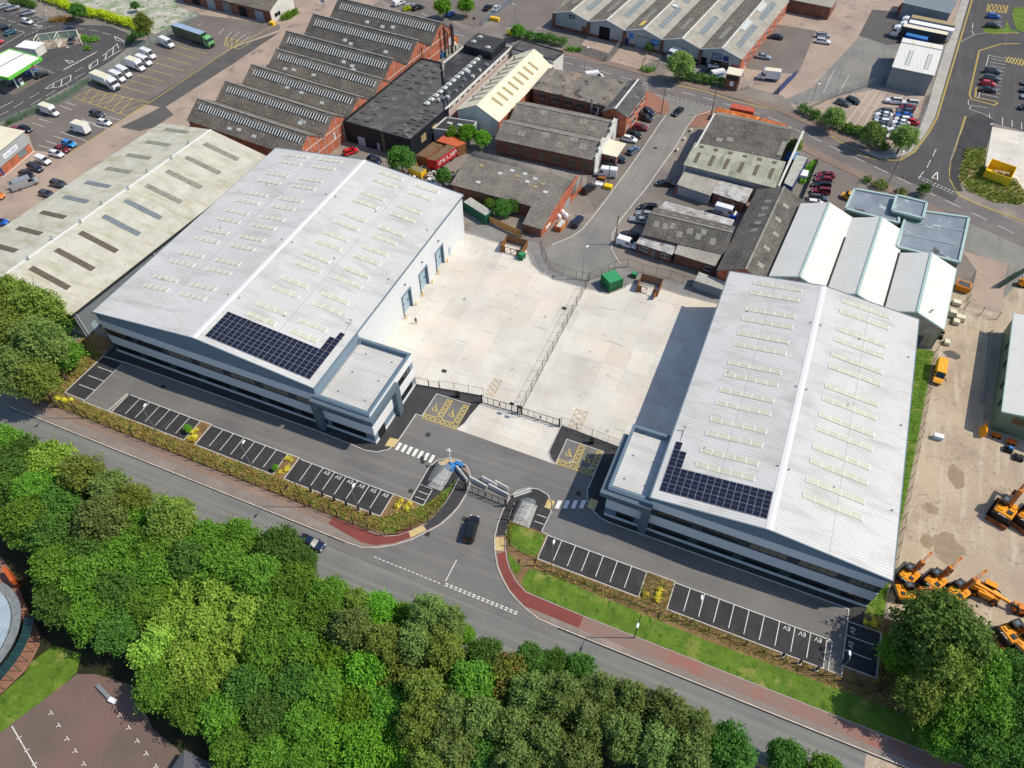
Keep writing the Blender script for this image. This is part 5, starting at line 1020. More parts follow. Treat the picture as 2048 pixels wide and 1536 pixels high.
unit_op(0,10.3,12.1,0,2.6,M['brick_dark'],'entrance');unit_op(1,3.8,7.6,0,4.0,M['dark_open'],'open_doorway');unit_op(2,4.0,8.4,0,4.0,M['shutter'],'roller_door',M['brick_dark'],1);unit_op(3,4.5,8.6,0,3.6,M['shutter'],'roller_door',M['felt'],1);unit_op(4,.6,2.3,0,2.4,M['dark_open'],'entrance');unit_op(4,3.4,9.2,.9,2.4,M['dark_glass'],'window',M['brick_dark'],5);unit_op(4,10.0,12.3,0,2.4,M['brick'],'brick_infill');unit_op(3,9.6,10.6,.2,1.4,M['dark_open'],'opening');unit_op(2,.5,1.6,0,2.3,M['sign_navy'],'blue_door')
signboard(RP,fr(5.4,0),fr(7.6,0),4.1,5.2,M['dark_open'],'~',M['sign_white'],.5)
signboard(RP,fr(27.0,0),fr(28.6,0),2.6,4.2,M['sign_blue']);signboard(RP,fr(34.6,0),fr(37.4,0),2.3,4.0,M['sign_blue'],'~',M['sign_white'],.7)
signboard(RP,fr(54.6,0),fr(57.6,0),2.9,4.5,M['sign_navy'],'~|~',M['sign_white'],.55);signboard(RP,fr(58.2,0),fr(59.9,0),2.9,4.3,M['sign_navy'])
for k in range(8):opening(RP,fr(63.75,4+k*5.2),fr(63.75,6+k*5.2),1.2,2.8,M['dark_glass'],'window',M['sign_white'],2)
for i,v in((2,20),(1,34)):mb=MB();p=pt(i,1,.7,v);mb.box(p.x-.8,p.x+.8,p.y-.5,p.y+.5,p.z,p.z+.6);mb.build('roof_cowl',M['sign_white'],RP)
yp=MB();q=[pt(2,-1,.5,3,.03),pt(2,-1,.72,3,.03),pt(2,-1,.72,6.5,.03),pt(2,-1,.5,6.5,.03)];yp.add(q+[p+Vector((0,0,.05)) for p in q],[(4,5,6,7),(0,1,5,4),(1,2,6,5),(2,3,7,6),(3,0,4,7)]);yp.build('yellow_sheet',M['yellow_paint'],RP)
for i,v in((4,15),(4,30)):
 wp=MB();q=[pt(i,1,.72,v,.03),pt(i,1,.95,v,.03),pt(i,1,.95,v+7,.03),pt(i,1,.72,v+7,.03)];wp.add(q+[p+Vector((0,0,.05)) for p in q],[(4,5,6,7),(0,1,5,4),(1,2,6,5),(2,3,7,6),(3,0,4,7)]);wp.build('white_sheet',M['sky_clear'],RP)
fr=Frame(19.2,235.3,-4.2);RQ=thing('warehouse','tall grey box warehouse with white roof beside the pale pavement','warehouse',fr(5,9))
pt=gables(RQ,Frame(*(fr(11.2,0)[:2]),85.8),1,20,11.2,6.2,7.2,M['grey_clad2'],M['clean_white_x'],oh=.2,apex_at=.72)
for v in(3.0,8.2):skylight(RQ,pt,0,-1,.15,.75,11.2-v-1,11.2-v,M['sky_clear'],bars=1,bm=M['grey_metal']);skylight(RQ,pt,0,1,.2,.8,11.2-v-.8,11.2-v+.2,M['cream_sheet_y'])
RR=thing('shed','grey workshop with blue-grey roof behind the lorries','building',(27,288,0))
MB().prism([(19.0,285.2),(33.6,282.6),(35.0,293),(20.4,295)],0,4.6).build('wall',M['grey_clad2'],RR);MB().prism([(18.8,285.0),(33.8,282.3),(35.3,293.2),(20.2,295.3)],4.6,4.8).build('flat_roof',M['sky_blue'],RR)
RS=thing('shed','low workshop with grey roof at the head of the concrete yard','building',(-12,282,0))
MB().prism([(-22.0,276.5),(-2.5,274.5),(-1.5,284),(-21,286)],0,4.0).build('wall',M['brick_dark'],RS);MB().prism([(-22.2,276.2),(-2.3,274.2),(-1.3,284.2),(-21.2,286.3)],4.0,4.2).build('flat_roof',M['pale_cement_x'],RS)
RT=thing('industrial_unit','grey clad unit with low brick base at the left edge beside the lorry park','building',(-195,107,0))
MB().prism([(-215,98.0),(-187.7,101.0),(-189.6,113.6),(-216.6,110.5)],0,.05).build('floor_slab',M['white_wall'],RT)
MB().prism([(-215,98.0),(-187.7,101.0),(-189.6,113.6),(-216.6,110.5)],2.4,5.8).build('cladding',M['grey_clad'],RT);MB().prism([(-214.7,98.25),(-187.95,101.25),(-189.85,113.35),(-216.3,110.25)],.05,2.4).build('brick_base',M['brick'],RT)
slope(RT,[(-215.3,97.8,5.82),(-187.4,100.8,5.82),(-189.4,113.8,5.82),(-217,110.7,6.6)],.15,M['cream_sheet_y'])
signboard(RT,(-188.2,104.3),(-189.0,109.6),3.3,4.5,M['sign_white'],'~',M['sign_blue'],.75)
opening(RT,(-188.3,102.6),(-188.75,105.4),1.0,2.1,M['dark_glass'],'window',M['dark_open'],2);opening(RT,(-189.1,108.6),(-189.55,111.6),.6,2.2,M['sky_blue'],'roller_door');opening(RT,(-188.85,106.4),(-189.1,107.9),1.3,2.2,M['sign_white'],'notice_board');opening(RT,(-187.95,101.5),(-188.15,102.3),.1,2.2,M['sign_navy'],'blue_door')
RU=thing('works_building','brick workshop with grey roof and dark doors at the top of the lorry park','building',(-190,208,0))
fr=Frame(-214,205.2,-3.6);pt=gables(RU,Frame(*(fr(39.6,0)[:2]),86.4),1,13,39,4.0,6.4,M['brick_dark'],M['brown_cement_x'],gm=M['white_wall'])
for k in range(5):opening(RU,fr(5+k*7,0),fr(8.5+k*7,0),0,3.2,(M['dark_open'],M['shutter'],M['sky_blue'])[k%3],'workshop_door')
opening(RU,fr(39.6,2),fr(39.6,5),1,2.4,M['dark_glass'],'window',M['sign_white'],2)
RV=thing('pavilion','round zinc-roofed school pavilion with curved glazed edge','building',(-82.5,14.5,0))
def arc(cx,cy,r,a0,a1,n=24):return [(cx+r*math.cos(math.radians(a0+(a1-a0)*i/n)),cy+r*math.sin(math.radians(a0+(a1-a0)*i/n))) for i in range(n+1)]
C0=(-94.6,6.4)
zr_=arc(C0[0],C0[1],8.4,-60,100)
mb=MB();mb.prism([C0]+zr_,3.6,3.9);mb.build('zinc_roof',mat('zinc_roof',S(168,184,196),S(150,168,182),ns=.4,fine=.05,rough=.4,stripe=((1,.3,0),.6,.1,.8,.1)),RV)
mb=MB();mb.prism(arc(C0[0],C0[1],8.3,-60,100)+list(reversed(arc(C0[0],C0[1],7.9,-60,100))),0,3.6);mb.build('curved_wall',M['dark_open'],RV)
mb=MB();mb.prism(arc(C0[0],C0[1],9.7,-60,90)+list(reversed(arc(C0[0],C0[1],8.45,-60,90))),3.3,3.5);mb.build('roof_rim',M['grey_metal'],RV)
mb=MB()
a0,a1=arc(C0[0],C0[1],9.9,-50,42),arc(C0[0],C0[1],11.1,-50,42)
for i in range(24):mb.add([(a0[i][0],a0[i][1],2.9),(a1[i][0],a1[i][1],2.5),(a1[i+1][0],a1[i+1][1],2.5),(a0[i+1][0],a0[i+1][1],2.9)],[(0,1,2,3)],0)
mb.build('glass_canopy',glass_mat('dark_green_glass',S(24,52,50)),RV)
mb=MB()
for i in range(0,25,2):mb.tube((a0[i][0],a0[i][1],2.95),(a1[i][0],a1[i][1],2.55),.06);mb.tube((a1[i][0],a1[i][1],0),(a1[i][0],a1[i][1],2.5),.05)
mb.build('canopy_frame',mat('green_steel',S(38,84,78),fine=.05),RV)
mb=MB();mb.prism([(-97.5,18.0),(-94.4,16.8),(-94.2,17.3),(-97.3,18.5)],0,2.4);mb.build('orange_wall',mat('orange_render',S(190,92,44),fine=.08),RV)
RW=thing('tent','grey pyramid canopy tent at the edge of the playground under the trees','tent',(-49.6,4.2,0))
mb=MB();c=Vector((-49.8,4.6,0));mb.add([c+Vector((-3,-3,2.5)),c+Vector((3,-3,2.5)),c+Vector((3,3,2.5)),c+Vector((-3,3,2.5)),c+Vector((0,0,4.2))],[(0,1,4),(1,2,4),(2,3,4),(3,0,4)]);mb.build('fabric_roof',mat('grey_tent_fabric',S(96,98,106),fine=.06),RW)
mb=MB()
for x,y in((-2.9,-2.9),(2.9,-2.9),(2.9,2.9),(-2.9,2.9)):mb.tube(c+Vector((x,y,0)),c+Vector((x,y,2.5)),.06)
mb.build('tent_frame',M['grey_metal'],RW)
RX=thing('bench','long grey bench with a white box at its end beside the playground','bench',(-66.2,11.2,0))
P=[G1(p) for p in px('03 720,935 815,1035')]
mb=MB();mb.bar(P[0]+Vector((0,0,.45)),P[1]+Vector((0,0,.45)),.55,.07);mb.build('seat',M['grey_metal'],RX)
mb=MB()
for f in(.05,.35,.65,.95):q=P[0].lerp(P[1],f);mb.box(q.x-.06,q.x+.06,q.y-.22,q.y+.22,0,.42)
mb.build('leg',M['black_metal'],RX)
tag(MB().box(P[1].x-.1,P[1].x+.95,P[1].y-.4,P[1].y+.25,0,.6).build('storage_box',M['sign_white']),'white storage box standing at the end of the playground bench','box')
RY=thing('canopy','filling station canopy with bright green fascia and white roof','canopy',(-226,141,0))
cf=[(-231.5,148.2),(-218.2,147.6),(-217.6,134.4),(-233,134.0)]
MB().prism(cf,4.7,5.1).build('white_roof',mat('canopy_white',S(236,236,230,.92),fine=.03),RY)
mb=MB()
for a,b in zip(cf,cf[1:]+cf[:1]):mb.bar((a[0],a[1],4.85),(b[0],b[1],4.85),.3,.8)
mb.build('green_fascia',mat('bright_green_fascia',S(104,200,70),fine=.03,rough=.4),RY)
mb=MB();mb.bar((-217.42,143.2,4.85),(-217.5,146.4,4.85),.2,.66);so_=mb.build('fascia_sign',mat('leaf_green',S(60,160,60),fine=.03),RY);t=MB();squiggle(t,'',.45,(-217.3,144.8,4.85),(0,1,0),(0,0,1),.02,w=2.4);t.build('lettering',M['sign_white'],so_)
mb=MB();mb.bar((-225.6,134.2,5.14),(-225.0,147.8,5.14),.18,.08);mb.build('roof_gutter',M['dark_open'],RY)
for x,y in((-220.6,137.6),(-220.4,144.0),(-229,137.5),(-229,144)):MB().box(x-.18,x+.18,y-.18,y+.18,0,4.7).build('post',M['sign_white'],RY)
for k,(x,y) in enumerate(((-220.7,139.4),(-220.5,145.0),(-228.6,139.2))):
 pu=thing('fuel_pump',('fuel pump with green base by the nearer canopy post','fuel pump by the farther canopy post','fuel pump deep under the canopy')[k],'fuel pump',(x,y,0),'fuel pumps under the canopy');MB().box(x-.3,x+.3,y-.55,y+.55,.15,1.9).build('cabinet',M['sign_white'],pu);MB().box(x-.6,x+.6,y-1.1,y+1.1,.0,.15).build('base',mat('pump_green',S(70,150,60)) if k==0 else bpy.data.materials['pump_green'],pu);MB().box(x-.31,x+.31,y-.4,y+.4,1.2,1.6).build('display',M['dark_glass'],pu)
RZ=thing('kiosk','small white-roofed kiosk just behind the filling station canopy','kiosk',(-231,156,0))
MB().prism([(-236,153.5),(-229.5,154.5),(-230,158.5),(-236.5,157.5)],0,2.6).build('wall',M['white_wall'],RZ);MB().prism([(-236.3,153.2),(-229.3,154.2),(-229.8,158.8),(-236.8,157.8)],2.6,2.8).build('flat_roof',M['sign_white'],RZ)
JW=thing('jet_wash','open white-framed jet wash bays beside the filling station','car wash',(-231,167,0))
wfm=mat('white_wash_frame',S(222,220,206,.92),fine=.05)
a=[Vector((p.x,p.y,0)) for p in G('00 275,365 310,250 450,230 590,215 600,320 430,335')]
H_=3.2;up=Vector((0,0,H_))
bk=[G1(p,0) for p in px('00 305,325 450,305 590,290')];frn=[G1(p,0) for p in px('00 280,365 430,350 600,325')]
mb=MB()
for f_,b_ in zip(frn,bk):
 for q in(f_,b_):mb.bar(q,q+up,.18,.18)
 mb.bar(f_+up,b_+up,.18,.18);mb.bar(f_+up*.66,b_+up*.66,.12,.12);mb.bar(f_+up*.33,b_+up*.33,.12,.12)
for x_,y_ in zip(bk,bk[1:]):
 mb.bar(x_+up,y_+up,.18,.18);mb.bar(x_+up*.3,y_+up*.3,.12,.12);m_=(x_+y_)/2;mb.bar(m_,m_+up,.14,.14)
mb.build('frame',wfm,JW)
mb=MB()
for x_,y_ in zip(bk,bk[1:]):mb.bar(x_+up*.62,y_+up*.62,.04,H_*.62)
mb.build('screen',glass_mat('wash_screen',S(128,150,138),.2),JW)
mb=MB()
for x_,y_ in list(zip(bk,bk[1:]))+list(zip(frn,bk)):mb.bar(x_+Vector((0,0,.2)),y_+Vector((0,0,.2)),.3,.4)
mb.build('kerb_wall',wfm,JW)
tag(MB().box(-234.2,-233.4,163.6,164.6,0,1.5).build('vacuum_unit',mat('yellow_plastic',S(236,196,40),fine=.04)),'yellow vacuum unit in the planted island by the jet wash','machine')
tag(MB().box(-235.4,-234.0,165.8,166.8,0,1.7).build('cabinet',mat('teal_plastic',S(52,120,104),fine=.04)),'teal cabinet in the planted island by the jet wash','cabinet')
def container(name,label,corners,z,h,m,roofm=None,ribs=True,group=None,cat='container'):
 c=sum((Vector((p[0],p[1],0)) for p in corners),Vector())/4;R=thing(name,label,cat,(c.x,c.y,z),group)
 b=MB();b.prism(corners,z+.12,z+h)
 for i in range(4):
  p,q=Vector((*corners[i],0)),Vector((*corners[(i+1)%4],0));n_=max(2,int((q-p).length/.55))
  if ribs:
   for k in range(n_):s=p.lerp(q,(k+.5)/n_);d=(q-p).normalized()*.1;b.bar(s-d+Vector((0,0,z+h*.5)),s+d+Vector((0,0,z+h*.5)),.08,h*.8)
 b.build('body',m,R)
 f=MB()
 for p in corners:f.box(p[0]-.09,p[0]+.09,p[1]-.09,p[1]+.09,z,z+h+.02)
 f.build('corner_post',m,R)
 t=MB();Q=[tuple(Vector((*p,0)).lerp(c,.03)[:2]) for p in corners];t.prism(Q,z+h,z+h+.03);t.build('roof',roofm or m,R)
 return R
def cm(n,r,g,b,**k):return mat(n,S(r,g,b),S(int(r*.85),int(g*.85),int(b*.85)),ns=.8,fine=.08,rough=.5,**k)
M['c_green']=cm('green_container_paint',40,108,84);M['c_grey']=mat('weathered_container_roof',S(176,176,168),S(150,152,146),ns=.8,fine=.1);M['c_red']=cm('red_oxide_paint',196,92,66);M['c_blue']=cm('blue_container_paint',64,132,200);M['c_rust']=mat('rusty_steel',S(190,104,48),S(140,74,42),ns=.5,fine=.15,third=(S(206,148,78),.6,.5,.62));M['c_brown']=mat('brown_tarp_roof',S(124,100,76),S(102,82,62),ns=.6,fine=.15)
M['c_redside']=cm('crimson_trailer_side',196,40,48);M['timber']=mat('stained_timber',S(150,104,62),S(124,82,48),ns=1.2,fine=.15,stripe=((1,1,0),.14,.15,.6,.2));M['timber_new']=mat('new_fence_timber',S(206,160,96),S(186,140,80),ns=1.2,fine=.1,stripe=((1,0,0),.16,.12,.7,.15))
container('shipping_container','green shipping container with grey roof behind the timber fence',[(-70.6,134.0),(-63.2,131.0),(-62.3,133.2),(-69.7,136.4)],0,2.6,M['c_green'],M['c_grey'])
container('shipping_container','bright red container standing on the footway behind the grey-roofed works',[(-20.0,201.9),(-13.6,201.9),(-13.6,204.4),(-20.0,204.6)],0,2.6,M['c_red'])
container('shipping_container','rusty orange container nearest the junction beside the works',[(-23.4,198.2),(-11.4,197.6),(-11.2,200.2),(-23.2,200.8)],0,2.6,M['c_rust'])
container('shipping_container','pale red rusty container end to end with the orange one',[(-10.9,197.4),(-4.2,196.6),(-3.9,199.0),(-10.7,199.9)],0,2.6,M['c_red'],M['c_rust'])
container('shipping_container','bright blue container between the lorry and the grey box warehouse',[(21.8,266.5),(28.3,265.4),(28.7,268.0),(22.2,269.2)],0,2.6,mat('deep_blue_container',S(34,78,160),fine=.06),M['c_blue'])
container('shipping_container','long red container behind the white lorries',[(18.4,288.6),(30.6,285.2),(31.2,287.6),(19.0,291.0)],0,2.6,M['c_red'])
rt=container('box_trailer','dark red box trailer with faded white lettering on its side in the scrap yard',[(-86.6,146.0),(-83.9,146.2),(-82.0,154.2),(-84.7,154.4)],.7,2.6,M['c_redside'],M['c_brown'],ribs=False,cat='trailer')
t=MB();A_,B_=Vector((-83.9,146.2,2.2)),Vector((-82.0,154.2,2.2));squiggle(t,'',1.3,(A_+B_)/2+Vector((.04,0,0)),B_-A_,(0,0,1),.03,w=7.0);t.build('lettering',M['sign_white'],rt)
wh=MB()
for y in(147.5,152.5,153.4):wh.tube((-86.4,y,.5),(-82.6,y,.5),.5,n=12)
wh.build('wheel',M['rubber'],rt)
container('site_hut','brown-roofed hut lined up against the black works wall',[(-90.6,147.6),(-87.4,147.4),(-86.2,154.4),(-89.4,154.8)],0,2.6,M['timber'],M['c_brown'],ribs=False,cat='hut')
container('lean_to_shed','orange-red flat-roofed shed beside the scrap yard trailers',[(-88.4,155.0),(-82.0,154.6),(-80.6,157.0),(-87.6,160.6)],0,3.0,M['timber'],mat('orange_red_felt',S(196,100,66),S(176,90,62),ns=.5,fine=.08),ribs=False,cat='shed')
sk=container('skip','yellow and grey skip behind the roof edge of the new warehouse',[(-90.0,142.6),(-86.4,142.0),(-86.0,144.0),(-89.6,144.7)],0,1.7,M['yellow_plastic'] if 'yellow_plastic' in M else bpy.data.materials['yellow_plastic'],mat('grey_green_tarp',S(130,128,96),fine=.1),cat='skip')
container('storage_container','pale corrugated site cabin behind the black mesh fence',[(-11.7,127.6),(-5.2,126.9),(-5.0,129.8),(-11.5,130.8)],0,2.5,M['grey_clad2'],M['c_grey'])
container('substation','green brick-shaped substation kiosk with pitched lid in the yard corner',[(-31.0,121.6),(-28.4,119.5),(-26.2,122.0),(-28.9,124.3)],0,2.7,mat('green_grp',S(32,108,66),fine=.04,rough=.5),mat('green_grp_roof',S(58,146,96),fine=.03,rough=.45),cat='kiosk')
container('feeder_pillar','small green utility cabinet left of the pedestrian gate',[(-51.2,122.3),(-50.0,122.1),(-49.8,123.2),(-51.0,123.5)],0,1.5,bpy.data.materials['green_grp'],bpy.data.materials['green_grp_roof'],ribs=False,cat='cabinet')
container('feeder_pillar','small green utility cabinet beside the substation',[(-25.4,126.2),(-24.3,126.1),(-24.3,127.0),(-25.4,127.1)],0,1.1,bpy.data.materials['green_grp'],bpy.data.materials['green_grp_roof'],ribs=False,cat='cabinet')
sk=thing('skip','open yellow skip with boxes on the pale storage slab','skip',(49.8,199,0))
mb=MB();c4=[(46.2,196.6),(52.0,194.9),(53.4,200.8),(47.6,202.6)]
for a_,b_ in zip(c4,c4[1:]+c4[:1]):mb.bar((a_[0],a_[1],1.3),(b_[0],b_[1],1.3),.15,2.4)
mb.prism(c4,.1,.25);mb.build('bin',bpy.data.materials['yellow_plastic'],sk)
for k in range(4):MB().box(48.6+k*.9,49.4+k*.9,198.2+.4*(k%2),199.4,.26,1.5).build('box',M['sky_tan'],sk)
def bin_store(label,x0,x1,y0,y1,open_leaf):
 R=thing('bin_store',label,'bin store',((x0+x1)/2,(y0+y1)/2,0));h=1.9
 for a_,b_ in(((x0,y0),(x0,y1)),((x0,y1),(x1,y1)),((x1,y1),(x1,y0))):
  p,q=Vector((*a_,0)),Vector((*b_,0));n_=int((q-p).length/.32);mb=MB()
  for k in range(n_):s,e=p.lerp(q,k/n_+.004),p.lerp(q,(k+1)/n_-.004);mb.bar(s+Vector((0,0,h/2)),e+Vector((0,0,h/2)),.05+.02*(k%2),h)
  mb.build('timber_side',M['timber'],R)
 mb=MB();n_=int((x1-x0)*.28/.3);mb.box(x0,x0+(x1-x0)*.22,y0-.03,y0+.03,0,h);mb.box(x1-(x1-x0)*.22,x1,y0-.03,y0+.03,0,h);mb.build('front_panel',M['timber'],R)
 for k in range(2):
  g=MB();w_=(x1-x0)*.28;xa=x0+(x1-x0)*.22+k*w_
  if open_leaf and k==1:g.bar((x1-.3,y0-.1,.9),(x1-.6,y0-w_,.9),.06,1.7)
  else:
   g.bar((xa+.04,y0,.1),(xa+w_-.04,y0,.1),.06,.12);g.bar((xa+.04,y0,1.75),(xa+w_-.04,y0,1.75),.06,.12);g.bar((xa+.05,y0,.1),(xa+w_-.05,y0,1.75),.05,.1);g.bar((xa+.05,y0,.1),(xa+.05,y0,1.75),.08,.08);g.bar((xa+w_-.05,y0,.1),(xa+w_-.05,y0,1.75),.08,.08)
  g.build('gate',M['timber'],R)
bin_store('timber bin store by the closed end of the concrete yard near the timber fence',-56.0,-50.8,123.2,127.2,False);bin_store('timber bin store with one open gate near the green substation',-23.0,-18.2,122.2,126.2,True)
ob=thing('skip','orange tipping skip against the white-roofed depot wall','skip',(42.6,150.6,0))
mb=MB();mb.prism([(41.2,149.0),(44.0,148.6),(44.3,150.8),(41.5,151.3)],.3,1.6);mb.build('bin',mat('orange_plant_paint',S(226,138,30),S(206,120,28),ns=.8,fine=.06,rough=.4),ob);mb=MB();mb.prism([(41.4,149.3),(43.8,148.9),(44.0,150.5),(41.7,151.0)],1.6,1.63);mb.build('load',M['felt'],ob)
for k,(x,y,w_,h,l) in enumerate(((41.8,144.4,1.6,1.0,'pale wrapped pallet below the orange skip'),(41.0,140.2,1.4,1.6,'tall cream crate against the depot wall'),(42.6,139.6,1.8,1.2,'wide cream crate stacked on a dark pallet'),(41.9,138.2,1.2,1.0,'small cream crate in front of the wide one'),(40.4,131.2,1.0,.9,'white crate at the depot corner'))):
 R=thing('crate',l,'crate',(x,y,0),'crates beside the depot wall');MB().box(x-w_/2,x+w_/2,y-.6,y+.6,.18,h).build('box',M['cream_sheet_y'],R);MB().box(x-w_/2-.05,x+w_/2+.05,y-.65,y+.65,0,.16).build('pallet',M['timber'],R)
R=thing('tool_store','pale blue metal box standing alone on the digger yard','box',(38.4,103.2,0));p=G1(px('32 1412,430')[0]);MB().box(p.x-.75,p.x+.75,p.y-.4,p.y+.4,.1,1.0).build('body',mat('pale_blue_steel',S(168,190,206),fine=.05,rough=.4),R);MB().box(p.x-.8,p.x+.8,p.y-.45,p.y+.45,1.0,1.08).build('lid',M['sign_white'],R)
sk=thing('skip','rusty red and white skip full of rubbish by the red brick gable','skip',(-45.6,135,0));c4=[(v.x,v.y) for v in G('21 400,300 440,310 490,250 450,235')]
mb=MB()
for a_,b_ in zip(c4,c4[1:]+c4[:1]):mb.bar((a_[0],a_[1],.65),(b_[0],b_[1],.65),.12,1.3)
mb.prism(c4,.05,.9);mb.build('bin',M['c_rust'],sk);MB().prism([tuple(Vector((*q,0)).lerp(Vector((*c4[0],0)).lerp(Vector((*c4[2],0)),.5),.2)[:2]) for q in c4],.9,1.25).build('rubbish',M['sky_clear'],sk)
for k,(x,y,l) in enumerate(((430,205,'white bulk bag nearest the skip by the brick gable'),(455,170,'white bulk bag at the back of the pile'),(480,195,'white bulk bag at the grass side of the pile'))):
 p=G1(px('21 %d,%d'%(x,y))[0]);mb=MB();mb.tube(p,p+Vector((0,0,.5)),.62,.7,9);mb.tube(p+Vector((0,0,.5)),p+Vector((.1,0,1.0)),.7,.35,9);tag(mb.build('bulk_bag',M['sign_white'],smooth=True),l,'bag','bulk bags by the brick gable')
mb=MB();rr=random.Random(3)
for k in range(260):
 x,y=rr.uniform(-92,-76.5),rr.uniform(137.5,147.5)
 if -90.4<x<-85.6 and 141.5<y<145.2:continue
 s=rr.uniform(.15,.6);q=Matrix.Translation((x,y,s*.5+rr.random()*.5))@Matrix.Rotation(rr.random()*6,4,'Z')@Matrix.Rotation(rr.uniform(-.6,.6),4,'X');mb.box(-s,s,-s*.6,s*.6,-s*.4,s*.4,rr.randrange(5),q)
tag(mb.build('scrap',[M['sign_white'],M['c_rust'],M['felt_black'],M['timber'],M['c_grey']]),'heap of mixed scrap and rubbish in the yard behind the warehouse','scrap',kind='stuff')
for k,(s_,m_,l) in enumerate((('20 725,1345','sign_white','flat white board lying behind the white van'),('20 790,1375','yellow_plastic','yellow pallet crate at the kerb of the estate road'),('20 745,1310','timber','pile of brown pallets behind the white van'))):
 p=G1(px(s_)[0]);R=thing(('board','crate','pallet_stack')[k],l,('board','crate','pallets')[k],(p.x,p.y,0));mm=bpy.data.materials['yellow_plastic'] if m_=='yellow_plastic' else M[m_]
 MB().box(p.x-1.0,p.x+1.0,p.y-.7,p.y+.7,.12,(.2,.9,.7)[k]).build('top',mm,R);MB().box(p.x-.9,p.x+.9,p.y-.6,p.y+.6,0,.12).build('base',M['timber'],R)
p=G1(px('20 1340,1425')[0]);R=thing('log_stack','row of brown barrels beside the grey garage door','barrels',(p.x,p.y,0))
for k in range(6):mb=MB();mb.tube((p.x-2+k*.75,p.y,0),(p.x-2+k*.75,p.y,.9),.34,n=10);mb.build('barrel',M['c_rust'],R)
p=G1(px('21 1700,210')[0]);tag(MB().box(p.x-.8,p.x+.8,p.y-.6,p.y+.6,0,1.2).build('wheelie_bin',mat('blue_plastic',S(40,92,200),fine=.04)),'blue bin against the long cement-roofed gable','bin')
p=G1(px('10 1400,420')[0]);R=thing('tank_row','row of white wrapped tanks behind the black works','tanks',(p.x,p.y,0))
for k in range(5):q=p+Vector((.4*k,1.7*k,0));mb=MB();mb.box(q.x-.7,q.x+.7,q.y-.7,q.y+.7,0,1.5);mb.build('tank',M['c_grey'] if k else M['c_blue'],R)
p=G1(px('10 1470,360')[0]);R=thing('pallet_stack','stacks of cream pallets beside the brick factory gable','pallets',(p.x,p.y,0))
for k in range(4):MB().box(p.x-1.5+1.4*(k%2),p.x-.2+1.4*(k%2),p.y-1.5+1.5*(k//2),p.y-.2+1.5*(k//2),0,1.2+.3*k).build('stack',M['cream_sheet_y'],R)
p=G1(px('10 1490,315')[0]);tag(MB().box(p.x-1,p.x+1,p.y-1.2,p.y+1.2,0,1.8).build('skip',M['c_rust']),'small rust-red skip at the factory corner by the road','skip')
p=G1(px('20 1690,640')[0]);R=thing('gatehouse','tall brick gatehouse with cream roof and white notice at the compound entrance','building',(p.x,p.y,0));MB().box(p.x-1.9,p.x+1.9,p.y-1.5,p.y+2.2,0,4.6).build('wall',M['brick_dark'],R);MB().box(p.x-2.2,p.x+2.2,p.y-1.8,p.y+2.5,4.6,4.8).build('flat_roof',M['cream_sheet_y'],R)
mb=MB();mb.box(p.x-1.92,p.x+1.92,p.y-1.53,p.y+2.23,3.0,4.2);mb.build('glazing',M['dark_glass'],R);so_=opening(R,(p.x-.5,p.y-1.5),(p.x+.6,p.y-1.5),1.2,2.6,M['sign_white'],'notice')
p=G1(px('30 430,1300')[0]);R=thing('covered_trailer','small white covered trailer on the grass strip beside the long navy trailer','trailer',(p.x,p.y,0));mb=MB();mb.box(p.x-.9,p.x+.9,p.y-1.4,p.y+1.4,.5,1.5);mb.build('cover',M['sign_white'],R);mb=MB();mb.tube((p.x-1,p.y,.35),(p.x+1,p.y,.35),.33,n=10);mb.build('wheel',M['rubber'],R)
container('storage_container','blue-topped container in the gap beside the works tree',[(v.x,v.y) for v in G('30 300,1170 380,1180 400,1130 320,1120',2.0)],0,2.4,mat('mid_blue_container',S(52,110,168),fine=.05),ribs=False)
p=G1(px('30 315,1085')[0]);R=thing('cabinet','white cabinet with a red disc beside the works gable','cabinet',(p.x,p.y,0));MB().box(p.x-.9,p.x+.9,p.y-.7,p.y+.7,0,2.2).build('body',M['sign_white'],R);mb=MB();mb.tube((p.x+.4,p.y-.72,1.5),(p.x+.4,p.y-.78,1.5),.3,n=12);mb.build('disc',M['red_paint'],R)
# ================================================================== vehicles
def paint(n,r,g,b,metal=.0):
 m=mat(n,S(r,g,b),fine=0,rough=.28,metal=metal,spec=.5);m.node_tree.nodes['Principled BSDF'].inputs['Coat Weight'].default_value=.6;return m
PA={'white':paint('white_car_paint',226,228,230),'black':paint('black_car_paint',22,24,28),'grey':paint('grey_car_paint',82,88,94,.3),'silver':paint('silver_car_paint',170,176,182,.4),'dark red':paint('dark_red_car_paint',120,18,36),'red':paint('red_car_paint',200,24,32),'blue':paint('bright_blue_car_paint',30,92,186),'sky blue':paint('sky_blue_car_paint',44,144,214),'navy':paint('navy_car_paint',26,38,66),'teal':paint('teal_car_paint',28,86,104),'dark green':paint('dark_green_paint',28,66,44),'light green':paint('light_green_paint',112,176,112),'yellow':paint('yellow_van_paint',240,168,24),'steel blue':paint('steel_blue_car_paint',96,124,150,.3),'orange':paint('orange_car_paint',226,120,30)}
M['tyre']=M['rubber'];M['rim']=mat('alloy_rim',S(150,152,156),fine=0,rough=.35,metal=.5);M['plastic']=mat('dark_bumper_plastic',S(34,35,38),fine=.05,rough=.6)
M['lamp']=mat('headlamp_glass',S(214,220,226),fine=0,rough=.1);M['tail']=mat('tail_lamp_red',S(150,20,22),fine=0,rough=.2);M['carglass']=glass_mat('car_glass',S(20,26,32),.05)
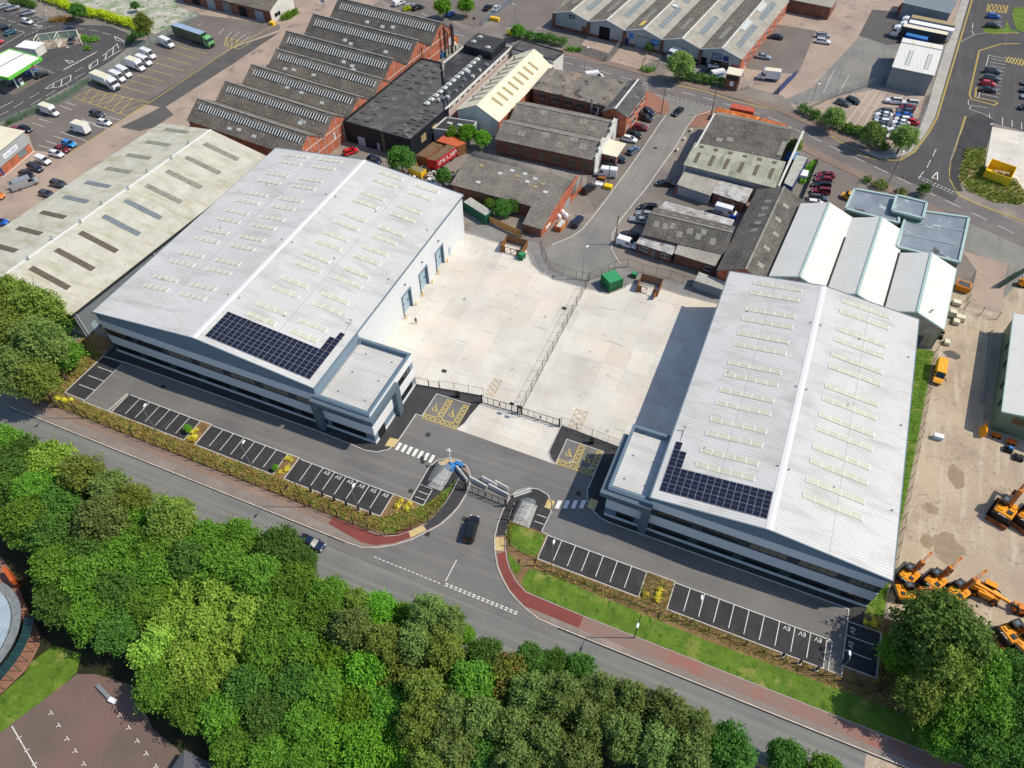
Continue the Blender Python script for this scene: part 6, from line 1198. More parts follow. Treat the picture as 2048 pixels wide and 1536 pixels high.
def ring_loft(mb,st,mi=0):
 """st: (x, halfwidth, z_low, z_top, top_halfwidth)"""
 rings=[]
 for x,w_,zl,zt,tw in st:
  zm=zl+(zt-zl)*.35;zs=zt-(zt-zl)*.18
  rings.append([(x,-w_*.9,zl),(x,-w_,zm),(x,-(w_*.55+tw*.45),zs),(x,-tw,zt),(x,tw,zt),(x,w_*.55+tw*.45,zs),(x,w_,zm),(x,w_*.9,zl)])
 n=8;vs=[v for r in rings for v in r];fs=[]
 for i in range(len(rings)-1):
  for k in range(n):fs.append((i*n+k,i*n+(k+1)%n,(i+1)*n+(k+1)%n,(i+1)*n+k))
 fs.append(tuple(range(n-1,-1,-1)));fs.append(tuple((len(rings)-1)*n+k for k in range(n)))
 return mb.add(vs,fs,mi)
def wheels(root,xs,w_,r,wd=.2):
 for x in xs:
  for s in(-1,1):
   mb=MB();mb.tube((x,s*(w_-wd),r),(x,s*(w_+.02),r),r,n=14,mi=0);mb.tube((x,s*(w_+.015),r),(x,s*(w_+.03),r),r*.62,n=12,mi=1);mb.build('wheel',[M['tyre'],M['rim']],root)
def lamps(root,xf,xr,y,zf,zr_,s=.16):
 for sd in(-1,1):
  MB().box(xf-.12,xf+.02,sd*y-s,sd*y+s,zf-.07,zf+.07).build('headlight',M['lamp'],root)
  MB().box(xr-.02,xr+.1,sd*y-s*.8,sd*y+s*.8,zr_-.12,zr_+.12).build('tail_light',M['tail'],root)
def car_proto(kind):
 R=thing('car','car','car')
 P={'hatch':dict(L=4.2,belt=.95,roof=1.47,cb=(-1.98,1.02),cr=(-1.55,.18),hood=.84),'saloon':dict(L=4.7,belt=.93,roof=1.43,cb=(-1.75,1.0),cr=(-.95,.15),hood=.82),'estate':dict(L=4.6,belt=.98,roof=1.52,cb=(-2.2,1.02),cr=(-1.95,.2),hood=.86),'suv':dict(L=4.6,belt=1.10,roof=1.72,cb=(-2.18,1.0),cr=(-1.9,.25),hood=1.02)}[kind]
 L=P['L']/2;b=P['belt'];h=P['hood']
 mb=MB();tr=b+.0 if kind!='saloon' else b-.02
 ring_loft(mb,[(-L,.70,.42,tr-.16,.60),(-L+.1,.83,.30,tr-.04,.72),(-L+.7,.90,.24,b,.80),(-.2,.91,.22,b,.82),(.9,.90,.22,b-.02,.80),(1.25,.89,.22,h+.05,.76),(L-.35,.86,.26,h-.07,.70),(L-.08,.78,.32,h-.18,.62),(L,.66,.40,h-.28,.52)],0)
 (b0,b1),(r0,r1)=P['cb'],P['cr'];z=P['roof'];rw=.60;bw=.79
 ring=[(r0-.05,rw),(r1+.05,rw)]
 mb.add([(r0-.12,-rw+.05,z-.08),(r1+.1,-rw+.05,z-.08),(r1+.1,rw-.05,z-.08),(r0-.12,rw-.05,z-.08),(r0+.05,-rw+.08,z),(r1-.12,-rw+.08,z),(r1-.12,rw-.08,z),(r0+.05,rw-.08,z)],[(0,1,5,4),(1,2,6,5),(2,3,7,6),(3,0,4,7),(4,5,6,7)],0)
 for s in(-1,1):
  mb.add([(r0-.12,s*(rw-.02),z-.1),(r1+.1,s*(rw-.02),z-.1),(r1+.0,s*(rw-.08),z-.01),(r0,s*(rw-.08),z-.01)],[(0,1,2,3)],0)
  mb.bar((b1,s*bw,b),(r1+.08,s*(rw+.005),z-.07),.07,.07);mb.bar((b0,s*bw,b),(r0-.1,s*(rw+.005),z-.07),.12,.1)
  for f in(.36,.68):xb=b0+(b1-b0)*f;xr=r0+(r1-r0)*f;mb.bar((xb,s*(bw+.005),b),(xr,s*(rw+.005),z-.07),.07,.04)
  mb.box(1.0-.12,1.0+.1,s*.93-.1,s*.93+.1,b+.02,b+.16)
 if kind in('estate','suv'):
  for s in(-1,1):mb.bar((r0+.1,s*.5,z+.05),(r1-.2,s*.5,z+.05),.05,.05,1)
 mb.box(-L-.02,-L+.25,-.72,.72,.3,.5,1);mb.box(L-.2,L+.02,-.6,.6,.3,.46,1);mb.box(-L+.3,L-.3,-.86,.86,.2,.28,1)
 o=mb.build('body',[PA['white'],M['plastic']],R,loc=(0,0,0));o.material_slots[0].link='OBJECT';o.material_slots[0].material=PA['white']
 g=MB();bs=[(b0,-bw),(b1,-bw+.08),(b1,bw-.08),(b0,bw)];tp=[(r0-.1,-rw),(r1+.1,-rw+.03),(r1+.1,rw-.03),(r0-.1,rw)]
 g.add([(x,y,b-.02) for x,y in bs]+[(x,y,z-.06) for x,y in tp],[(0,1,5,4),(1,2,6,5),(2,3,7,6),(3,0,4,7),(4,5,6,7)]);g.build('windows',M['carglass'],R,loc=(0,0,0))
 wheels(R,(-L+.85,L-.85),.86,.33 if kind!='suv' else.37);lamps(R,L-.05,-L+.02,.58,h-.16,b-.18)
 return R
def van_body(mb,L,H,w_,nose,mi=0):
 """panel van, nose = (x windscreen top, x windscreen foot, z foot, z bonnet front)"""
 xt,xf,zf,zb=nose
 ring_loft(mb,[(-L,w_*.94,.35,H-.08,w_*.80),(-L+.08,w_,.32,H,w_*.84),(xt-.3,w_,.30,H,w_*.84),(xt,w_,.30,H-.06,w_*.82),(xf,w_*.99,.30,zf,w_*.86),(xf+.25,w_*.98,.30,zf-.08,w_*.82),(L-.25,w_*.93,.34,zb,w_*.74),(L,w_*.82,.42,zb-.2,w_*.62)],mi)
def van_proto(kind):
 R=thing('van','van','van');mb=MB()
 if kind=='small':L,H,w_,nose=2.2,1.85,.9,(.55,1.35,1.08,.86)
 elif kind=='luton':L,H,w_,nose=3.1,2.25,.98,(1.55,2.3,1.3,1.05)
 else:L,H,w_,nose=2.85,2.5,1.0,(1.3,2.05,1.32,1.05)
 if kind=='luton':
  ring_loft(mb,[(.9,.98,.35,2.25,.82),(1.55,.98,.32,2.2,.8),(2.3,.97,.30,1.3,.84),(2.5,.96,.30,1.22,.8),(2.9,.92,.34,1.05,.72),(3.1,.8,.42,.85,.6)],0)
  mb.add([(-3.2,-1.08,.75),(.95,-1.08,.75),(.95,1.08,.75),(-3.2,1.08,.75),(-3.2,-1.08,3.15),(1.3,-1.08,3.15),(1.3,1.08,3.15),(-3.2,1.08,3.15),(.95,-1.08,2.2),(.95,1.08,2.2),(1.9,-1.05,2.35),(1.9,1.05,2.35),(1.7,-1.05,3.0),(1.7,1.05,3.0)],[(0,1,8,5,4),(3,7,6,9,2),(0,4,7,3),(4,5,6,7),(1,2,9,8),(8,9,11,10),(10,11,13,12),(12,13,6,5),(8,10,12,5),(9,6,13,11),(0,3,2,1)],0)
  mb.box(-3.1,.8,-.9,.9,.45,.75,1)
 else:van_body(mb,L,H,w_,nose)
 xt,xf,zf,zb=nose
 mb.box(L-.12,L+.03,-w_*.7,w_*.7,.35,.55,1)
 for s in(-1,1):mb.box(xf-.25,xf-.1,s*(w_+.12)-.1,s*(w_+.12)+.1,zf-.02,zf+.28,1)
 if kind=='luton':mb.box(-2.9,1.2,-.95,.95,3.155,3.17,2)
 o=mb.build('body',[PA['white'],M['plastic'],M['cream_sheet_y']],R,loc=(0,0,0));o.material_slots[0].link='OBJECT';o.material_slots[0].material=PA['white']
 g=MB();d=Vector((xf-xt,0,zf-(H-.06))).normalized();n_=Vector((-d.z,0,d.x));n_=n_ if n_.x>0 else -n_
 zt_=H-.06 if kind!='luton' else 2.2
 A_=Vector((xt,0,zt_)).lerp(Vector((xf,0,zf)),.1)+n_*.02;B_=Vector((xt,0,zt_)).lerp(Vector((xf,0,zf)),.93)+n_*.02
 g.add([(A_.x,-w_*.76,A_.z),(A_.x,w_*.76,A_.z),(B_.x,w_*.84,B_.z),(B_.x,-w_*.84,B_.z)],[(0,1,2,3)])
 for s in(-1,1):
  y0,y1=s*(w_*.985+.015),s*(w_*.9+.02);zb_,zt2=zf+.02,zf+(zt_-zf)*.72
  g.add([(xt-.75,y0,zb_),(xf-.25,y0,zb_),(xf-.62,y1,zt2),(xt-.7,y1,zt2)],[(0,1,2,3)])
 if kind!='luton':g.box(-L-.02,-L+.0,-w_*.6,-.05,H*.62,H*.85);g.box(-L-.02,-L+.0,.05,w_*.6,H*.62,H*.85)
 g.build('windows',M['carglass'],R,loc=(0,0,0))
 wheels(R,(-L+.95,L-.85),w_-.02,.35);lamps(R,L-.06,-L+.0,w_*.68,zb-.18,.95)
 return R
def hgv(label,loc,rz,cab,box,roof,side=None,trailer=True,green=False,name='lorry',cabz=0,group=None):
 R=thing(name,label,'lorry',loc,group,rz)
 Lb=13.4 if trailer else 7.0;xf=3.2 if trailer else 1.2;xb=xf-Lb
 c=MB();x0,x1=(xf+.5,xf+2.9)
 ring_loft(c,[(x0,1.2,.5,3.35+cabz,1.05),(x0+.9,1.22,.45,3.4+cabz,1.05),(x1-.55,1.22,.4,3.0+cabz,1.1),(x1-.12,1.2,.4,2.05,1.14),(x1,1.16,.45,1.35,1.08)],0);c.box(x1-.1,x1+.06,-1.05,1.05,.35,.85,1);c.box(x1+.0,x1+.05,-.75,.75,.95,1.3,1)
 for s in(-1,1):c.box(x1-.55,x1-.35,s*1.35-.13,s*1.35+.13,1.9,2.6,1)
 c.build('cab',[cab,M['plastic']],R,loc=(0,0,0))
 g=MB();g.add([(x1-.50,-1.06,2.9+cabz),(x1-.50,1.06,2.9+cabz),(x1-.08,1.12,2.1),(x1-.08,-1.12,2.1)],[(0,1,2,3)])
 for s in(-1,1):g.add([(x0+.75,s*1.225,1.95),(x1-.35,s*1.225,1.95),(x1-.6,s*1.19,2.6),(x0+.75,s*1.2,2.6)],[(0,1,2,3)])
 g.build('windscreen',M['carglass'],R,loc=(0,0,0))
 zb=1.15;zt=3.95 if trailer else 3.5
 b=MB();b.box(xb,xf,-1.27,1.27,zb,zt,0)
 if side:
  b.box(xb+.05,xf-.05,-1.285,-1.27,zb+.02,zb+.55,1);b.box(xb+.05,xf-.05,1.27,1.285,zb+.02,zb+.55,1)
 n_=int(Lb/1.2)
 for k in range(n_+1):x=xb+Lb*k/n_;b.box(x-.03,x+.03,-1.3,1.3,zb-.02,zt-.02,0)
 bo=b.build('trailer_body' if trailer else 'cargo_box',[box,side or box],R,loc=(0,0,0))
 t=MB();t.box(xb+.04,xf-.04,-1.2,1.2,zt+.002,zt+.03);t.build('roof_panel',roof,R,loc=(0,0,0))
 ch=MB();ch.box(xb+.3,x1-.6,-.5,.5,.7,zb);ch.box(xb-.02,xb+.1,-1.2,1.2,.5,.75)
 for s in(-1,1):ch.box(xf-5.2,xf-1.5,s*1.2-.03,s*1.2+.03,.5,.95)
 ch.build('chassis',M['plastic'],R,loc=(0,0,0))
 wheels(R,([xb+1.4,xb+2.7,xb+4.0,xf-.3] if trailer else [xb+1.6])+[x1-1.2],1.2,.5,.32)
 lamps(R,x1+.04,xb,.9,.7,.85)
 return R,bo,(xb,xf,zb,zt)
PROTO={}
USED=set()
def recol(m):
 def f(o):
  if o.name.split('.')[0]=='body' and o.material_slots[0].link=='OBJECT':o.material_slots[0].material=m
 return f
NAMES={'hatch':'car','saloon':'car','estate':'car','suv':'car','van':'van','small':'van','luton':'box_van'}
def V(kind,color,s,label,group=None,z=.75,sc=None,snap=None):
 a,b=G(s,z);d=b-a;rz=math.atan2(d.y,d.x);c=(a+b)/2
 if snap is not None:
  rz=min((math.radians(snap+90*k) for k in range(-4,5)),key=lambda t:abs((t-rz+PI)%(2*PI)-PI))
 if kind not in PROTO:PROTO[kind]=van_proto(kind) if kind in('van','small','luton') else car_proto(kind)
 p=PROTO[kind]
 loc=(c.x,c.y,ZV)
 cat='van' if kind in('van','small','luton') else 'car'
 if kind not in USED:
  USED.add(kind);o=p;o.location=loc;o.rotation_euler=(0,0,rz);o['label']=label;o['category']=cat;o.name=NAMES[kind]
  for ch in o.children:recol(PA[color])(ch)
  if group:o['group']=group
  PROTO[kind+'_src']=o
 else:
  src=p;g0=src.get('group');o=dup(src,loc,rz,label,None,None,cat,recol(PA[color]))
  o.name=NAMES[kind]
  if group:o['group']=group
  elif 'group' in o.keys():del o['group']
 if sc:o.scale=(sc,sc,sc)
 return o
ZV=.065
g1='white vans parked along the lorry park fence'
V('van','white','00 1165,285 1275,335','white panel van parked next to the green articulated lorry',g1,1.2)
V('van','white','00 1020,368 1145,418','white panel van second from the green lorry along the fence',g1,1.2)
V('van','white','00 990,418 1115,465','white panel van squeezed beside the tall box van',g1,1.2)
V('luton','white','00 905,440 1085,505','tall white box van with cream roof in the middle of the van row',g1,1.5)
V('van','white','00 845,495 970,555','white panel van on the near side of the tall box van',g1,1.2)
V('van','white','00 795,530 925,588','white panel van beside the lorry with green stripe',g1,1.2)
V('luton','white','00 300,785 425,825','white box van with beige roof parked against the fence beyond the yellow hatching',None,1.4,.9)
V('estate','grey','00 658,818 765,845','dark grey estate car beside the yellow hatching in the lorry park');V('hatch','white','00 715,882 812,905','white convertible with dark roof parked next to the dark grey estate')
V('luton','white','00 640,950 515,915','white box lorry parked alone in the middle of the lorry park',None,1.5)
V('saloon','black','00 125,920 232,955','black saloon parked by the fence at the corner of the grey unit');V('hatch','dark red','00 80,940 175,968','dark red car mostly hidden behind the grey unit')
V('hatch','sky blue','00 462,1035 545,1060','bright sky-blue hatchback in the row by the grey unit');V('hatch','dark red','00 405,1078 500,1100','dark red hatchback between the sky-blue and white cars');V('hatch','white','00 365,1110 460,1135','white hatchback next to the dark red one by the grey unit')
V('small','white','00 255,1145 375,1190','white small van parked by the brick base of the grey unit',None,1.0);V('suv','navy','00 200,1205 315,1245','navy pickup-like car parked outside the grey unit');V('hatch','black','00 145,1258 240,1285','black car squeezed between the navy car and the silver van')
sv=V('van','silver','00 95,1365 275,1300','silver van with its rear doors open in front of the grey unit',None,1.2)
V('suv','grey','00 385,1335 480,1355','dark car half hidden by the eave of the cream-roofed warehouse');V('hatch','grey','00 298,1402 385,1425','small dark car beyond the cream-roofed warehouse eave');V('hatch','orange','00 -70,1420 15,1435','orange car at the very edge outside the grey unit');V('hatch','blue','01 -55,238 40,232','blue car at the edge below the grimy cream roof')
V('estate','silver','00 -10,55 60,28','silver car parked in the first bay along the hedge');V('estate','silver','00 50,65 128,45','silver estate in the second bay along the hedge');V('estate','silver','00 162,98 245,78','silver estate on its own in the bays along the hedge');V('hatch','white','00 155,142 240,165','white hatchback driving past the hedge-side bays')
V('suv','black','00 -10,215 62,190','black car parked next to the teal one near the petrol station');V('hatch','teal','00 30,252 125,215','teal hatchback parked in the end bay near the petrol station');V('hatch','red','00 -70,325 18,295','red car cut by the edge of the picture near the petrol station')
V('saloon','navy','00 540,198 445,222','dark blue car driving round behind the jet wash');V('hatch','grey','00 530,268 512,318','silver-grey car standing in the jet wash bay')
V('saloon','black','00 262,560 352,525','black saloon waiting at the edge of the petrol station canopy');V('hatch','blue','00 195,540 262,505','blue car at a pump under the canopy');V('hatch','black','00 62,612 145,585','black car under the near end of the canopy');V('hatch','red','00 170,505 235,480','red car under the far end of the canopy')
V('hatch','blue','10 1437,112 1487,82','blue car parked behind the left roadside tree at the top');V('saloon','black','10 1715,70 1767,28','black car beside the white one in the upper car park');V('saloon','white','10 1785,75 1828,38','white car beside the blue-grey fence in the upper car park');V('estate','black','10 1200,62 1262,42','black estate behind the factory roof at the top');V('hatch','silver','10 1142,52 1198,32','silver car next to the black estate behind the factory roof');V('small','white','10 1062,25 1115,5','white van at the top behind the factory roof',None,1.0)
V('hatch','red','10 700,1118 772,1092','bright red sports car beside the black works');V('hatch','navy','10 868,1150 952,1178','dark blue car in the shade of the black works')
V('van','white','20 635,560 745,548','white van on the upper road behind the brown brick offices',None,1.2);V('saloon','black','20 1330,788 1275,835','black car driving down the estate road from the junction')
ge='cars parked along the estate road'
V('suv','navy','20 1020,795 1135,838','dark blue SUV first in the row outside the brown brick offices',ge);V('suv','black','20 1005,842 1118,878','black SUV second in the row outside the brick offices',ge);V('hatch','dark red','20 968,918 1090,940','dark red car outside the orange brick gable',ge);V('suv','black','20 930,968 1030,995','black car parked behind the cream-roofed gatehouse',ge);V('hatch','white','20 905,1005 992,1025','white car half hidden behind the cream-roofed gatehouse',ge);V('hatch','steel blue','20 940,1120 1008,1072','blue-grey hatchback parked askew by the gatehouse',ge);V('suv','navy','20 803,1150 918,1172','navy SUV in front of the stepped white gable',ge);V('hatch','black','20 770,1205 830,1212','black car behind the white van at the stepped gable',ge)
V('van','white','20 862,1268 690,1248','white panel van parked at the end of the stepped white gable',None,1.2);V('suv','black','20 612,1405 688,1352','black SUV parked by the long red brick gable',ge);V('suv','navy','21 540,262 592,192','navy off-roader with roof rack by the skip')
V('saloon','black','20 1285,1345 1132,1332','black car parked in the shade of the grey works',ge);V('suv','black','21 1158,135 1008,122','black estate at the pale flat roof corner',ge);V('hatch','silver','21 1105,182 1012,165','small silver hatchback between the black estate and the silver saloon',ge);V('saloon','silver','21 1088,228 952,205','silver saloon beside the low brick wing',ge);V('suv','black','21 1010,352 878,315','black car behind the white van at the brick wing',ge);V('small','white','21 865,365 995,405','white small van parked at the front of the brick wing',None,1.0,1.12)
V('van','white','21 1590,135 1722,172','white van parked in the walled rear yard',None,1.2);V('suv','black','21 1622,198 1478,168','black SUV next to the white van in the rear yard')
V('hatch','white','20 1622,475 1520,478','white car outside the blue-signed unit');V('saloon','black','20 1555,512 1448,528','black car nose to nose with the white minibus');mbus=V('van','white','20 1648,535 1500,562','white minibus with a blue panel on its side by the gatehouse',None,1.2);V('hatch','black','20 1405,420 1440,455','black car behind the hedge tree near the roller door');V('hatch','black','20 1388,480 1400,520','black car hidden behind the roadside tree')
V('luton','white','30 275,558 90,535','white box van parked at the compound gates',None,1.5);V('saloon','black','30 290,275 178,258','black car parked beside the long grey-roofed unit');V('saloon','silver','30 90,402 195,418','silver car parked below the black one beside the long unit');V('estate','silver','30 525,255 638,258','silver estate of the pair on the pink concrete');V('estate','white','30 525,292 638,308','white estate of the pair on the pink concrete')
V('hatch','black','30 755,715 845,748','black hatchback nearer the grey box warehouse of the two by the railings');V('hatch','grey','30 680,732 775,765','dark grey hatchback at the railings in the car compound')
V('suv','white','30 1145,742 1042,732','white car alone at the top of the packed car compound');V('suv','white','30 1262,758 1160,748','white car at the top of the second file of the car compound')
gc='cars packed in files in the compound'
c1=[('grey',813),('white',838),('silver',862),('white',888),('grey',912),('white',940),('black',968)]
c2=[('dark red',788),('grey',812),('blue',842),('white',872),('white',896),('silver',922),('white',948),('grey',970),('white',995)]
for i,(c_,y) in enumerate(c1):V('saloon' if i%3 else 'hatch',c_,'30 %d,%d %d,%d'%(1088-i*7,y+2,975-i*7,y-6),'%s car, number %d from the top of the shorter file in the car compound'%(c_,i+1),gc)
for i,(c_,y) in enumerate(c2):V('hatch' if i%2 else 'saloon',c_,'30 %d,%d %d,%d'%(1250-i*11,y+2,1135-i*11,y-6),'%s car, number %d from the top of the longer file in the car compound'%(c_,i+1),gc)
V('saloon','red','30 1245,890 1190,878','red car showing at the outer side of the longer file in the compound',gc)
V('hatch','blue','30 1765,112 1888,120','blue hatchback in the bays by the yellow crosshatch');V('estate','black','30 1755,182 1888,190','black estate below the blue hatchback in the bays')
gk='cars in the new car park'
V('suv','grey','30 1755,512 1882,525','dark grey SUV first in the row of four in the new car park',gk);V('suv','grey','30 1755,565 1868,580','grey SUV second in the row of four in the new car park',gk);V('hatch','red','30 1735,602 1838,615','red car third in the row of four in the new car park',gk);V('saloon','black','30 1722,645 1858,662','black saloon last in the row of four in the new car park',gk)
for i,(c_,y,k) in enumerate((('grey',600,'hatch'),('black',655,'suv'),('silver',700,'hatch'),('black',780,'suv'))):V(k,c_,'30 %d,%d %d,%d'%(2140,y+8,2030-(20 if i==3 else 0),y),'%s car, number %d from the top of the cars cut by the picture edge'%(c_,i+1),gk)
gr='row of cars by the depot fence'
for i,(c_,k,y,x) in enumerate((('dark red','saloon',1278,598),('dark red','hatch',1312,582),('black','estate',1352,568),('dark red','suv',1398,562),('grey','estate',1445,545),('white','hatch',1482,522))):V(k,c_,'30 %d,%d %d,%d'%((x+58,y+4,x-58,y-6) if i not in(4,5) else(x-58,y-6,x+58,y+6)),'%s car, %s in the row beside the depot fence'%(c_,('first','second','third','fourth','fifth','sixth')[i]),gr)
V('small','yellow','30 800,1440 755,1425','yellow vehicle half hidden behind the flat green-trimmed offices',None,1.0)
V('van','yellow','31 1445,1260 1420,1400','yellow van parked on the narrow digger yard beside the grass',None,1.2)
V('suv','black','12 1598,1165 1640,1012','black estate-style SUV driving in at the site entrance',None,.8,1.08);V('saloon','navy','12 372,1150 535,1225','navy car on the main road half under the oak branches',None,.75)
def at_line(s,z):a,b=G(s,z);d=b-a;return((a+b)/2,math.atan2(d.y,d.x))
c,rz=at_line('00 1295,225 1605,330',1.8);R,bo,(xb,xf,zb,zt)=hgv('dark green articulated lorry with pale lettering in the lorry park',(c.x,c.y,ZV),rz,PA['light green'],PA['dark green'],mat('blue_grey_trailer_roof',S(142,164,190),fine=.05))
t=MB();xm=(xb+xf)/2
for s in(-1,):
 squiggle(t,'',.55,(xm,s*1.31,zt-.65),(1,0,0),(0,0,1),.012,w=6.2);squiggle(t,'',.4,(xm,s*1.31,zb+.45),(1,0,0),(0,0,1),.012,w=4.0)
 t.add([(xm-.5,s*1.312,zt-1.15),(xm+.5,s*1.312,zt-1.15),(xm+.42,s*1.312,zt-1.8),(xm,s*1.312,zt-2.05),(xm-.42,s*1.312,zt-1.8)],[(0,1,2,3,4)])
t.build('lettering',mat('pale_green_lettering',S(150,186,164),fine=.03),bo)
c,rz=at_line('00 680,555 890,640',1.8);R,bo,(xb,xf,zb,zt)=hgv('white rigid lorry with cream roof and green skirt nearest the yellow hatching',(c.x,c.y,ZV),rz,PA['white'],PA['white'],M['cream_sheet_y'],mat('olive_green_skirt',S(120,146,70),fine=.05),trailer=False)
t=MB();t.add([(xb+.5,-1.31,zb+.8),(xb+1.2,-1.31,zb+.7),(xb+1.9,-1.31,zb+1.0),(xb+1.7,-1.31,zb+1.9),(xb+.9,-1.31,zb+2.0),(xb+.6,-1.31,zb+1.5)],[(0,1,2,3,4,5)]);squiggle(t,'',.4,(xb+3.1,-1.31,zb+1.3),(1,0,0),(0,0,1),.012,w=1.0);t.build('side_graphics',M['sign_navy'],bo)
t=MB();t.add([(xb+1.9,-1.312,zb+1.0),(xb+2.5,-1.312,zb+1.4),(xb+2.3,-1.312,zb+2.0),(xb+1.7,-1.312,zb+1.9)],[(0,1,2,3)]);squiggle(t,'',.25,(xb+5.0,-1.312,zb+1.3),(1,0,0),(0,0,1),.012,w=2.4);t.build('green_graphics',bpy.data.materials['olive_green_skirt'],bo)
hd=math.radians(174)
creamroof=M['cream_sheet_y'];R,bo,d_=hgv('white-cabbed lorry with dark curtain sides and cream roof',(23.6,270.0,ZV),hd,PA['white'],mat('dark_curtain',S(54,58,62),fine=.06),creamroof)
R,bo,(xb,xf,zb,zt)=hgv('white articulated lorry with a large code painted on its roof',(25.2,273.6,ZV),hd,PA['white'],PA['white'],M['sign_white'])
t=MB();put_text(t,'P E L 2 5',1.3,((xb+xf)/2,0,zt+.035),(-1,0,0),(0,-1,0),.004);t.build('roof_lettering',M['dark_open'],bo)
hgv('white-cabbed lorry with pale tan roof farthest of the three',(25.6,277.6,ZV),hd,PA['white'],M['grey_clad2'],M['sky_tan'])
P4=[(v.x,v.y) for v in G('30 290,1340 350,1370 470,1150 385,1130',3.9)]
R=container('box_trailer','long navy trailer with pale grey roof beside the works',P4,.9,3.0,mat('navy_trailer_side',S(40,62,106),fine=.05),M['c_grey'],ribs=False,cat='trailer')
mb=MB();q=[Vector((*p,.5)) for p in P4];
for f in(.1,.2,.85):mb.tube(q[0].lerp(q[3],f),q[1].lerp(q[2],f),.5,n=12)
mb.build('wheel',M['rubber'],R)
R,bo,d_=hgv('white flatbed lorry with cream body half hidden by the roadside tree',(G1(px('20 1295,420')[0],0).x,G1(px('20 1295,420')[0],0).y,ZV),math.radians(248),PA['white'],PA['white'],M['cream_sheet_y'],trailer=False)
for s in(-1,1):MB().box(-2.3,.6,s*1.0-.02 if s>0 else -1.02,s*1.0+.02 if s>0 else -.98,1.25,1.85).build('side_panel',M['sign_blue'],mbus,loc=(0,0,0))
for s in(-1,1):MB().box(-3.7,-2.86,s*.98-.03,s*.98+.03,.5,2.3).build('rear_door',PA['silver'],sv,loc=(0,0,0))
M['plant']=mat('plant_yellow',S(236,158,24),S(220,140,22),ns=1.2,fine=.08,rough=.35);M['plant_arm']=mat('worn_orange_brown_arm',S(214,124,34),S(168,90,32),ns=.9,fine=.12,rough=.5);M['bucket']=mat('rusty_bucket',S(146,82,40),S(112,64,38),ns=1.2,fine=.15,rough=.6)
def excavator(label,s,ang_,sc=1.0,arm=M['plant_arm'],reach=1.0,logo=True,blade=True,group='diggers parked in the yard',swing=0):
 c=G1(px(s)[0],.9);R=thing('excavator',label,'excavator',(c.x,c.y,.03),group,math.radians(ang_));R.scale=(sc,)*3;o0=(0,0,0)
 for sd in(-1,1):
  mb=MB();y0,y1=(sd*1.2-.28,sd*1.2+.28);pr_=[(-1.7,.12),(-1.45,0),(1.45,0),(1.7,.12),(1.8,.4),(1.6,.72),(-1.6,.72),(-1.8,.4)]
  mb.add([(x,y0,z) for x,z in pr_]+[(x,y1,z) for x,z in pr_],[tuple(range(8)),tuple(range(15,7,-1))]+[(i,8+i,8+(i+1)%8,(i+1)%8) for i in range(8)])
  for k in range(16):x=-1.6+k*.21;mb.box(x-.04,x+.04,y0-.02,y1+.02,.70,.76)
  mb.build('track',M['rubber'],R,loc=o0)
 mb=MB();mb.box(-1.5,1.5,-.9,.9,.4,.85);mb.tube((0,0,.8),(0,0,1.05),.7,n=14)
 if blade:mb.box(-2.35,-2.2,-1.35,1.35,.05,.75);mb.box(-2.3,-1.4,-.5,-.3,.35,.5);mb.box(-2.3,-1.4,.3,.5,.35,.5)
 mb.build('undercarriage',M['bucket'],R,loc=o0)
 mb=MB();mb.box(-1.6,1.1,-1.22,1.22,1.05,1.3)
 ring_loft(mb,[(-1.75,1.15,1.1,1.75,1.0),(-1.6,1.22,1.08,1.95,1.08),(-.5,1.22,1.08,2.05,1.05),(-.35,1.2,1.08,1.95,1.0)],0);mb.box(-.35,1.0,-1.22,-.35,1.3,1.75);mb.box(.3,1.05,-1.0,-.4,1.75,1.85);mb.box(-1.2,-.6,-.9,-.2,2.05,2.12,1);mb.box(-1.3,-.5,.25,.95,2.04,2.1,0)
 mb.build('house',[M['plant'],M['plastic']],R,loc=o0)
 mb=MB();n_=10;pts=[(-1.55-.42*math.sin(PI*i/n_),1.28*math.cos(PI*i/n_)) for i in range(n_+1)]+[(-1.5,-1.2)]
 mb.prism(pts,1.0,1.78);cw=mb.build('counterweight',M['plastic'],R,loc=o0)
 if logo:
  t=MB();put_text(t,'JCB',.6,(-1.68,0,1.79),(0,-1,0),(1,0,0),.01,bold=False);t.build('lettering',M['sign_white'],cw,loc=o0)
 mb=MB();mb.add([(-.4,.25,1.3),(1.25,.25,1.3),(1.25,1.2,1.3),(-.4,1.2,1.3),(-.35,.3,2.75),(.85,.3,2.75),(.85,1.15,2.75),(-.35,1.15,2.75)],[(0,1,5,4),(1,2,6,5),(2,3,7,6),(3,0,4,7)]);cb=mb.build('cab',M['carglass'],R,loc=o0)
 mb=MB();mb.box(-.42,.92,.24,1.22,2.75,2.86)
 for a_,b_ in(((-.4,.25,1.3),(-.35,.3,2.75)),((1.25,.25,1.3),(.85,.3,2.75)),((1.25,1.2,1.3),(.85,1.15,2.75)),((-.4,1.2,1.3),(-.35,1.15,2.75))):mb.bar(a_,b_,.09,.09)
 mb.build('cab_frame',M['plastic'],cb,loc=o0);MB().box(-.1,.55,.45,.95,2.865,2.88).build('roof_hatch',mat('tinted_hatch',S(92,104,112),fine=.03,rough=.2) if 'tinted_hatch' not in bpy.data.materials else bpy.data.materials['tinted_hatch'],cb,loc=o0)
 r=reach;B=[(.9,-.1,1.5),(2.0*r,-.1,3.3),(4.3*r,-.1,3.5)];K=[(4.3*r,-.1,3.5),(2.9*r+.6,-.1,1.3)]
 mb=MB();mb.bar(B[0],B[1],.36,.5);mb.bar(B[1],B[2],.34,.46);mb.tube((B[1][0],-.34,B[1][2]),(B[1][0],.14,B[1][2]),.26,n=10);mb.build('boom',arm,R,loc=o0)
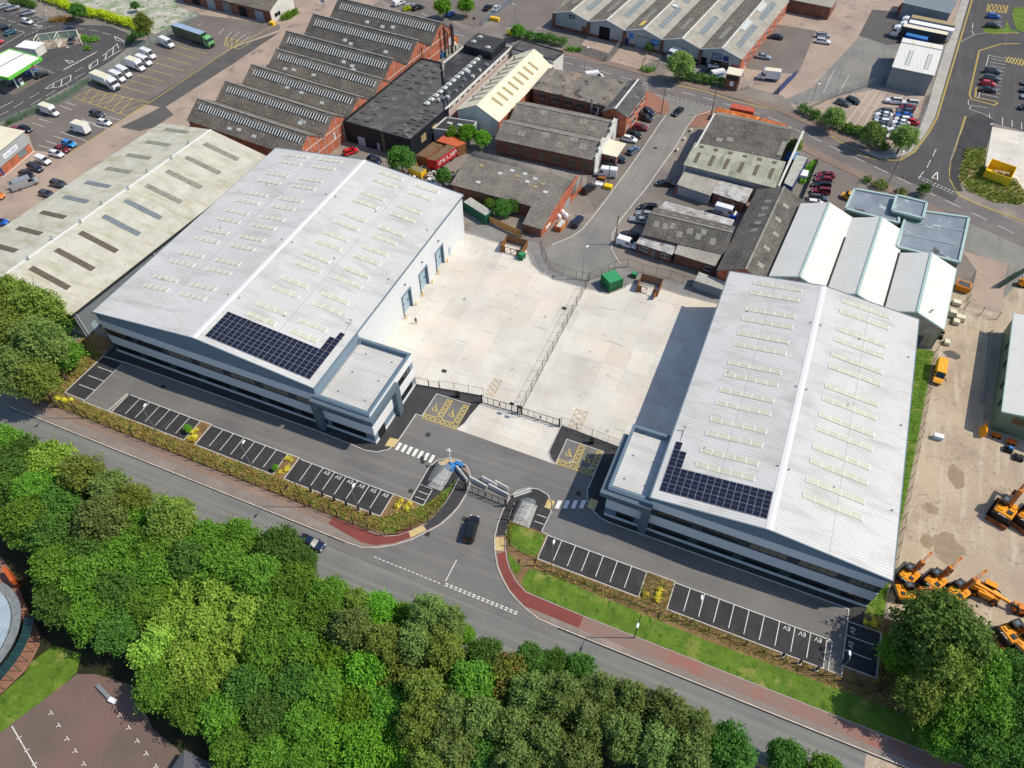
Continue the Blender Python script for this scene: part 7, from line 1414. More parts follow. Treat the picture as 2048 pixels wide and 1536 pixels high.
 mb=MB();mb.tube((1.25,-.35,1.3),(2.2*r,-.33,2.9),.09);mb.tube((1.25,.15,1.3),(2.2*r,.13,2.9),.09);mb.tube((2.3*r,-.1,3.7),(3.5*r,-.1,3.8),.06);mb.build('ram',M['grey_metal'],R,loc=o0)
 mb=MB();mb.bar((4.55*r,-.1,3.7),K[1],.3,.42);mb.build('stick',arm,R,loc=o0)
 kx,_,kz=K[1];pr_=[(kx-.1,kz+.15),(kx+.35,kz-.1),(kx+.25,kz-.7),(kx-.3,kz-1.0),(kx-.95,kz-.85),(kx-.85,kz-.55),(kx-.3,kz-.35)];m_=len(pr_)
 mb=MB();mb.add([(x,-.6,z) for x,z in pr_]+[(x,.4,z) for x,z in pr_],[tuple(range(m_)),tuple(range(2*m_-1,m_-1,-1))]+[(i,m_+i,m_+(i+1)%m_,(i+1)%m_) for i in range(m_)])
 for k in range(5):y=-.55+k*.22;mb.bar((kx-.9,y,kz-.78),(kx-1.1,y,kz-.7),.07,.06)
 mb.build('bucket',M['bucket'],R,loc=o0)
 return R
excavator('large excavator with raised arm and white lettered black counterweight alone in the yard','32 1900,960',68,1.25,reach=1.1)
excavator('excavator half out of frame beside the large one','32 2075,1010',60,1.2)
excavator('excavator nearest the warehouse corner with arm folded up','33 1205,130',62,.98)
excavator('middle excavator of the front row with orange-brown arm','33 1395,175',58,1.05)
excavator('excavator at the tree edge with arm reaching over the yard','33 1560,255',54,1.05)
excavator('excavator partly under the big tree below the front row','33 1180,260',20,.95,blade=False,logo=False,reach=.75)
excavator('orange excavator with rusty blade beneath the telehandler','33 1960,560',40,1.15)
excavator('excavator squeezed at the picture edge beyond the orange one','33 2060,640',50,1.1,logo=False)
c=G1(px('33 1780,245')[0],1.2);a,b=G('33 1740,215 1950,320',1.8);rz=math.atan2((b-a).y,(b-a).x)
T=thing('telehandler','bright yellow telehandler with long boom lowered in front of the diggers','telehandler',(c.x,c.y,.03),None,rz)
mb=MB();ring_loft(mb,[(-2.3,.7,.8,1.5,.6),(-2.0,.8,.7,1.9,.7),(-.6,.85,.7,1.9,.75),(1.6,.8,.7,1.35,.7),(1.9,.7,.8,1.2,.6)],0);mb.box(-1.3,.9,-1.15,-.55,.8,1.75);mb.build('body',M['plant'],T,loc=(0,0,0))
mb=MB();mb.box(-.9,.7,.35,1.15,.9,2.45);cb=mb.build('cab',M['carglass'],T,loc=(0,0,0));mb=MB();mb.box(-1.0,.75,.3,1.2,2.45,2.56);mb.build('cab_roof',M['plant'],cb,loc=(0,0,0))
mb=MB();mb.bar((-2.1,-.15,2.0),(3.2,-.15,1.45),.42,.5,0);mb.bar((3.2,-.15,1.45),(4.6,-.15,1.25),.3,.36,1);mb.build('boom',[M['plant'],M['plastic']],T,loc=(0,0,0))
mb=MB();mb.box(4.6,4.8,-.8,.5,.3,1.5);mb.box(4.8,5.9,-.65,-.5,.25,.33);mb.box(4.8,5.9,.2,.35,.25,.33);mb.build('fork_carriage',M['plastic'],T,loc=(0,0,0))
for x in(-1.4,1.35):
 for s in(-1,1):mb=MB();mb.tube((x,s*.85,.6),(x,s*1.25,.6),.6,n=16,mi=0);mb.tube((x,s*1.24,.6),(x,s*1.27,.6),.34,n=12,mi=1);mb.build('wheel',[M['rubber'],M['plant_arm']],T,loc=(0,0,0))
for k,(s_,sx,sy,sz,m_,l,n_) in enumerate((('32 1742,385',.7,2.0,1.9,'plant','yellow loader bucket standing on edge at the green hall corner','loader_bucket'),('32 1840,415',1.6,.9,.9,'plant_arm','orange attachment frame lying beside the green hall','attachment'),('32 1945,465',1.5,.8,1.2,'plant_arm','small orange machine with a row of lamps beside the green hall','plant_machine'),('32 1925,515',1.4,1.2,1.0,'plastic','dark engine unit with blue parts in front of the green hall','engine_unit'),('32 2000,575',1.6,1.3,.8,'plastic','dark pile of machine parts at the picture edge by the hall','machine_parts'),('33 2005,385',2.0,1.6,1.6,'plant_arm','orange breaker frame standing at the forks of the telehandler','breaker_frame'),('31 2025,700',1.6,1.4,1.9,'plant','yellow loader behind the dark gate at the picture edge','loader'),('31 1445,1040',.9,.8,.9,'plant','small orange machine at the brick depot corner','plant_machine'),('31 1425,1080',1.2,1.0,.8,'plastic','grey air tank on skids by the depot corner','air_tank'))):
 p=G1(px(s_)[0]);R=thing(n_,l,'machine',(p.x,p.y,.03));mb=MB()
 if n_=='loader_bucket':
  pr_=[(-.8,0),(.0,.1),(.5,.8),(.3,1.7),(-.2,1.9),(.1,1.0),(-.3,.35)];m_n=len(pr_);mb.add([(p.x+x*.7,p.y-1.3,z+.03) for x,z in pr_]+[(p.x+x*.7,p.y+1.3,z+.03) for x,z in pr_],[tuple(range(m_n)),tuple(range(2*m_n-1,m_n-1,-1))]+[(i,m_n+i,m_n+(i+1)%m_n,(i+1)%m_n) for i in range(m_n)])
 else:
  mb.box(p.x-sx/2,p.x+sx/2,p.y-sy/2,p.y+sy/2,.3,sz*.7);mb.box(p.x-sx*.3,p.x+sx*.35,p.y-sy*.35,p.y+sy*.2,sz*.7,sz);mb.tube((p.x-sx*.4,p.y,sz*.8),(p.x+sx*.5,p.y+.2,sz*.9),.09)
 mb.build('body',M[m_],R)
 if n_!='loader_bucket':
  mb=MB()
  for x in(-.3,.3):mb.tube((p.x+x*sx,p.y-sy*.55,.3),(p.x+x*sx,p.y+sy*.55,.3),.3,n=10)
  mb.build('wheel' if n_ in('loader','plant_machine') else 'skid',M['rubber'],R)
  if n_=='plant_machine' and sz>1:
   mb=MB()
   for x in(-.45,-.15,.15,.45):mb.tube((p.x+x,p.y-.3,sz),(p.x+x,p.y-.3,sz+.12),.11,n=8)
   mb.build('lamp',M['red_paint'],R)
 if n_=='engine_unit':mb=MB();mb.box(p.x-.2,p.x+.5,p.y-.4,p.y+.1,1.0,1.3);mb.build('blue_cover',M['c_blue'],R)
# ================================================================== trees, hedges, beds
def leafmat(n,a,b,third=None):
 m=mat(n,S(*a,1.42),S(*b,1.42),ns=1.1,fine=.4,fs=3.5,rough=.65,spec=.2,ramp=(.3,.7),third=third and(S(*third,1.15),.8,.52,.66))
 nt=m.node_tree;b_=nt.nodes['Principled BSDF'];oi=nt.nodes.new('ShaderNodeObjectInfo');hs=nt.nodes.new('ShaderNodeHueSaturation');src=b_.inputs['Base Color'].links[0].from_socket
 for k_i,(lo,hi) in(('Hue',(.478,.506)),('Value',(.85,1.4))):
  r_=nt.nodes.new('ShaderNodeMapRange');r_.inputs[3].default_value=lo;r_.inputs[4].default_value=hi;nt.links.new(oi.outputs['Random'],r_.inputs[0]);nt.links.new(r_.outputs[0],hs.inputs[k_i])
 nt.links.new(src,hs.inputs['Color']);nt.links.new(hs.outputs[0],b_.inputs['Base Color']);out=nt.nodes['Material Output'];tr=nt.nodes.new('ShaderNodeBsdfTranslucent');mx=nt.nodes.new('ShaderNodeMixShader');mx.inputs[0].default_value=.22
 nt.links.new(b_.inputs['Base Color'].links[0].from_socket,tr.inputs[0]);nt.links.new(b_.outputs[0],mx.inputs[1]);nt.links.new(tr.outputs[0],mx.inputs[2]);nt.links.new(mx.outputs[0],out.inputs[0]);return m
LM={'willow':leafmat('soft_green_leaves',(100,130,62),(72,106,44)),'mid':leafmat('mid_green_leaves',(94,136,46),(62,102,32)),'dark':leafmat('dark_green_leaves',(78,116,48),(52,88,34)),'lime':leafmat('lime_leaves',(130,156,66),(92,130,42)),'bright':leafmat('bright_green_leaves',(98,144,42),(68,112,30)),'olive':leafmat('olive_leaves',(110,126,54),(82,104,42)),'birch':leafmat('birch_leaves',(108,126,66),(78,104,52)),'copper':leafmat('copper_leaves',(104,112,48),(78,92,38),(126,84,44)),'yellow':leafmat('yellow_shrub_leaves',(206,196,70),(170,170,60)),'hedge':leafmat('golden_hedge_leaves',(170,184,34),(140,164,30)),'brown':leafmat('bronze_hedge_leaves',(130,96,48),(96,88,40)),'pale':leafmat('pale_green_leaves',(126,150,84),(98,128,62))}
M['bark']=mat('tree_bark',S(110,96,80),S(80,70,60),ns=2,fine=.2)
def leaves(mb,c,rad,n,size,r,up=.25,droop=0):
 """leaf sprigs: small tilted groups of leaves spread over the bough, with gaps between them"""
 for _ in range(max(1,n//7)):
  while True:
   d=Vector((r.gauss(0,1),r.gauss(0,1),r.gauss(0,1)+up))
   if d.length>.1:break
  d.normalize()
  if d.z<-.55:d.z*=-.5
  k=r.uniform(.25,1.25)**.5;p=c+Vector((d.x*rad.x,d.y*rad.y,d.z*rad.z))*k
  nrm=(d*.7+Vector((r.gauss(0,.5),r.gauss(0,.5),r.gauss(.35,.4)))).normalized()
  A=nrm.orthogonal().normalized();B=nrm.cross(A);rs=size*r.uniform(.7,1.3)
  for _ in range(7):
   q=p+A*r.gauss(0,rs)+B*r.gauss(0,rs)+nrm*r.gauss(0,rs*.3)-Vector((0,0,droop*abs(r.gauss(0,rs*1.6))))
   nn=(nrm+Vector((r.gauss(0,.38),r.gauss(0,.38),r.gauss(0,.38)))).normalized();a=nn.cross(Vector((r.gauss(0,1),r.gauss(0,1),r.gauss(0,1)))).normalized();b=nn.cross(a)
   s=size*r.uniform(.6,1.3);l=s*r.uniform(1.0,1.5);f=nn*(s*.18)
   mb.add([q-a*l*.5,q+b*s*.38+f*.5,q+a*l*.5-f,q-b*s*.38+f*.5],[(0,1,2,3)])
TP={}
def tree_proto(kind,seed):
 r=random.Random(seed);R=thing('tree','tree','tree')
 hgt,cr,nl,ls,dr={'broad':(11.5,4.6,58,.40,0),'big':(13,6.6,110,.42,0),'round':(9.0,3.8,44,.37,0),'birch':(11.0,3.4,60,.3,.8),'small':(5.0,2.0,14,.3,0),'sparse':(9.5,3.8,26,.36,0)}[kind]
 zc=hgt-cr*1.05;mb=MB();limbs=MB();limbs.tube((0,0,-.1),(r.uniform(-.2,.2),r.uniform(-.2,.2),zc),.05*cr+.05,.03*cr,9)
 tot={'broad':10500,'big':20000,'round':8000,'birch':9000,'small':2200,'sparse':2600}[kind]
 for k in range(nl):
  a=2.4*k+r.uniform(-.6,.6);t=(k+r.random())/nl;zz=1-1.5*t;rr_=math.sqrt(max(0,1-zz*zz*.9))*r.uniform(.45,.86)
  c=Vector((math.cos(a)*rr_*cr,math.sin(a)*rr_*cr,zc+zz*cr*(.72 if kind!='birch' else 1.0)*r.uniform(.85,1.1)))
  br=cr*r.choice((.15,.2,.26,.34))*(1.0 if kind!='birch' else.85);leaves(mb,c,Vector((br,br,br*(.72 if kind!='birch' else 1.15))),tot//nl,ls,r,droop=dr)
  if k%4==0:limbs.tube((0,0,zc*r.uniform(.45,.95)),c,.035*cr,.012*cr,5)
 leaves(mb,Vector((0,0,zc)),Vector((cr*.6,cr*.6,cr*.55)),tot//8,ls*1.3,r)
 limbs.build('trunk',M['bark'],R,loc=(0,0,0));c=mb.build('crown',LM['mid'],R,loc=(0,0,0));c.material_slots[0].link='OBJECT';c.material_slots[0].material=LM['mid']
 return R,zc,cr
def plant_recol(m):
 def f(o):
  if o.name.split('.')[0] in('crown','foliage') and o.material_slots:o.material_slots[0].link='OBJECT';o.material_slots[0].material=m
 return f
tr=random.Random(11)
def tree(x,y,rpx,col,label,group=None,kind=None,name='tree',z=None):
 kind=kind or('big' if rpx>70 else None) or {'birch':'birch','olive':'birch','copper':'round','dark':'broad','mid':'broad','lime':'round','bright':'round'}.get(col,'broad')
 key=(kind,tr.randrange(3 if kind in('broad','birch','round') else 2));new=key not in TP
 if new:TP[key]=tree_proto(kind,sum(map(ord,kind))+key[1]*17)
 src,zc,cr=TP[key]
 p0=G1((x,y),0);p1=G1((x+10,y),0);ppm=10/(p1-p0).length;s=rpx/ppm/cr*.97
 for _ in range(2):z_=zc*s if z is None else z;q=G1((x,y),z_);p1=G1((x+10,y),z_);s=rpx/(10/(p1-q).length)/cr
 q=G1((x,y),zc*s)
 if new:o=src;o.location=(q.x,q.y,0);o.scale=(s,s,s);o['label']=label;[plant_recol(LM[col])(c) for c in o.children]
 else:o=dup(src,(q.x,q.y,0),tr.uniform(0,6.28),label,None,s*1.0,'tree',plant_recol(LM[col]))
 o.name=name
 if group:o['group']=group
 elif 'group' in o.keys():del o['group']
 return o
LOOK={'mid':'leafy mid-green tree','dark':'dense dark green tree','lime':'pale lime-green tree','bright':'bright green bushy tree','olive':'feathery olive-green tree','birch':'drooping grey-green birch','copper':'brown-tinged copper tree'}
ORD='first second third fourth fifth sixth seventh eighth ninth tenth eleventh twelfth thirteenth fourteenth fifteenth sixteenth seventeenth eighteenth nineteenth twentieth'.split()+['number %d'%i for i in range(21,60)]
rows={'road edge of the wood':'5,890,46,mid 45,912,42,dark 100,928,48,lime 165,955,46,olive 222,985,42,birch 270,1008,40,olive 345,1042,50,olive 418,1085,48,mid 478,1082,45,mid 555,1100,50,dark 603,1128,36,dark 660,1195,45,mid 712,1205,28,olive 760,1222,38,bright 805,1235,30,bright 858,1232,42,birch 898,1248,38,birch 928,1268,22,bright 968,1315,42,dark 1058,1322,38,dark 1108,1330,34,dark 1158,1338,36,dark 1200,1390,44,birch 1262,1408,46,birch 1330,1432,50,birch 1385,1462,46,birch 1455,1500,54,dark 1570,1518,42,dark 1650,1552,46,mid','second row of the wood':'15,960,55,dark 75,990,50,mid 135,1005,50,dark 205,1045,52,birch 270,1060,48,mid 320,1095,54,mid 385,1130,52,dark 450,1140,55,mid 520,1160,55,mid 585,1175,50,mid 640,1240,52,mid 705,1265,48,birch 775,1290,45,olive 830,1290,46,birch 885,1305,44,olive 945,1375,58,mid 1010,1365,55,copper 1060,1395,48,birch 1120,1400,52,birch 1180,1450,50,birch 1245,1468,52,birch 1310,1490,52,birch 1375,1515,50,birch','middle of the wood':'60,1045,55,mid 120,1075,55,dark 185,1100,55,dark 250,1115,54,mid 310,1150,52,mid 375,1175,45,lime 440,1195,50,lime 500,1235,55,lime 560,1240,54,mid 600,1300,55,mid 665,1320,54,bright 735,1345,56,bright 800,1350,48,sparse 850,1390,50,olive 905,1435,48,birch 965,1440,50,birch 1025,1460,50,birch 1090,1480,52,birch 1150,1515,50,birch','inner side of the wood':'120,1140,55,mid 180,1165,58,mid 245,1185,55,dark 300,1215,50,mid 350,1245,50,lime 410,1265,56,lime 465,1290,54,lime 535,1310,55,mid 590,1375,55,dark 650,1390,55,mid 715,1415,52,bright 780,1420,50,mid 840,1455,50,olive 900,1500,52,birch 965,1510,52,dark 1035,1525,50,birch','playground edge of the wood':'130,1205,52,dark 185,1235,52,mid 240,1262,48,dark 320,1300,55,lime 385,1325,56,lime 440,1355,52,lime 320,1375,50,mid 500,1380,55,dark 385,1415,50,mid 450,1430,52,mid 540,1440,55,dark 610,1450,52,mid 670,1475,52,bright 735,1490,55,bright 800,1510,52,bright 470,1495,50,mid 540,1515,50,mid 610,1525,50,mid 860,1535,50,olive'}
for row,s in rows.items():
 for i,t in enumerate(s.split()):
  x,y,r_,c=t.split(',');k_sp=None
  if c=='sparse':c,k_sp='olive','sparse'
  tree(float(x),float(y),float(r_),c,('thin half-bare olive tree' if k_sp else LOOK[c])+', '+ORD[i]+' along the '+row,'trees of the roadside wood',k_sp)
for i,(x,y,r_,c,l) in enumerate(((1880,1278,100,'willow','great round green tree overhanging the front row of diggers'),(1800,1312,42,'bright','light green tree in front of the great round one at the last parking bay'),(1890,1345,56,'olive','dark olive tree in the middle of the clump below the diggers'),(1955,1345,62,'mid','leafy tree at the digger side of the clump'),(1838,1395,46,'olive','olive tree at the grass side of the clump'),(1900,1425,55,'mid','low green tree over the shaded verge'),(1965,1420,60,'mid','green tree behind the low one in the clump'),(2025,1345,48,'dark','dark tree under the orange excavator at the picture edge'),(2030,1420,55,'dark','dark tree at the picture edge below the clump'),(1885,1480,42,'mid','low tree nearest the road in the clump'),(1960,1495,55,'dark','dark tree by the road in the corner of the picture'),(2035,1500,55,'dark','dark tree in the very corner of the picture'))):tree(x,y,r_,c,l,'trees of the clump beside the digger yard')
for x,y,r_,c,l in((22,600,46,'olive','olive tree at the picture edge under the grimy roof'),(75,625,50,'olive','olive tree below the corner of the grimy cream roof'),(125,645,30,'dark','large-leaved dark tree against the old warehouse corner'),(25,675,50,'olive','second olive tree down the left picture edge'),(85,690,50,'birch','grey-green birch in the clump beside the new warehouse'),(130,710,34,'mid','small green tree nearest the planting bed corner'),(25,745,48,'birch','birch at the picture edge above the main road'),(75,760,40,'olive','low olive tree at the end of the site fence'),(1360,130,27,'pale','round pale-green tree on the roadside by the units entrance'),(885,14,18,'bright','left one of the two small street trees at the top'),(931,12,17,'bright','right one of the two small street trees at the top'),(803,318,27,'dark','dark green tree against the black works corner'),(1668,236,22,'pale','pale tree in the compound hedge by the railings'),(1745,268,26,'pale','pale tree over the shorter file of packed cars'),(1808,276,28,'pale','pale tree at the corner of the new road'),(1590,292,16,'pale','small tree beside the white works gable'),(157,22,16,'dark','dark conifer-like tree in the golden hedge'),(287,48,18,'olive','wispy tree at the end of the golden hedge'),(905,268,16,'bright','white-flecked bush at the small flat-roofed block'),(935,268,20,'bright','white-flecked tree between the flat block and the grey shed'),(965,278,18,'bright','white-flecked bush at the shed end wall'),(888,352,17,'dark','dark bush in the scrap yard'),(980,408,12,'mid','bush beside the green container'),(1005,418,20,'dark','round dark bush behind the timber fence'),(1025,412,16,'dark','dark bush against the low brick wing'),(1035,62,14,'mid','bush with orange flowers at the hedge end'),(270,12,9,'dark','small bush on the mossy hardstanding'),(1298,95,9,'dark','bush between the unit doors')):
 tree(x,y,r_,c,l,None,'round' if r_<40 and c!='olive' else None,'tree' if r_>15 else 'bush')
for x,y,r_,l in((375,857,8,'young sapling at the first planted island between the bays'),(551,935,7,'young sapling at the second planted island between the bays')):tree(x,y,r_,'bright',l,None,'small','sapling')
def hedge(label,s,w_,h,col,name='hedge',cat='hedge',size=.36,den=26):
 r=random.Random(len(label));P=[Vector((v.x,v.y,0)) for v in G(s)];mb=MB();Ls=0
 for a,b in zip(P,P[1:]):
  n=max(1,int((b-a).length/(w_*.55)))
  for k in range(n):c=a.lerp(b,(k+r.random()*.6)/n)+Vector((r.gauss(0,.12*w_),r.gauss(0,.12*w_),h*.5));q=r.uniform(.85,1.2);leaves(mb,c,Vector((w_*.55*q,w_*.55*q,h*.52*q)),int(den*w_*h*4.5),size,r)
 o=mb.build(name,LM[col]);return tag(o,label,cat)
hedge('long golden-green hedge along the filling station road','00 290,-20 520,70 640,110 800,145 950,190 1060,240',2.8,2.4,'hedge',den=16);hedge('green hedge section at the top car park corner','00 90,20 180,40 280,60',2.4,1.8,'dark',den=16);hedge('bronze shrub bed at the end of the hedge-side bays','00 375,165 450,150 560,155',2.4,1.0,'brown',den=22)
hedge('shrub bed on the jet wash island','00 615,290 660,300 720,295',2.0,1.0,'bright',den=20);tag(hedge('round shrub on the small traffic island','00 640,365 652,365',1.8,1.1,'mid'),'round shrub on the small traffic island','shrub');hedge('shrubs around the yellow vacuum unit','00 185,360 230,365 265,345',1.6,.9,'olive',den=20);hedge('ivy and scrub along the lorry park fence','00 60,910 270,810 520,690 640,600',1.2,1.2,'dark',den=16);hedge('scrub at the hedge end by the fence','00 960,310 1010,270 1110,240',2.0,2.0,'dark',den=14)
hedge('thick hedge in front of the first unit','20 130,270 200,290 300,300 470,340',2.6,2.6,'dark',den=14);hedge('low shrubs and yellow flowers by the concrete drive','20 490,365 540,372 600,375',1.4,.9,'bright',den=20);hedge('dark roadside hedge in front of the minibus','20 1300,575 1400,585 1520,610 1640,640',2.2,2.2,'dark',den=14);hedge('low bush at the end of the caged compound','20 1040,515 1090,525 1130,515',1.4,1.0,'bright',den=18)
hedge('overgrown hedge along the car compound pavement','30 420,820 520,870 640,930 740,960 860,1010 960,1060 1060,1110',2.6,2.2,'dark',den=14);hedge('yellowing hedge between the compound trees','30 740,950 800,975 860,995',2.0,2.2,'olive',den=16);hedge('strip of rough grass and weeds beside the navy trailer','30 510,1190 470,1250 420,1350',1.6,.6,'bright',den=20)
for s_,w_,h,c,l in(('30 960,1370 1010,1360',2.8,2.0,'olive','clipped olive mound by the flat green-trimmed offices'),('30 1130,1420 1180,1425',2.2,1.4,'olive','low clipped mound beside the flagpoles'),('30 1310,1430 1320,1430',2.4,3.2,'dark','tall dark clipped cone with bronze tip near the office corner'),('30 870,1330 890,1330',1.8,1.2,'dark','dark clipped shrub at the kerb of the small car park'),('10 240,150 350,90',1.8,1.5,'bright','shrub border along the white gabled brick workshop'),('10 1130,75 1170,70',1.6,1.2,'hedge','golden shrub behind the factory roof'),('10 1900,260 1990,240',1.8,1.6,'hedge','golden shrubs at the hedge by the upper road')):tag(hedge(l,s_,w_,h,c,'shrub',den=20),l,'shrub')
def tufts(name,label,polys,n,cols,h,seed):
 r=random.Random(seed);mb=MB()
 for P,k in polys:
  xs=[p[0] for p in P];ys=[p[1] for p in P];cnt=0
  while cnt<int(n*k):
   x,y=r.uniform(min(xs),max(xs)),r.uniform(min(ys),max(ys));ins=False
   for(x1,y1),(x2,y2) in zip(P,P[1:]+P[:1]):
    if(y1>y)!=(y2>y) and x<(x2-x1)*(y-y1)/(y2-y1)+x1:ins=not ins
   if not ins:continue
   cnt+=1;mi=r.choices(range(len(cols)),[4,3,2,1][:len(cols)])[0]
   for _ in range(5):
    a=r.uniform(0,6.28);q=h*r.uniform(.5,1.2);dx,dy=math.cos(a)*q*.6,math.sin(a)*q*.6;w_=.09*h+.03;mb.add([(x-dy*w_*2,y+dx*w_*2,.1),(x+dy*w_*2,y-dx*w_*2,.1),(x+dx,y+dy,.1+q*.75)],[(0,1,2)],mi)
 return tag(mb.build(name,cols),label,'plants',kind='stuff')
dry=[mat('dry_grass_blades',S(180,158,92),S(158,140,76),ns=.6,fine=.2),mat('straw_green_blades',S(142,144,66),S(118,126,54),ns=.6,fine=.2),mat('bronze_blades',S(138,106,66),S(118,90,56),ns=.6,fine=.2),LM['bright']]
tufts('ornamental_grass','dry golden meadow planting along the site fence in front of the bays',[([(-125,48),(-47.5,48),(-42,50),(-39.6,53),(-38.4,57),(-39,60),(-41,55.4),(-47,50.6),(-118,50.6),(-118.5,62),(-125,64)],1.0)],5200,dry,.62,5)
tufts('weeds','young ground-cover planting along the bays beside the lawn verge',[([(-19,51.9),(26,51.6),(40,51.6),(38,62),(34.2,62),(34,55),(29,53.4),(-19,53.7)],.8),([(-1.9,53.8),(2.6,53.7),(2.6,58.5),(-1.9,58.5)],.14),([(-25.6,55),(-24.3,55),(-25.2,58.4),(-26.2,58.4)],.06)],1900,[LM['olive'],LM['mid'],dry[2],LM['yellow']],.45,6)
tufts('long_grass','rough long grass and daisies between the warehouse and the digger yard',[([(31.8,62),(33.8,63),(34.1,72),(36.2,100),(38,127),(32,126)],1.0)],3000,[LM['bright'],LM['mid'],LM['lime']],.4,8)
tufts('scrub_weeds','weedy scrub around the storage slab by the new road',[([(v.x,v.y) for v in G('30 1620,1085 1770,1092 1755,1235 1990,1330 2100,1480 2048,1500 1830,1480 1640,1400 1565,1310')],1.0)],1200,[LM['olive'],LM['bright'],dry[1]],.8,9)
r=random.Random(4);SP=None
for i in range(26):
 x,y=[(r.uniform(-88.4,-86.6),r.uniform(51.3,55.4)),(r.uniform(-68.7,-67.1),r.uniform(51.3,55.4)),(r.uniform(-46.5,-42.5),r.uniform(53.4,55.2)),(r.uniform(-1.6,2.2),r.uniform(54.2,58)),(r.uniform(29.5,33),r.uniform(62.9,64)),(r.uniform(-118,-114),r.uniform(49,50.6))][i%6];s=r.uniform(.7,1.2)
 lab=('yellow-green shrub in the first planted island between the bays','yellow-green shrub in the second planted island between the bays','yellow-green shrub beside the rounded lawn at the last bay','yellow-green shrub in the planted square beside the lawn verge','yellow-green shrub by the last bays near the big tree','yellow-green shrub at the fence end below the first bays')[i%6];gp=('shrubs of the first island','shrubs of the second island','shrubs by the rounded lawn','shrubs of the planted square','shrubs near the big tree','shrubs at the fence end')[i%6]
 if SP is None:
  mb=MB();leaves(mb,Vector((0,0,.3)),Vector((.5,.5,.4)),150,.2,r);SP=mb.build('shrub',LM['yellow'],None,loc=(0,0,0));o=SP
 else:o=SP.copy();COL.objects.link(o)
 o.location=(x,y,.1);o.rotation_euler=(0,0,i);o.scale=(s,s,s);tag(o,lab,'shrub',gp)
# ================================================================== fences, lamps, shelters, barriers
def fence(name,label,pts,h,m,gap=2.5,post=.07,wires=True,rails=2,solid=None,cat='fence',z=.1,top=None):
 P=[Vector((p[0],p[1],0)) for p in pts];c=sum(P,Vector())/len(P);R=thing(name,label,cat,(c.x,c.y,0));Z=Vector((0,0,1));posts=0
 pan=MB()
 for a,b in zip(P,P[1:]):
  n=max(1,round((b-a).length/gap))
  for k in range(n+(b is P[-1])):
   if posts<100:p=a.lerp(b,k/n);mb=MB();mb.box(p.x-post/2,p.x+post/2,p.y-post/2,p.y+post/2,0,h+z);mb.build('post',m,R);posts+=1
  if solid:pan.bar(a+Z*(h/2+z),b+Z*(h/2+z),.04,h)
  else:
   for k in range(rails):q=z+.08+(h-.12)*k/max(1,rails-1);pan.bar(a+Z*q,b+Z*q,.035,.035)
   if wires:
    pal=name=='palisade_fence';m_=int((b-a).length/(.17 if pal else.32));d_=(b-a).normalized()*.036
    for k in range(1,m_):
     p=a.lerp(b,k/m_)
     if pal:pan.add([p-d_+Z*z,p+d_+Z*z,p+d_+Z*(z+h),p-d_+Z*(z+h)],[(0,1,2,3)])
     else:pan.box(p.x-.007,p.x+.007,p.y-.007,p.y+.007,z,z+h)
 pan.build('mesh_panel' if not solid else 'panel',solid or m,R);return R
BK,GY=M['black_metal'],M['grey_metal']
fence('mesh_fence','black mesh fence with slim posts along the planting bed and main road',[(-126,49.4),(-118.5,48.4),(-109,47.95),(-87,47.85),(-53.6,47.85),(-47.5,47.75),(-44.5,47.95),(-42.6,48.9),(-40.8,50.6),(-38.9,53),(-38.2,55),(-37.95,58),(-38,61.2)],2.2,BK,2.75,.11)
fence('mesh_fence','black mesh fence curving past the small lawn beside the entrance road',[(-26.4,60.6),(-26.2,58),(-25.4,56),(-24.4,54.3),(-22.5,53.9),(-19.3,53.6),(-19.2,52.6),(-2,52.6),(26.5,52.7),(34.5,53.4)],1.8,BK,2.9,.1)
fence('mesh_fence','tall black mesh fence dividing the two concrete yards',[(-33.5,81),(-33.6,121.5)],2.6,BK,2.9,.08)
fence('mesh_fence','black mesh fence beside the bays of the larger warehouse at the yard edge',[(-55.1,79.5),(-52.6,80.0)],2.4,BK,2.4);fence('mesh_fence','black mesh fence behind the yellow-hatched bays of the larger warehouse',[(-50.4,80.5),(-41.7,82)],2.4,BK,2.9)
fence('mesh_fence','black mesh fence behind the hatched bays of the smaller warehouse',[(-25.3,81.3),(-15.9,80.5),(-13.4,80.3)],2.4,BK,3.1)
fence('mesh_fence','tall black mesh fence across the end of the cul-de-sac',[(v.x,v.y) for v in G('21 295,430 310,480 360,580 460,625 555,650 640,668 740,630 840,575 930,565')],2.3,BK,2.6);fence('mesh_fence','black mesh fence between the gravel strip and the brick works',[(v.x,v.y) for v in G('21 930,560 1040,605 1240,650 1430,720 1640,775')],2.3,BK,2.6)
fence('mesh_fence','black mesh fence around the green substation',[(v.x,v.y) for v in G('21 740,715 795,762 915,715')],1.4,BK,2.2);fence('mesh_fence','black mesh fence along the grass beside the digger yard',[(34.2,60),(34.4,70),(36.6,100),(38.5,128)],1.9,BK,3.0);fence('mesh_fence','black mesh fence between the big tree and the last bays',[(34.6,60),(34.4,53.5)],1.9,BK,2.6);fence('mesh_fence','black mesh fence beside the old warehouse corner and rough bed',[(-120.5,66),(-117.4,64.5),(-117,63)],1.9,BK,1.5)
fence('timber_fence','new timber board fence behind the concrete yard',[(-66.4,133.0),(-59.5,131.2),(-53.6,129.7)],1.9,M['timber_new'],2.4,.1,solid=M['timber_new']);fence('gate','dark mesh gate at the end of the timber fence',[(-53.5,129.7),(-52.2,132.2)],1.7,BK,2.6,cat='gate')
fence('palisade_fence','long grey-green palisade fence between the lorry park and the filling station road',[(v.x,v.y) for v in G('00 0,940 290,825 520,715 650,620 850,510 1000,405 1150,310 1280,235 1450,130')],2.4,mat('green_grey_steel',S(120,138,132),fine=.08),3.2,.1,solid=None)
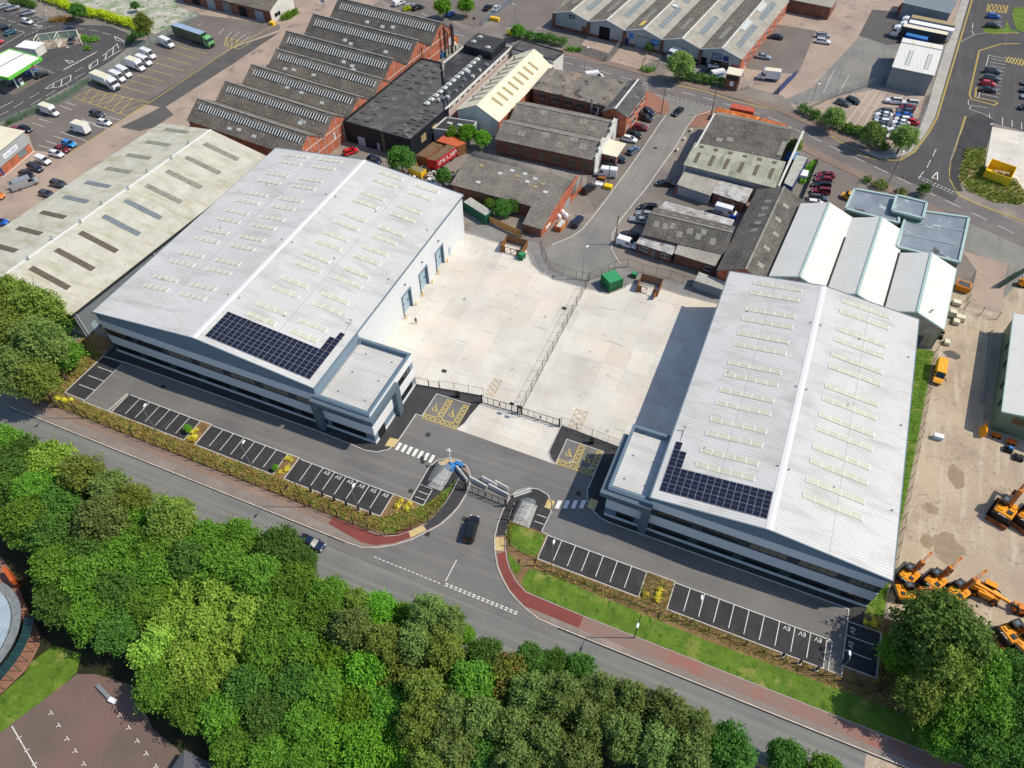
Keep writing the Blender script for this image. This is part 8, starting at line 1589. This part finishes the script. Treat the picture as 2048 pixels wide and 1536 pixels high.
fence('palisade_fence','grey palisade fence along the car compound',[(v.x,v.y) for v in G('30 500,790 620,730 840,655 1035,600')],2.2,GY,3.0,.08);fence('palisade_fence','pale fence between the car compound and the pale pavement',[(v.x,v.y) for v in G('30 1360,700 1320,840 1255,1000 1200,1110 1020,1140')],1.6,GY,3.2,.08);fence('palisade_fence','grey palisade fence around the concrete drive of the units',[(v.x,v.y) for v in G('20 590,380 780,450 905,310')],2.2,GY,2.6,.08)
fence('mesh_fence','wire cage fence around the small green compound at the units entrance',[(v.x,v.y) for v in G('20 1040,480 1070,430 1170,445 1150,500 1040,480')],2.0,GY,2.2,.08);fence('palisade_fence','blue-grey fence with yellow rail beside the upper car park',[(v.x,v.y) for v in G('10 1700,190 1760,130 1880,40 1960,-20')],2.2,mat('blue_grey_steel',S(112,132,150),fine=.08),3,.08);fence('fence','concrete-post fence with white rail beside the row of dark red cars',[(v.x,v.y) for v in G('30 545,1165 490,1310 410,1500')],1.4,M['c_grey'],2.4,.12,solid=M['moss_gutter'])
fence('gate','dark blue steel gate standing open at the compound entrance',[(v.x,v.y) for v in G('30 250,690 375,560')],2.2,M['sign_navy'],2.4,.1,cat='gate',solid=M['sign_navy']);fence('gate','dark mesh gate beside the gatehouse',[(v.x,v.y) for v in G('20 1720,670 1855,640')],2.2,GY,2,.08,cat='gate')
for l,s_ in(('green slatted gates across the depot entrance','31 1610,880 1845,950'),('green slatted gate folded back along the depot yard','31 1615,870 1665,650')):fence('gate',l,[(v.x,v.y) for v in G(s_)],2.2,M['green_clad'],2.6,.1,cat='gate')
fence('gate','dark green steel gate swung open at the depot forecourt',[(v.x,v.y) for v in G('31 1870,720 2060,600')],2.6,mat('bottle_green_steel',S(40,66,56),fine=.06),2.6,.1,cat='gate',solid=bpy.data.materials['bottle_green_steel']);fence('guard_rail','black guard rail beside the entrance path by the shelter',[(v.x,v.y) for v in G('12 1840,1020 1900,1025 1880,1090')],1.1,BK,1.8,cat='railing')
def dgate(label,a,b,h=1.9):
 a,b=Vector((*a,.15)),Vector((*b,.15));R=thing('gate',label,'gate',(a+b)/2*1.0);Z=Vector((0,0,1));m_=(a+b)/2
 for p in(a,b):MB().box(p.x-.12,p.x+.12,p.y-.12,p.y+.12,0,h+.5).build('post',BK,R)
 for p,q in((a,m_),(m_,b)):
  d=(q-p).normalized()*.1;p,q=p+d,q-d;mb=MB();mb.bar(p,q,.07,.1);mb.bar(p+Z*h,q+Z*h,.07,.09)
  for k in range(4):s=p.lerp(q,k/3);mb.bar(s,s+Z*h,.07,.07)
  for k in range(1,16):s=p.lerp(q,k/16);mb.bar(s,s+Z*h,.015,.015)
  mb.build('gate_leaf',BK,R)
 mb=MB();mb.box(m_.x-.12,m_.x+.12,m_.y-.08,m_.y+.08,.9,1.3);mb.build('lock_box',BK,R)
dgate('black double gates at the main site entrance',(-35.7,61.3),(-28.0,61.0));dgate('black double gates to the yard of the larger warehouse',(-41.3,80.4),(-33.9,80.7));dgate('black double gates to the yard of the smaller warehouse',(-33.1,80.7),(-25.5,80.8))
for l,a,b in(('black pedestrian gate beside the larger warehouse office corner',(-52.5,80.0),(-50.5,80.4)),('black pedestrian gate beside the smaller warehouse office corner',(-13.3,80.2),(-11.9,79.9)),('black pedestrian gate left of the main entrance',(-38,61.3),(-36.1,61.3)),('black pedestrian gate right of the main entrance',(-27.7,61),(-26.4,60.8))):fence('gate',l,[a,b],1.9,BK,1.9,.09,cat='gate')
M['barrier']=mat('pale_concrete_barrier',S(206,206,204),S(180,180,178),ns=1,fine=.1)
for(a,b),l in(((((-39.2,64.9),(-36.2,63.0))),'concrete barrier angled across the path left of the gates'),(((-36.0,63.7),(-32.4,63.1)),'concrete barrier behind the left leaf of the entrance gates'),(((-32.3,63.6),(-28.2,63.0)),'concrete barrier behind the right leaf of the entrance gates'),(((-34.0,64.6),(-31.0,64.1)),'back concrete barrier in the middle of the pair'),(((-31.5,64.7),(-28.8,64.2)),'back concrete barrier nearer the smaller warehouse'),(((-27.5,63.3),(-25.1,65.6)),'concrete barrier angled beside the smaller shelter')):
 a,b=Vector((*a,.06)),Vector((*b,.06));d=(b-a).normalized();n_=Vector((-d.y,d.x,0));pf=[(-.3,0),(-.3,.2),(-.14,.45),(-.12,.85),(.12,.85),(.14,.45),(.3,.2),(.3,0)];mb=MB()
 mb.add([p+n_*x+Vector((0,0,z)) for p in(a,b) for x,z in pf],[tuple(range(8)),tuple(range(15,7,-1))]+[(i,8+i,8+(i+1)%8,(i+1)%8) for i in range(8)]);tag(mb.build('concrete_barrier',M['barrier']),l,'barrier','concrete barriers at the site gates')
LPC=[]
def lamp(label,s,h,arm=1.4,ad=90,m=GY,head=M['sign_white'],xy=None,name='lamp_post',group=None):
 p=Vector((*xy,0)) if xy else G1(px(s)[0]);R=thing(name,label,'lamp post',(p.x,p.y,0),group);a=math.radians(ad);d=Vector((math.cos(a),math.sin(a),0))
 mb=MB();mb.tube(p,p+Vector((0,0,h)),.09,.055,8);mb.build('pole',m,R)
 if arm:mb=MB();q=p+Vector((0,0,h));mb.path([q,q+d*arm*.4+Vector((0,0,.2)),q+d*arm+Vector((0,0,.25))],.045);mb.build('bracket',m,R)
 q=p+Vector((0,0,h+(.25 if arm else 0)))+d*arm;mb=MB();w_=Vector((-d.y,d.x,0));mb.add([q+d*(-.1)+w_*.07,q+w_*.2+d*.2,q+w_*.16+d*.75,q-w_*.16+d*.75,q-w_*.2+d*.2,q-d*.1-w_*.07]+[v+Vector((0,0,.12)) for v in(q-d*.05+w_*.04,q+w_*.14+d*.2,q+w_*.1+d*.7,q-w_*.1+d*.7,q-w_*.14+d*.2,q-d*.05-w_*.04)],[(5,4,3,2,1,0),(6,7,8,9,10,11)]+[(i,(i+1)%6,6+(i+1)%6,6+i) for i in range(6)]);mb.build('lamp_head',head,R)
for x,y,l in((-95,50.6,'slim lamp post behind the first run of bays'),(-73.4,50.7,'slim lamp post behind the second run of bays'),(-51.1,50.4,'slim lamp post behind the electric charging bays'),(-16.6,53.5,'slim lamp post behind the bays beside the lawn'),(7.0,53.4,'slim lamp post behind the longer run of bays'),(28.2,53.3,'slim lamp post in the shade of the great tree')):lamp(l,None,6.6,.5,100,GY,xy=(x,y),group='slim lamp posts behind the bays')
lamp('tall street lamp on the main road pavement behind the charging bays',None,9.0,1.6,270,BK,BK,(-60,47.4));lamp('tall street lamp on the main road pavement beside the lawn verge',None,9.0,1.6,270,BK,M['sign_white'],(-.7,47.3));lamp('street lamp on the pavement by the site corner',None,9.0,1.6,270,BK,BK,(-110,47.6))
lamp('street lamp at the head of the cul-de-sac','21 600,655',8.4,.8,80);lamp('street lamp beside the filling station road','00 615,530',7.5,1.2,200);lamp('street lamp at the bronze shrub bed','00 440,130',6,.6,150);lamp('street lamp standing behind the jet wash','00 410,225',6,.8,150);lamp('lamp post at the corner of the upper road and new road','30 1060,1330',8,.8,70,BK);lamp('lamp column at the railings of the car compound','30 490,760',5.5,.6,60);lamp('lamp post on the dark pavement by the storage slab','30 1700,1080',6.5,.6,40);lamp('lamp post behind the golden shrubs by the upper road','10 1940,190',6.5,.6,150);lamp('lamp post on the pavement opposite the units','20 615,530',7,.8,70)
for s_,h,l in(('20 1180,828',8.2,'dark wooden telegraph pole on the red paving'),('20 1543,845',8.2,'dark wooden telegraph pole across the junction'),('21 840,400',8.2,'dark wooden telegraph pole at the kerb of the cul-de-sac'),('20 790,1340',6.0,'thin dark pole behind the white van')):
 p=G1(px(s_)[0]);R=thing('telegraph_pole',l,'pole',(p.x,p.y,0));mb=MB();mb.tube(p,p+Vector((0,0,h)),.14,.09,8);mb.build('pole',M['bark'],R);mb=MB();mb.bar(p+Vector((-.45,0,h-.3)),p+Vector((.45,0,h-.3)),.08,.08);mb.build('crossarm',M['bark'],R)
for s_,l in(('30 1110,1440','flagpole with orange flag beside the low clipped mound'),('30 1330,1470','flagpole beside the tall dark clipped cone')):
 p=G1(px(s_)[0]);R=thing('flagpole',l,'flagpole',(p.x,p.y,0));mb=MB();mb.tube(p,p+Vector((0,0,6.5)),.06,.04,8);mb.build('pole',M['sign_white'],R)
 mb=MB();mb.add([p+Vector((.05,0,6.4)),p+Vector((-.5,.3,6.0)),p+Vector((-.45,.3,5.2)),p+Vector((.05,0,5.5))],[(0,1,2,3)]);mb.build('flag',M['c_rust'],R)
M['perspex']=glass_mat('clear_shelter_sheet',S(214,224,230),.15);b_=M['perspex'].node_tree.nodes['Principled BSDF'];b_.inputs['Alpha'].default_value=.17
def shelter(label,o,ang_,w_,d_):
 R=thing('cycle_shelter',label,'shelter',(*o,.1));f=Frame(o[0],o[1],ang_);n=8;pr_=[(d_*(i/n),.9+1.35*math.sin(PI*(.12+.62*i/n))) for i in range(n+1)]
 mb=MB()
 for i in range(n):a,b=pr_[i],pr_[i+1];mb.add([f(0,a[0],a[1]),f(w_,a[0],a[1]),f(w_,b[0],b[1]),f(0,b[0],b[1])],[(0,1,2,3)])
 for u in(0,w_):mb.add([f(u,0,.3)]+[f(u,a,b) for a,b in pr_]+[f(u,d_,.3)],[tuple(range(n+3))])
 mb.build('clear_roof',M['perspex'],R);mb=MB()
 for k in range(5):
  u=w_*k/4;mb.path([f(u,0,.1)]+[f(u,a,b+.02) for a,b in pr_],.035)
  if k in(0,4):mb.path([f(u,d_,pr_[-1][1]),f(u,d_,.1)],.035)
 for i in(0,3,6,8):mb.path([f(0,pr_[i][0],pr_[i][1]+.02),f(w_,pr_[i][0],pr_[i][1]+.02)],.03)
 mb.build('frame',GY,R)
 for k in range(3):
  u=w_*(.2+.3*k);mb=MB();mb.path([f(u,d_*.25,.1),f(u,d_*.25,.85),f(u,d_*.65,.85),f(u,d_*.65,.1)],.03);mb.build('bike_stand',GY,R)
shelter('curved clear cycle shelter beside the blue feature post',(-39.5,59.6),92,4.4,2.6);shelter('curved clear cycle shelter on the island nearer the smaller warehouse',(-25.6,62.9),-90,4.1,2.5)
p=G1(px('12 1465,640')[0]);R=thing('feature_post','white camera post standing on a blue pyramid base','camera tower',(p.x,p.y,0));q=p+Vector((0,.2,.1));mb=MB();mb.add([q+Vector((-1.0,-.9,0)),q+Vector((.8,-1.1,0)),q+Vector((1.1,.6,0)),q+Vector((-.7,.9,0)),q+Vector((-.12,-.1,1.5)),q+Vector((.12,-.1,1.5)),q+Vector((.12,.12,1.5)),q+Vector((-.12,.12,1.5))],[(0,1,5,4),(1,2,6,5),(2,3,7,6),(3,0,4,7),(4,5,6,7)]);mb.build('pyramid_base',M['sign_blue'],R)
mb=MB();mb.tube(q+Vector((0,0,1.4)),q+Vector((0,0,5.2)),.16,.11,10);mb.build('post',M['sign_white'],R);mb=MB();mb.box(q.x-.5,q.x+.5,q.y-.07,q.y+.07,4.9,5.05);mb.box(q.x-.1,q.x+.1,q.y-.3,q.y+.3,5.1,5.3);mb.build('camera_arm',M['sign_white'],R);mb=MB();mb.box(q.x+.5,q.x+2.0,q.y+.5,q.y+1.2,.1,.8);mb.build('battery_box',M['c_blue'],R)
for i,x in enumerate((-60.6,-58.2,-55.8,-53.4,-51.0,-48.6)):
 R=thing('charging_point','black charging point at the foot of charging bay, %s counted from the planted island'%('first','second','third','fourth','fifth','sixth')[i],'charger',(x,50.45,.1),'charging points behind the charging bays');MB().box(x-.16,x+.16,50.35,50.55,.2,1.5).build('pedestal',BK,R);MB().box(x-.3,x+.3,50.2,50.7,.09,.22).build('base',M['kerb'],R);MB().box(x-.12,x+.12,50.56,50.58,1.0,1.35).build('screen',M['dark_glass'],R)
for i,(x,y) in enumerate(((20.6,53.2),(23.1,53.1),(25.6,53.1))):
 R=thing('charging_point','black charging point behind the long run of bays, %s from the tree end'%('third','second','first')[i],'charger',(x,y,.1),'charging points by the great tree');MB().box(x-.16,x+.16,y-.1,y+.1,.2,1.5).build('pedestal',BK,R);MB().box(x-.3,x+.3,y-.25,y+.25,.09,.22).build('base',M['kerb'],R)
M['bol']=mat('yellow_bollard',S(232,184,60),fine=.05)
for(a,b),n_ in zip(holes,('door nearest the offices','middle loading door','loading door farthest from the offices')):
 for y,w_ in((a-.5,'near'),(b+.5,'far')):mb=MB();mb.tube((-65.7,y,0),(-65.7,y,1.05),.13,n=12);mb.tube((-65.7,y,1.05),(-65.7,y,1.1),.13,.05,n=12);tag(mb.build('bollard',M['bol']),'yellow bollard on the %s side of the %s'%(w_,n_),'bollard','yellow bollards at the loading doors')
for i,(x,y) in enumerate(((-46.2,79.9),(-18.6,79.4))):
 R=thing('charging_unit',('black twin charging unit behind the hatched bays of the larger warehouse','black twin charging unit behind the hatched bays of the smaller warehouse')[i],'charger',(x,y,.1));MB().box(x-.4,x+.4,y-.2,y+.2,.1,1.7).build('cabinet',BK,R);MB().box(x-.3,x+.3,y-.23,y-.2,.9,1.5).build('screen',M['dark_glass'],R)
for s_,l in(('12 1970,200','black floodlight on a post by the centre of the yard gates'),('22 85,175','black floodlight on a post inside the left yard gates')):
 p=G1(px(s_)[0],3);R=thing('floodlight',l,'floodlight',(p.x,p.y,0));MB().tube((p.x,p.y,0),(p.x,p.y,3.0),.06).build('post',BK,R);MB().box(p.x-.4,p.x+.4,p.y-.2,p.y+.3,2.9,3.1).build('lamp_head',BK,R)
for s_,l in(('20 1395,960','first low concrete bollard beside the works'),('20 1345,1025','middle low concrete bollard beside the works'),('20 1295,1105','last low concrete bollard beside the works')):p=G1(px(s_)[0]);mb=MB();mb.box(p.x-.25,p.x+.25,p.y-.5,p.y+.5,0,.7);mb.add([(p.x-.25,p.y-.5,.7),(p.x+.25,p.y-.5,.7),(p.x+.25,p.y+.5,.7),(p.x-.25,p.y+.5,.7),(p.x,p.y-.3,.9),(p.x,p.y+.3,.9)],[(0,1,4),(1,2,5,4),(2,3,5),(3,0,4,5)]);tag(mb.build('bollard',M['cream_sheet_y']),l,'bollard','low concrete bollards beside the works')
for s_,sx,sz,m_,l,n_ in(('00 505,655',.9,1.6,'sign_white','first small notice on the lorry park fence','notice_sign'),('00 545,625',.9,1.6,'sky_clear','middle small notice on the lorry park fence','notice_sign'),('00 568,612',.9,1.6,'sign_white','last small notice on the lorry park fence','notice_sign'),('00 425,520',.6,2.2,'sign_white','round no-entry sign at the filling station exit','road_sign'),('00 680,325',.6,1.8,'sign_white','round no-entry sign at the jet wash island','road_sign'),('10 545,75',2.0,3.6,'sign_white','large white site board behind the factory roof','site_board'),('10 1640,180',.9,2.2,'sign_navy','blue entrance board below the street trees','notice_sign')):
 p=G1(px(s_)[0]);R=thing(n_,l,'sign',(p.x,p.y,0));mb=MB();mb.tube(p,p+Vector((0,0,sz)),.05);mb.build('post',GY,R);mb=MB()
 if n_=='road_sign':
  mb.tube(p+Vector((0,-.06,sz)),p+Vector((0,-.1,sz)),sx*.6,n=14,mi=1);mb.box(p.x-sx*.4,p.x+sx*.4,p.y-.13,p.y-.1,sz-.07,sz+.07,0)
 else:mb.box(p.x-sx/2,p.x+sx/2,p.y-.1,p.y-.05,sz-sx*.6,sz+.2,0);mb.box(p.x-sx*.35,p.x+sx*.35,p.y-.11,p.y-.1,sz-sx*.35,sz-sx*.15,1)
 mb.build('sign_plate',[M[m_],M['red_paint'] if 'site' not in n_ else M['sign_navy']],R)
p=G1(px('10 1790,150')[0]);tag(MB().box(p.x-1.6,p.x+1.6,p.y-.6,p.y+.6,0,1.1).build('traffic_block',M['bol']),'yellow traffic blocks at the upper car park gate','barrier')
p=G1(px('10 165,180')[0]);tag(MB().box(p.x-.8,p.x+.8,p.y-.7,p.y+.7,0,1.0).build('grit_bin',M['bol']),'yellow grit bin at the corner of the brick workshop','bin')
def person(x,y,rz):
 R=thing('person','person in dark clothing walking across the concrete yard','person',(x,y,.02),None,rz)
 jn=[(0,0,.95),(0,0,1.2),(0,0,1.42),(0,.01,1.52),(0,.02,1.66),(-.1,0,.92),(-.11,.14,.5),(-.11,.1,.06),(-.11,.24,.03),(.1,0,.92),(.11,-.06,.5),(.11,-.22,.1),(.11,-.1,.03),(-.2,0,1.4),(-.26,-.08,1.12),(-.25,.04,.88),(-.25,.1,.8),(.2,0,1.4),(.26,.08,1.12),(.25,.2,.9),(.25,.26,.83)]
 rad=[.15,.14,.15,.065,.105,.095,.065,.045,.04,.095,.065,.045,.04,.075,.05,.04,.04,.075,.05,.04,.04]
 ed=[(0,1),(1,2),(2,3),(3,4),(0,5),(5,6),(6,7),(7,8),(0,9),(9,10),(10,11),(11,12),(2,13),(13,14),(14,15),(15,16),(2,17),(17,18),(18,19),(19,20)]
 me=bpy.data.meshes.new('body');me.from_pydata(jn,ed,[]);o=bpy.data.objects.new('body',me);COL.objects.link(o);o.parent=R
 sk_=o.modifiers.new('skin','SKIN');
 for i,v in enumerate(me.skin_vertices[0].data):v.radius=(rad[i],rad[i]);v.use_root=i==0
 o.modifiers.new('sub','SUBSURF').levels=1
 pm=bpy.data.materials.new('person_by_height');pm.use_nodes=True;nt=pm.node_tree;tc=nt.nodes.new('ShaderNodeTexCoord');sp=nt.nodes.new('ShaderNodeSeparateXYZ');cr=nt.nodes.new('ShaderNodeValToRGB');cr.color_ramp.interpolation='CONSTANT'
 mu=nt.nodes.new('ShaderNodeMath');mu.operation='MULTIPLY';mu.inputs[1].default_value=.5;nt.links.new(tc.outputs['Object'],sp.inputs[0]);nt.links.new(sp.outputs[2],mu.inputs[0]);nt.links.new(mu.outputs[0],cr.inputs[0]);nt.links.new(cr.outputs[0],nt.nodes['Principled BSDF'].inputs[0])
 e=cr.color_ramp.elements;e[0].color=S(30,30,34);e[1].position=.05;e[1].color=S(196,150,124);n=e.new(.22);n.color=S(44,46,54);n=e.new(.48);n.color=S(30,32,36);n=e.new(.76);n.color=S(196,150,124)
 me.materials.append(pm)
 hd_=MB();hd_.tube((0,.02,1.54),(0,.02,1.74),.098,.09,12);hd_.box(-.02,.02,.11,.14,1.62,1.66);hd_.box(-.05,-.025,.105,.12,1.67,1.685);hd_.box(.025,.05,.105,.12,1.67,1.685);hd_.build('head',mat('skin',S(200,154,128),fine=.03),R,loc=(0,0,0),smooth=True);hr=MB();hr.tube((0,0,1.70),(0,0,1.80),.11,.07,12);hr.build('hair',mat('dark_hair',S(40,32,28),fine=.1),R,loc=(0,0,0),smooth=True)
 for sx,hy,hz in((-.25,.1,.80),(.25,.26,.83)):
  h_=MB();h_.box(sx-.02,sx+.02,hy-.045,hy+.045,hz-.09,hz+.01)
  for i in range(4):h_.bar((sx,hy-.035+.023*i,hz-.09),(sx+.015,hy-.03+.022*i,hz-.17-.012*(1-abs(i-1.5))),.016,.016)
  h_.bar((sx,hy+.045,hz-.02),(sx+.02,hy+.075,hz-.1),.02,.02);h_.build('hand',bpy.data.materials['skin'],R,loc=(0,0,0))
person(-63.1,94.7,math.radians(200))
# ================================================================== daylight and camera
w=bpy.data.worlds.new('World');SC.world=w;w.use_nodes=True
nt=w.node_tree;bg=nt.nodes['Background'];sky=nt.nodes.new('ShaderNodeTexSky');sky.sky_type='NISHITA';sky.sun_disc=False
SUN_AZ,SUN_EL=math.radians(68.0),math.radians(51.0)
sky.sun_elevation=SUN_EL;sky.sun_rotation=SUN_AZ;sky.air_density=1.0;sky.dust_density=.8;sky.ozone_density=1.4
nt.links.new(sky.outputs[0],bg.inputs[0]);bg.inputs[1].default_value=.135
sl=bpy.data.lights.new('sun','SUN');sl.energy=4.0;sl.angle=math.radians(.5);sl.color=(1.0,.90,.74)
so=bpy.data.objects.new('sun',sl);COL.objects.link(so)
sd=Vector((math.sin(SUN_AZ)*math.cos(SUN_EL),math.cos(SUN_AZ)*math.cos(SUN_EL),math.sin(SUN_EL)))
so.rotation_euler=(-sd).to_track_quat('-Z','Y').to_euler();so.location=sd*300
cd=bpy.data.cameras.new('camera');cd.sensor_width=36;cd.sensor_fit='HORIZONTAL';cd.lens=36*FPX/2048;cd.clip_start=1;cd.clip_end=2000
co=bpy.data.objects.new('camera',cd);COL.objects.link(co);SC.camera=co
co.matrix_world=Matrix(((R_.x,U_.x,-F_.x,0),(R_.y,U_.y,-F_.y,0),(R_.z,U_.z,-F_.z,CAM_H),(0,0,0,1)))
SC.view_settings.view_transform='Standard';SC.view_settings.look='None';SC.view_settings.exposure=0.08;SC.view_settings.gamma=1.0
SC.cycles.max_bounces=6;SC.cycles.transparent_max_bounces=6
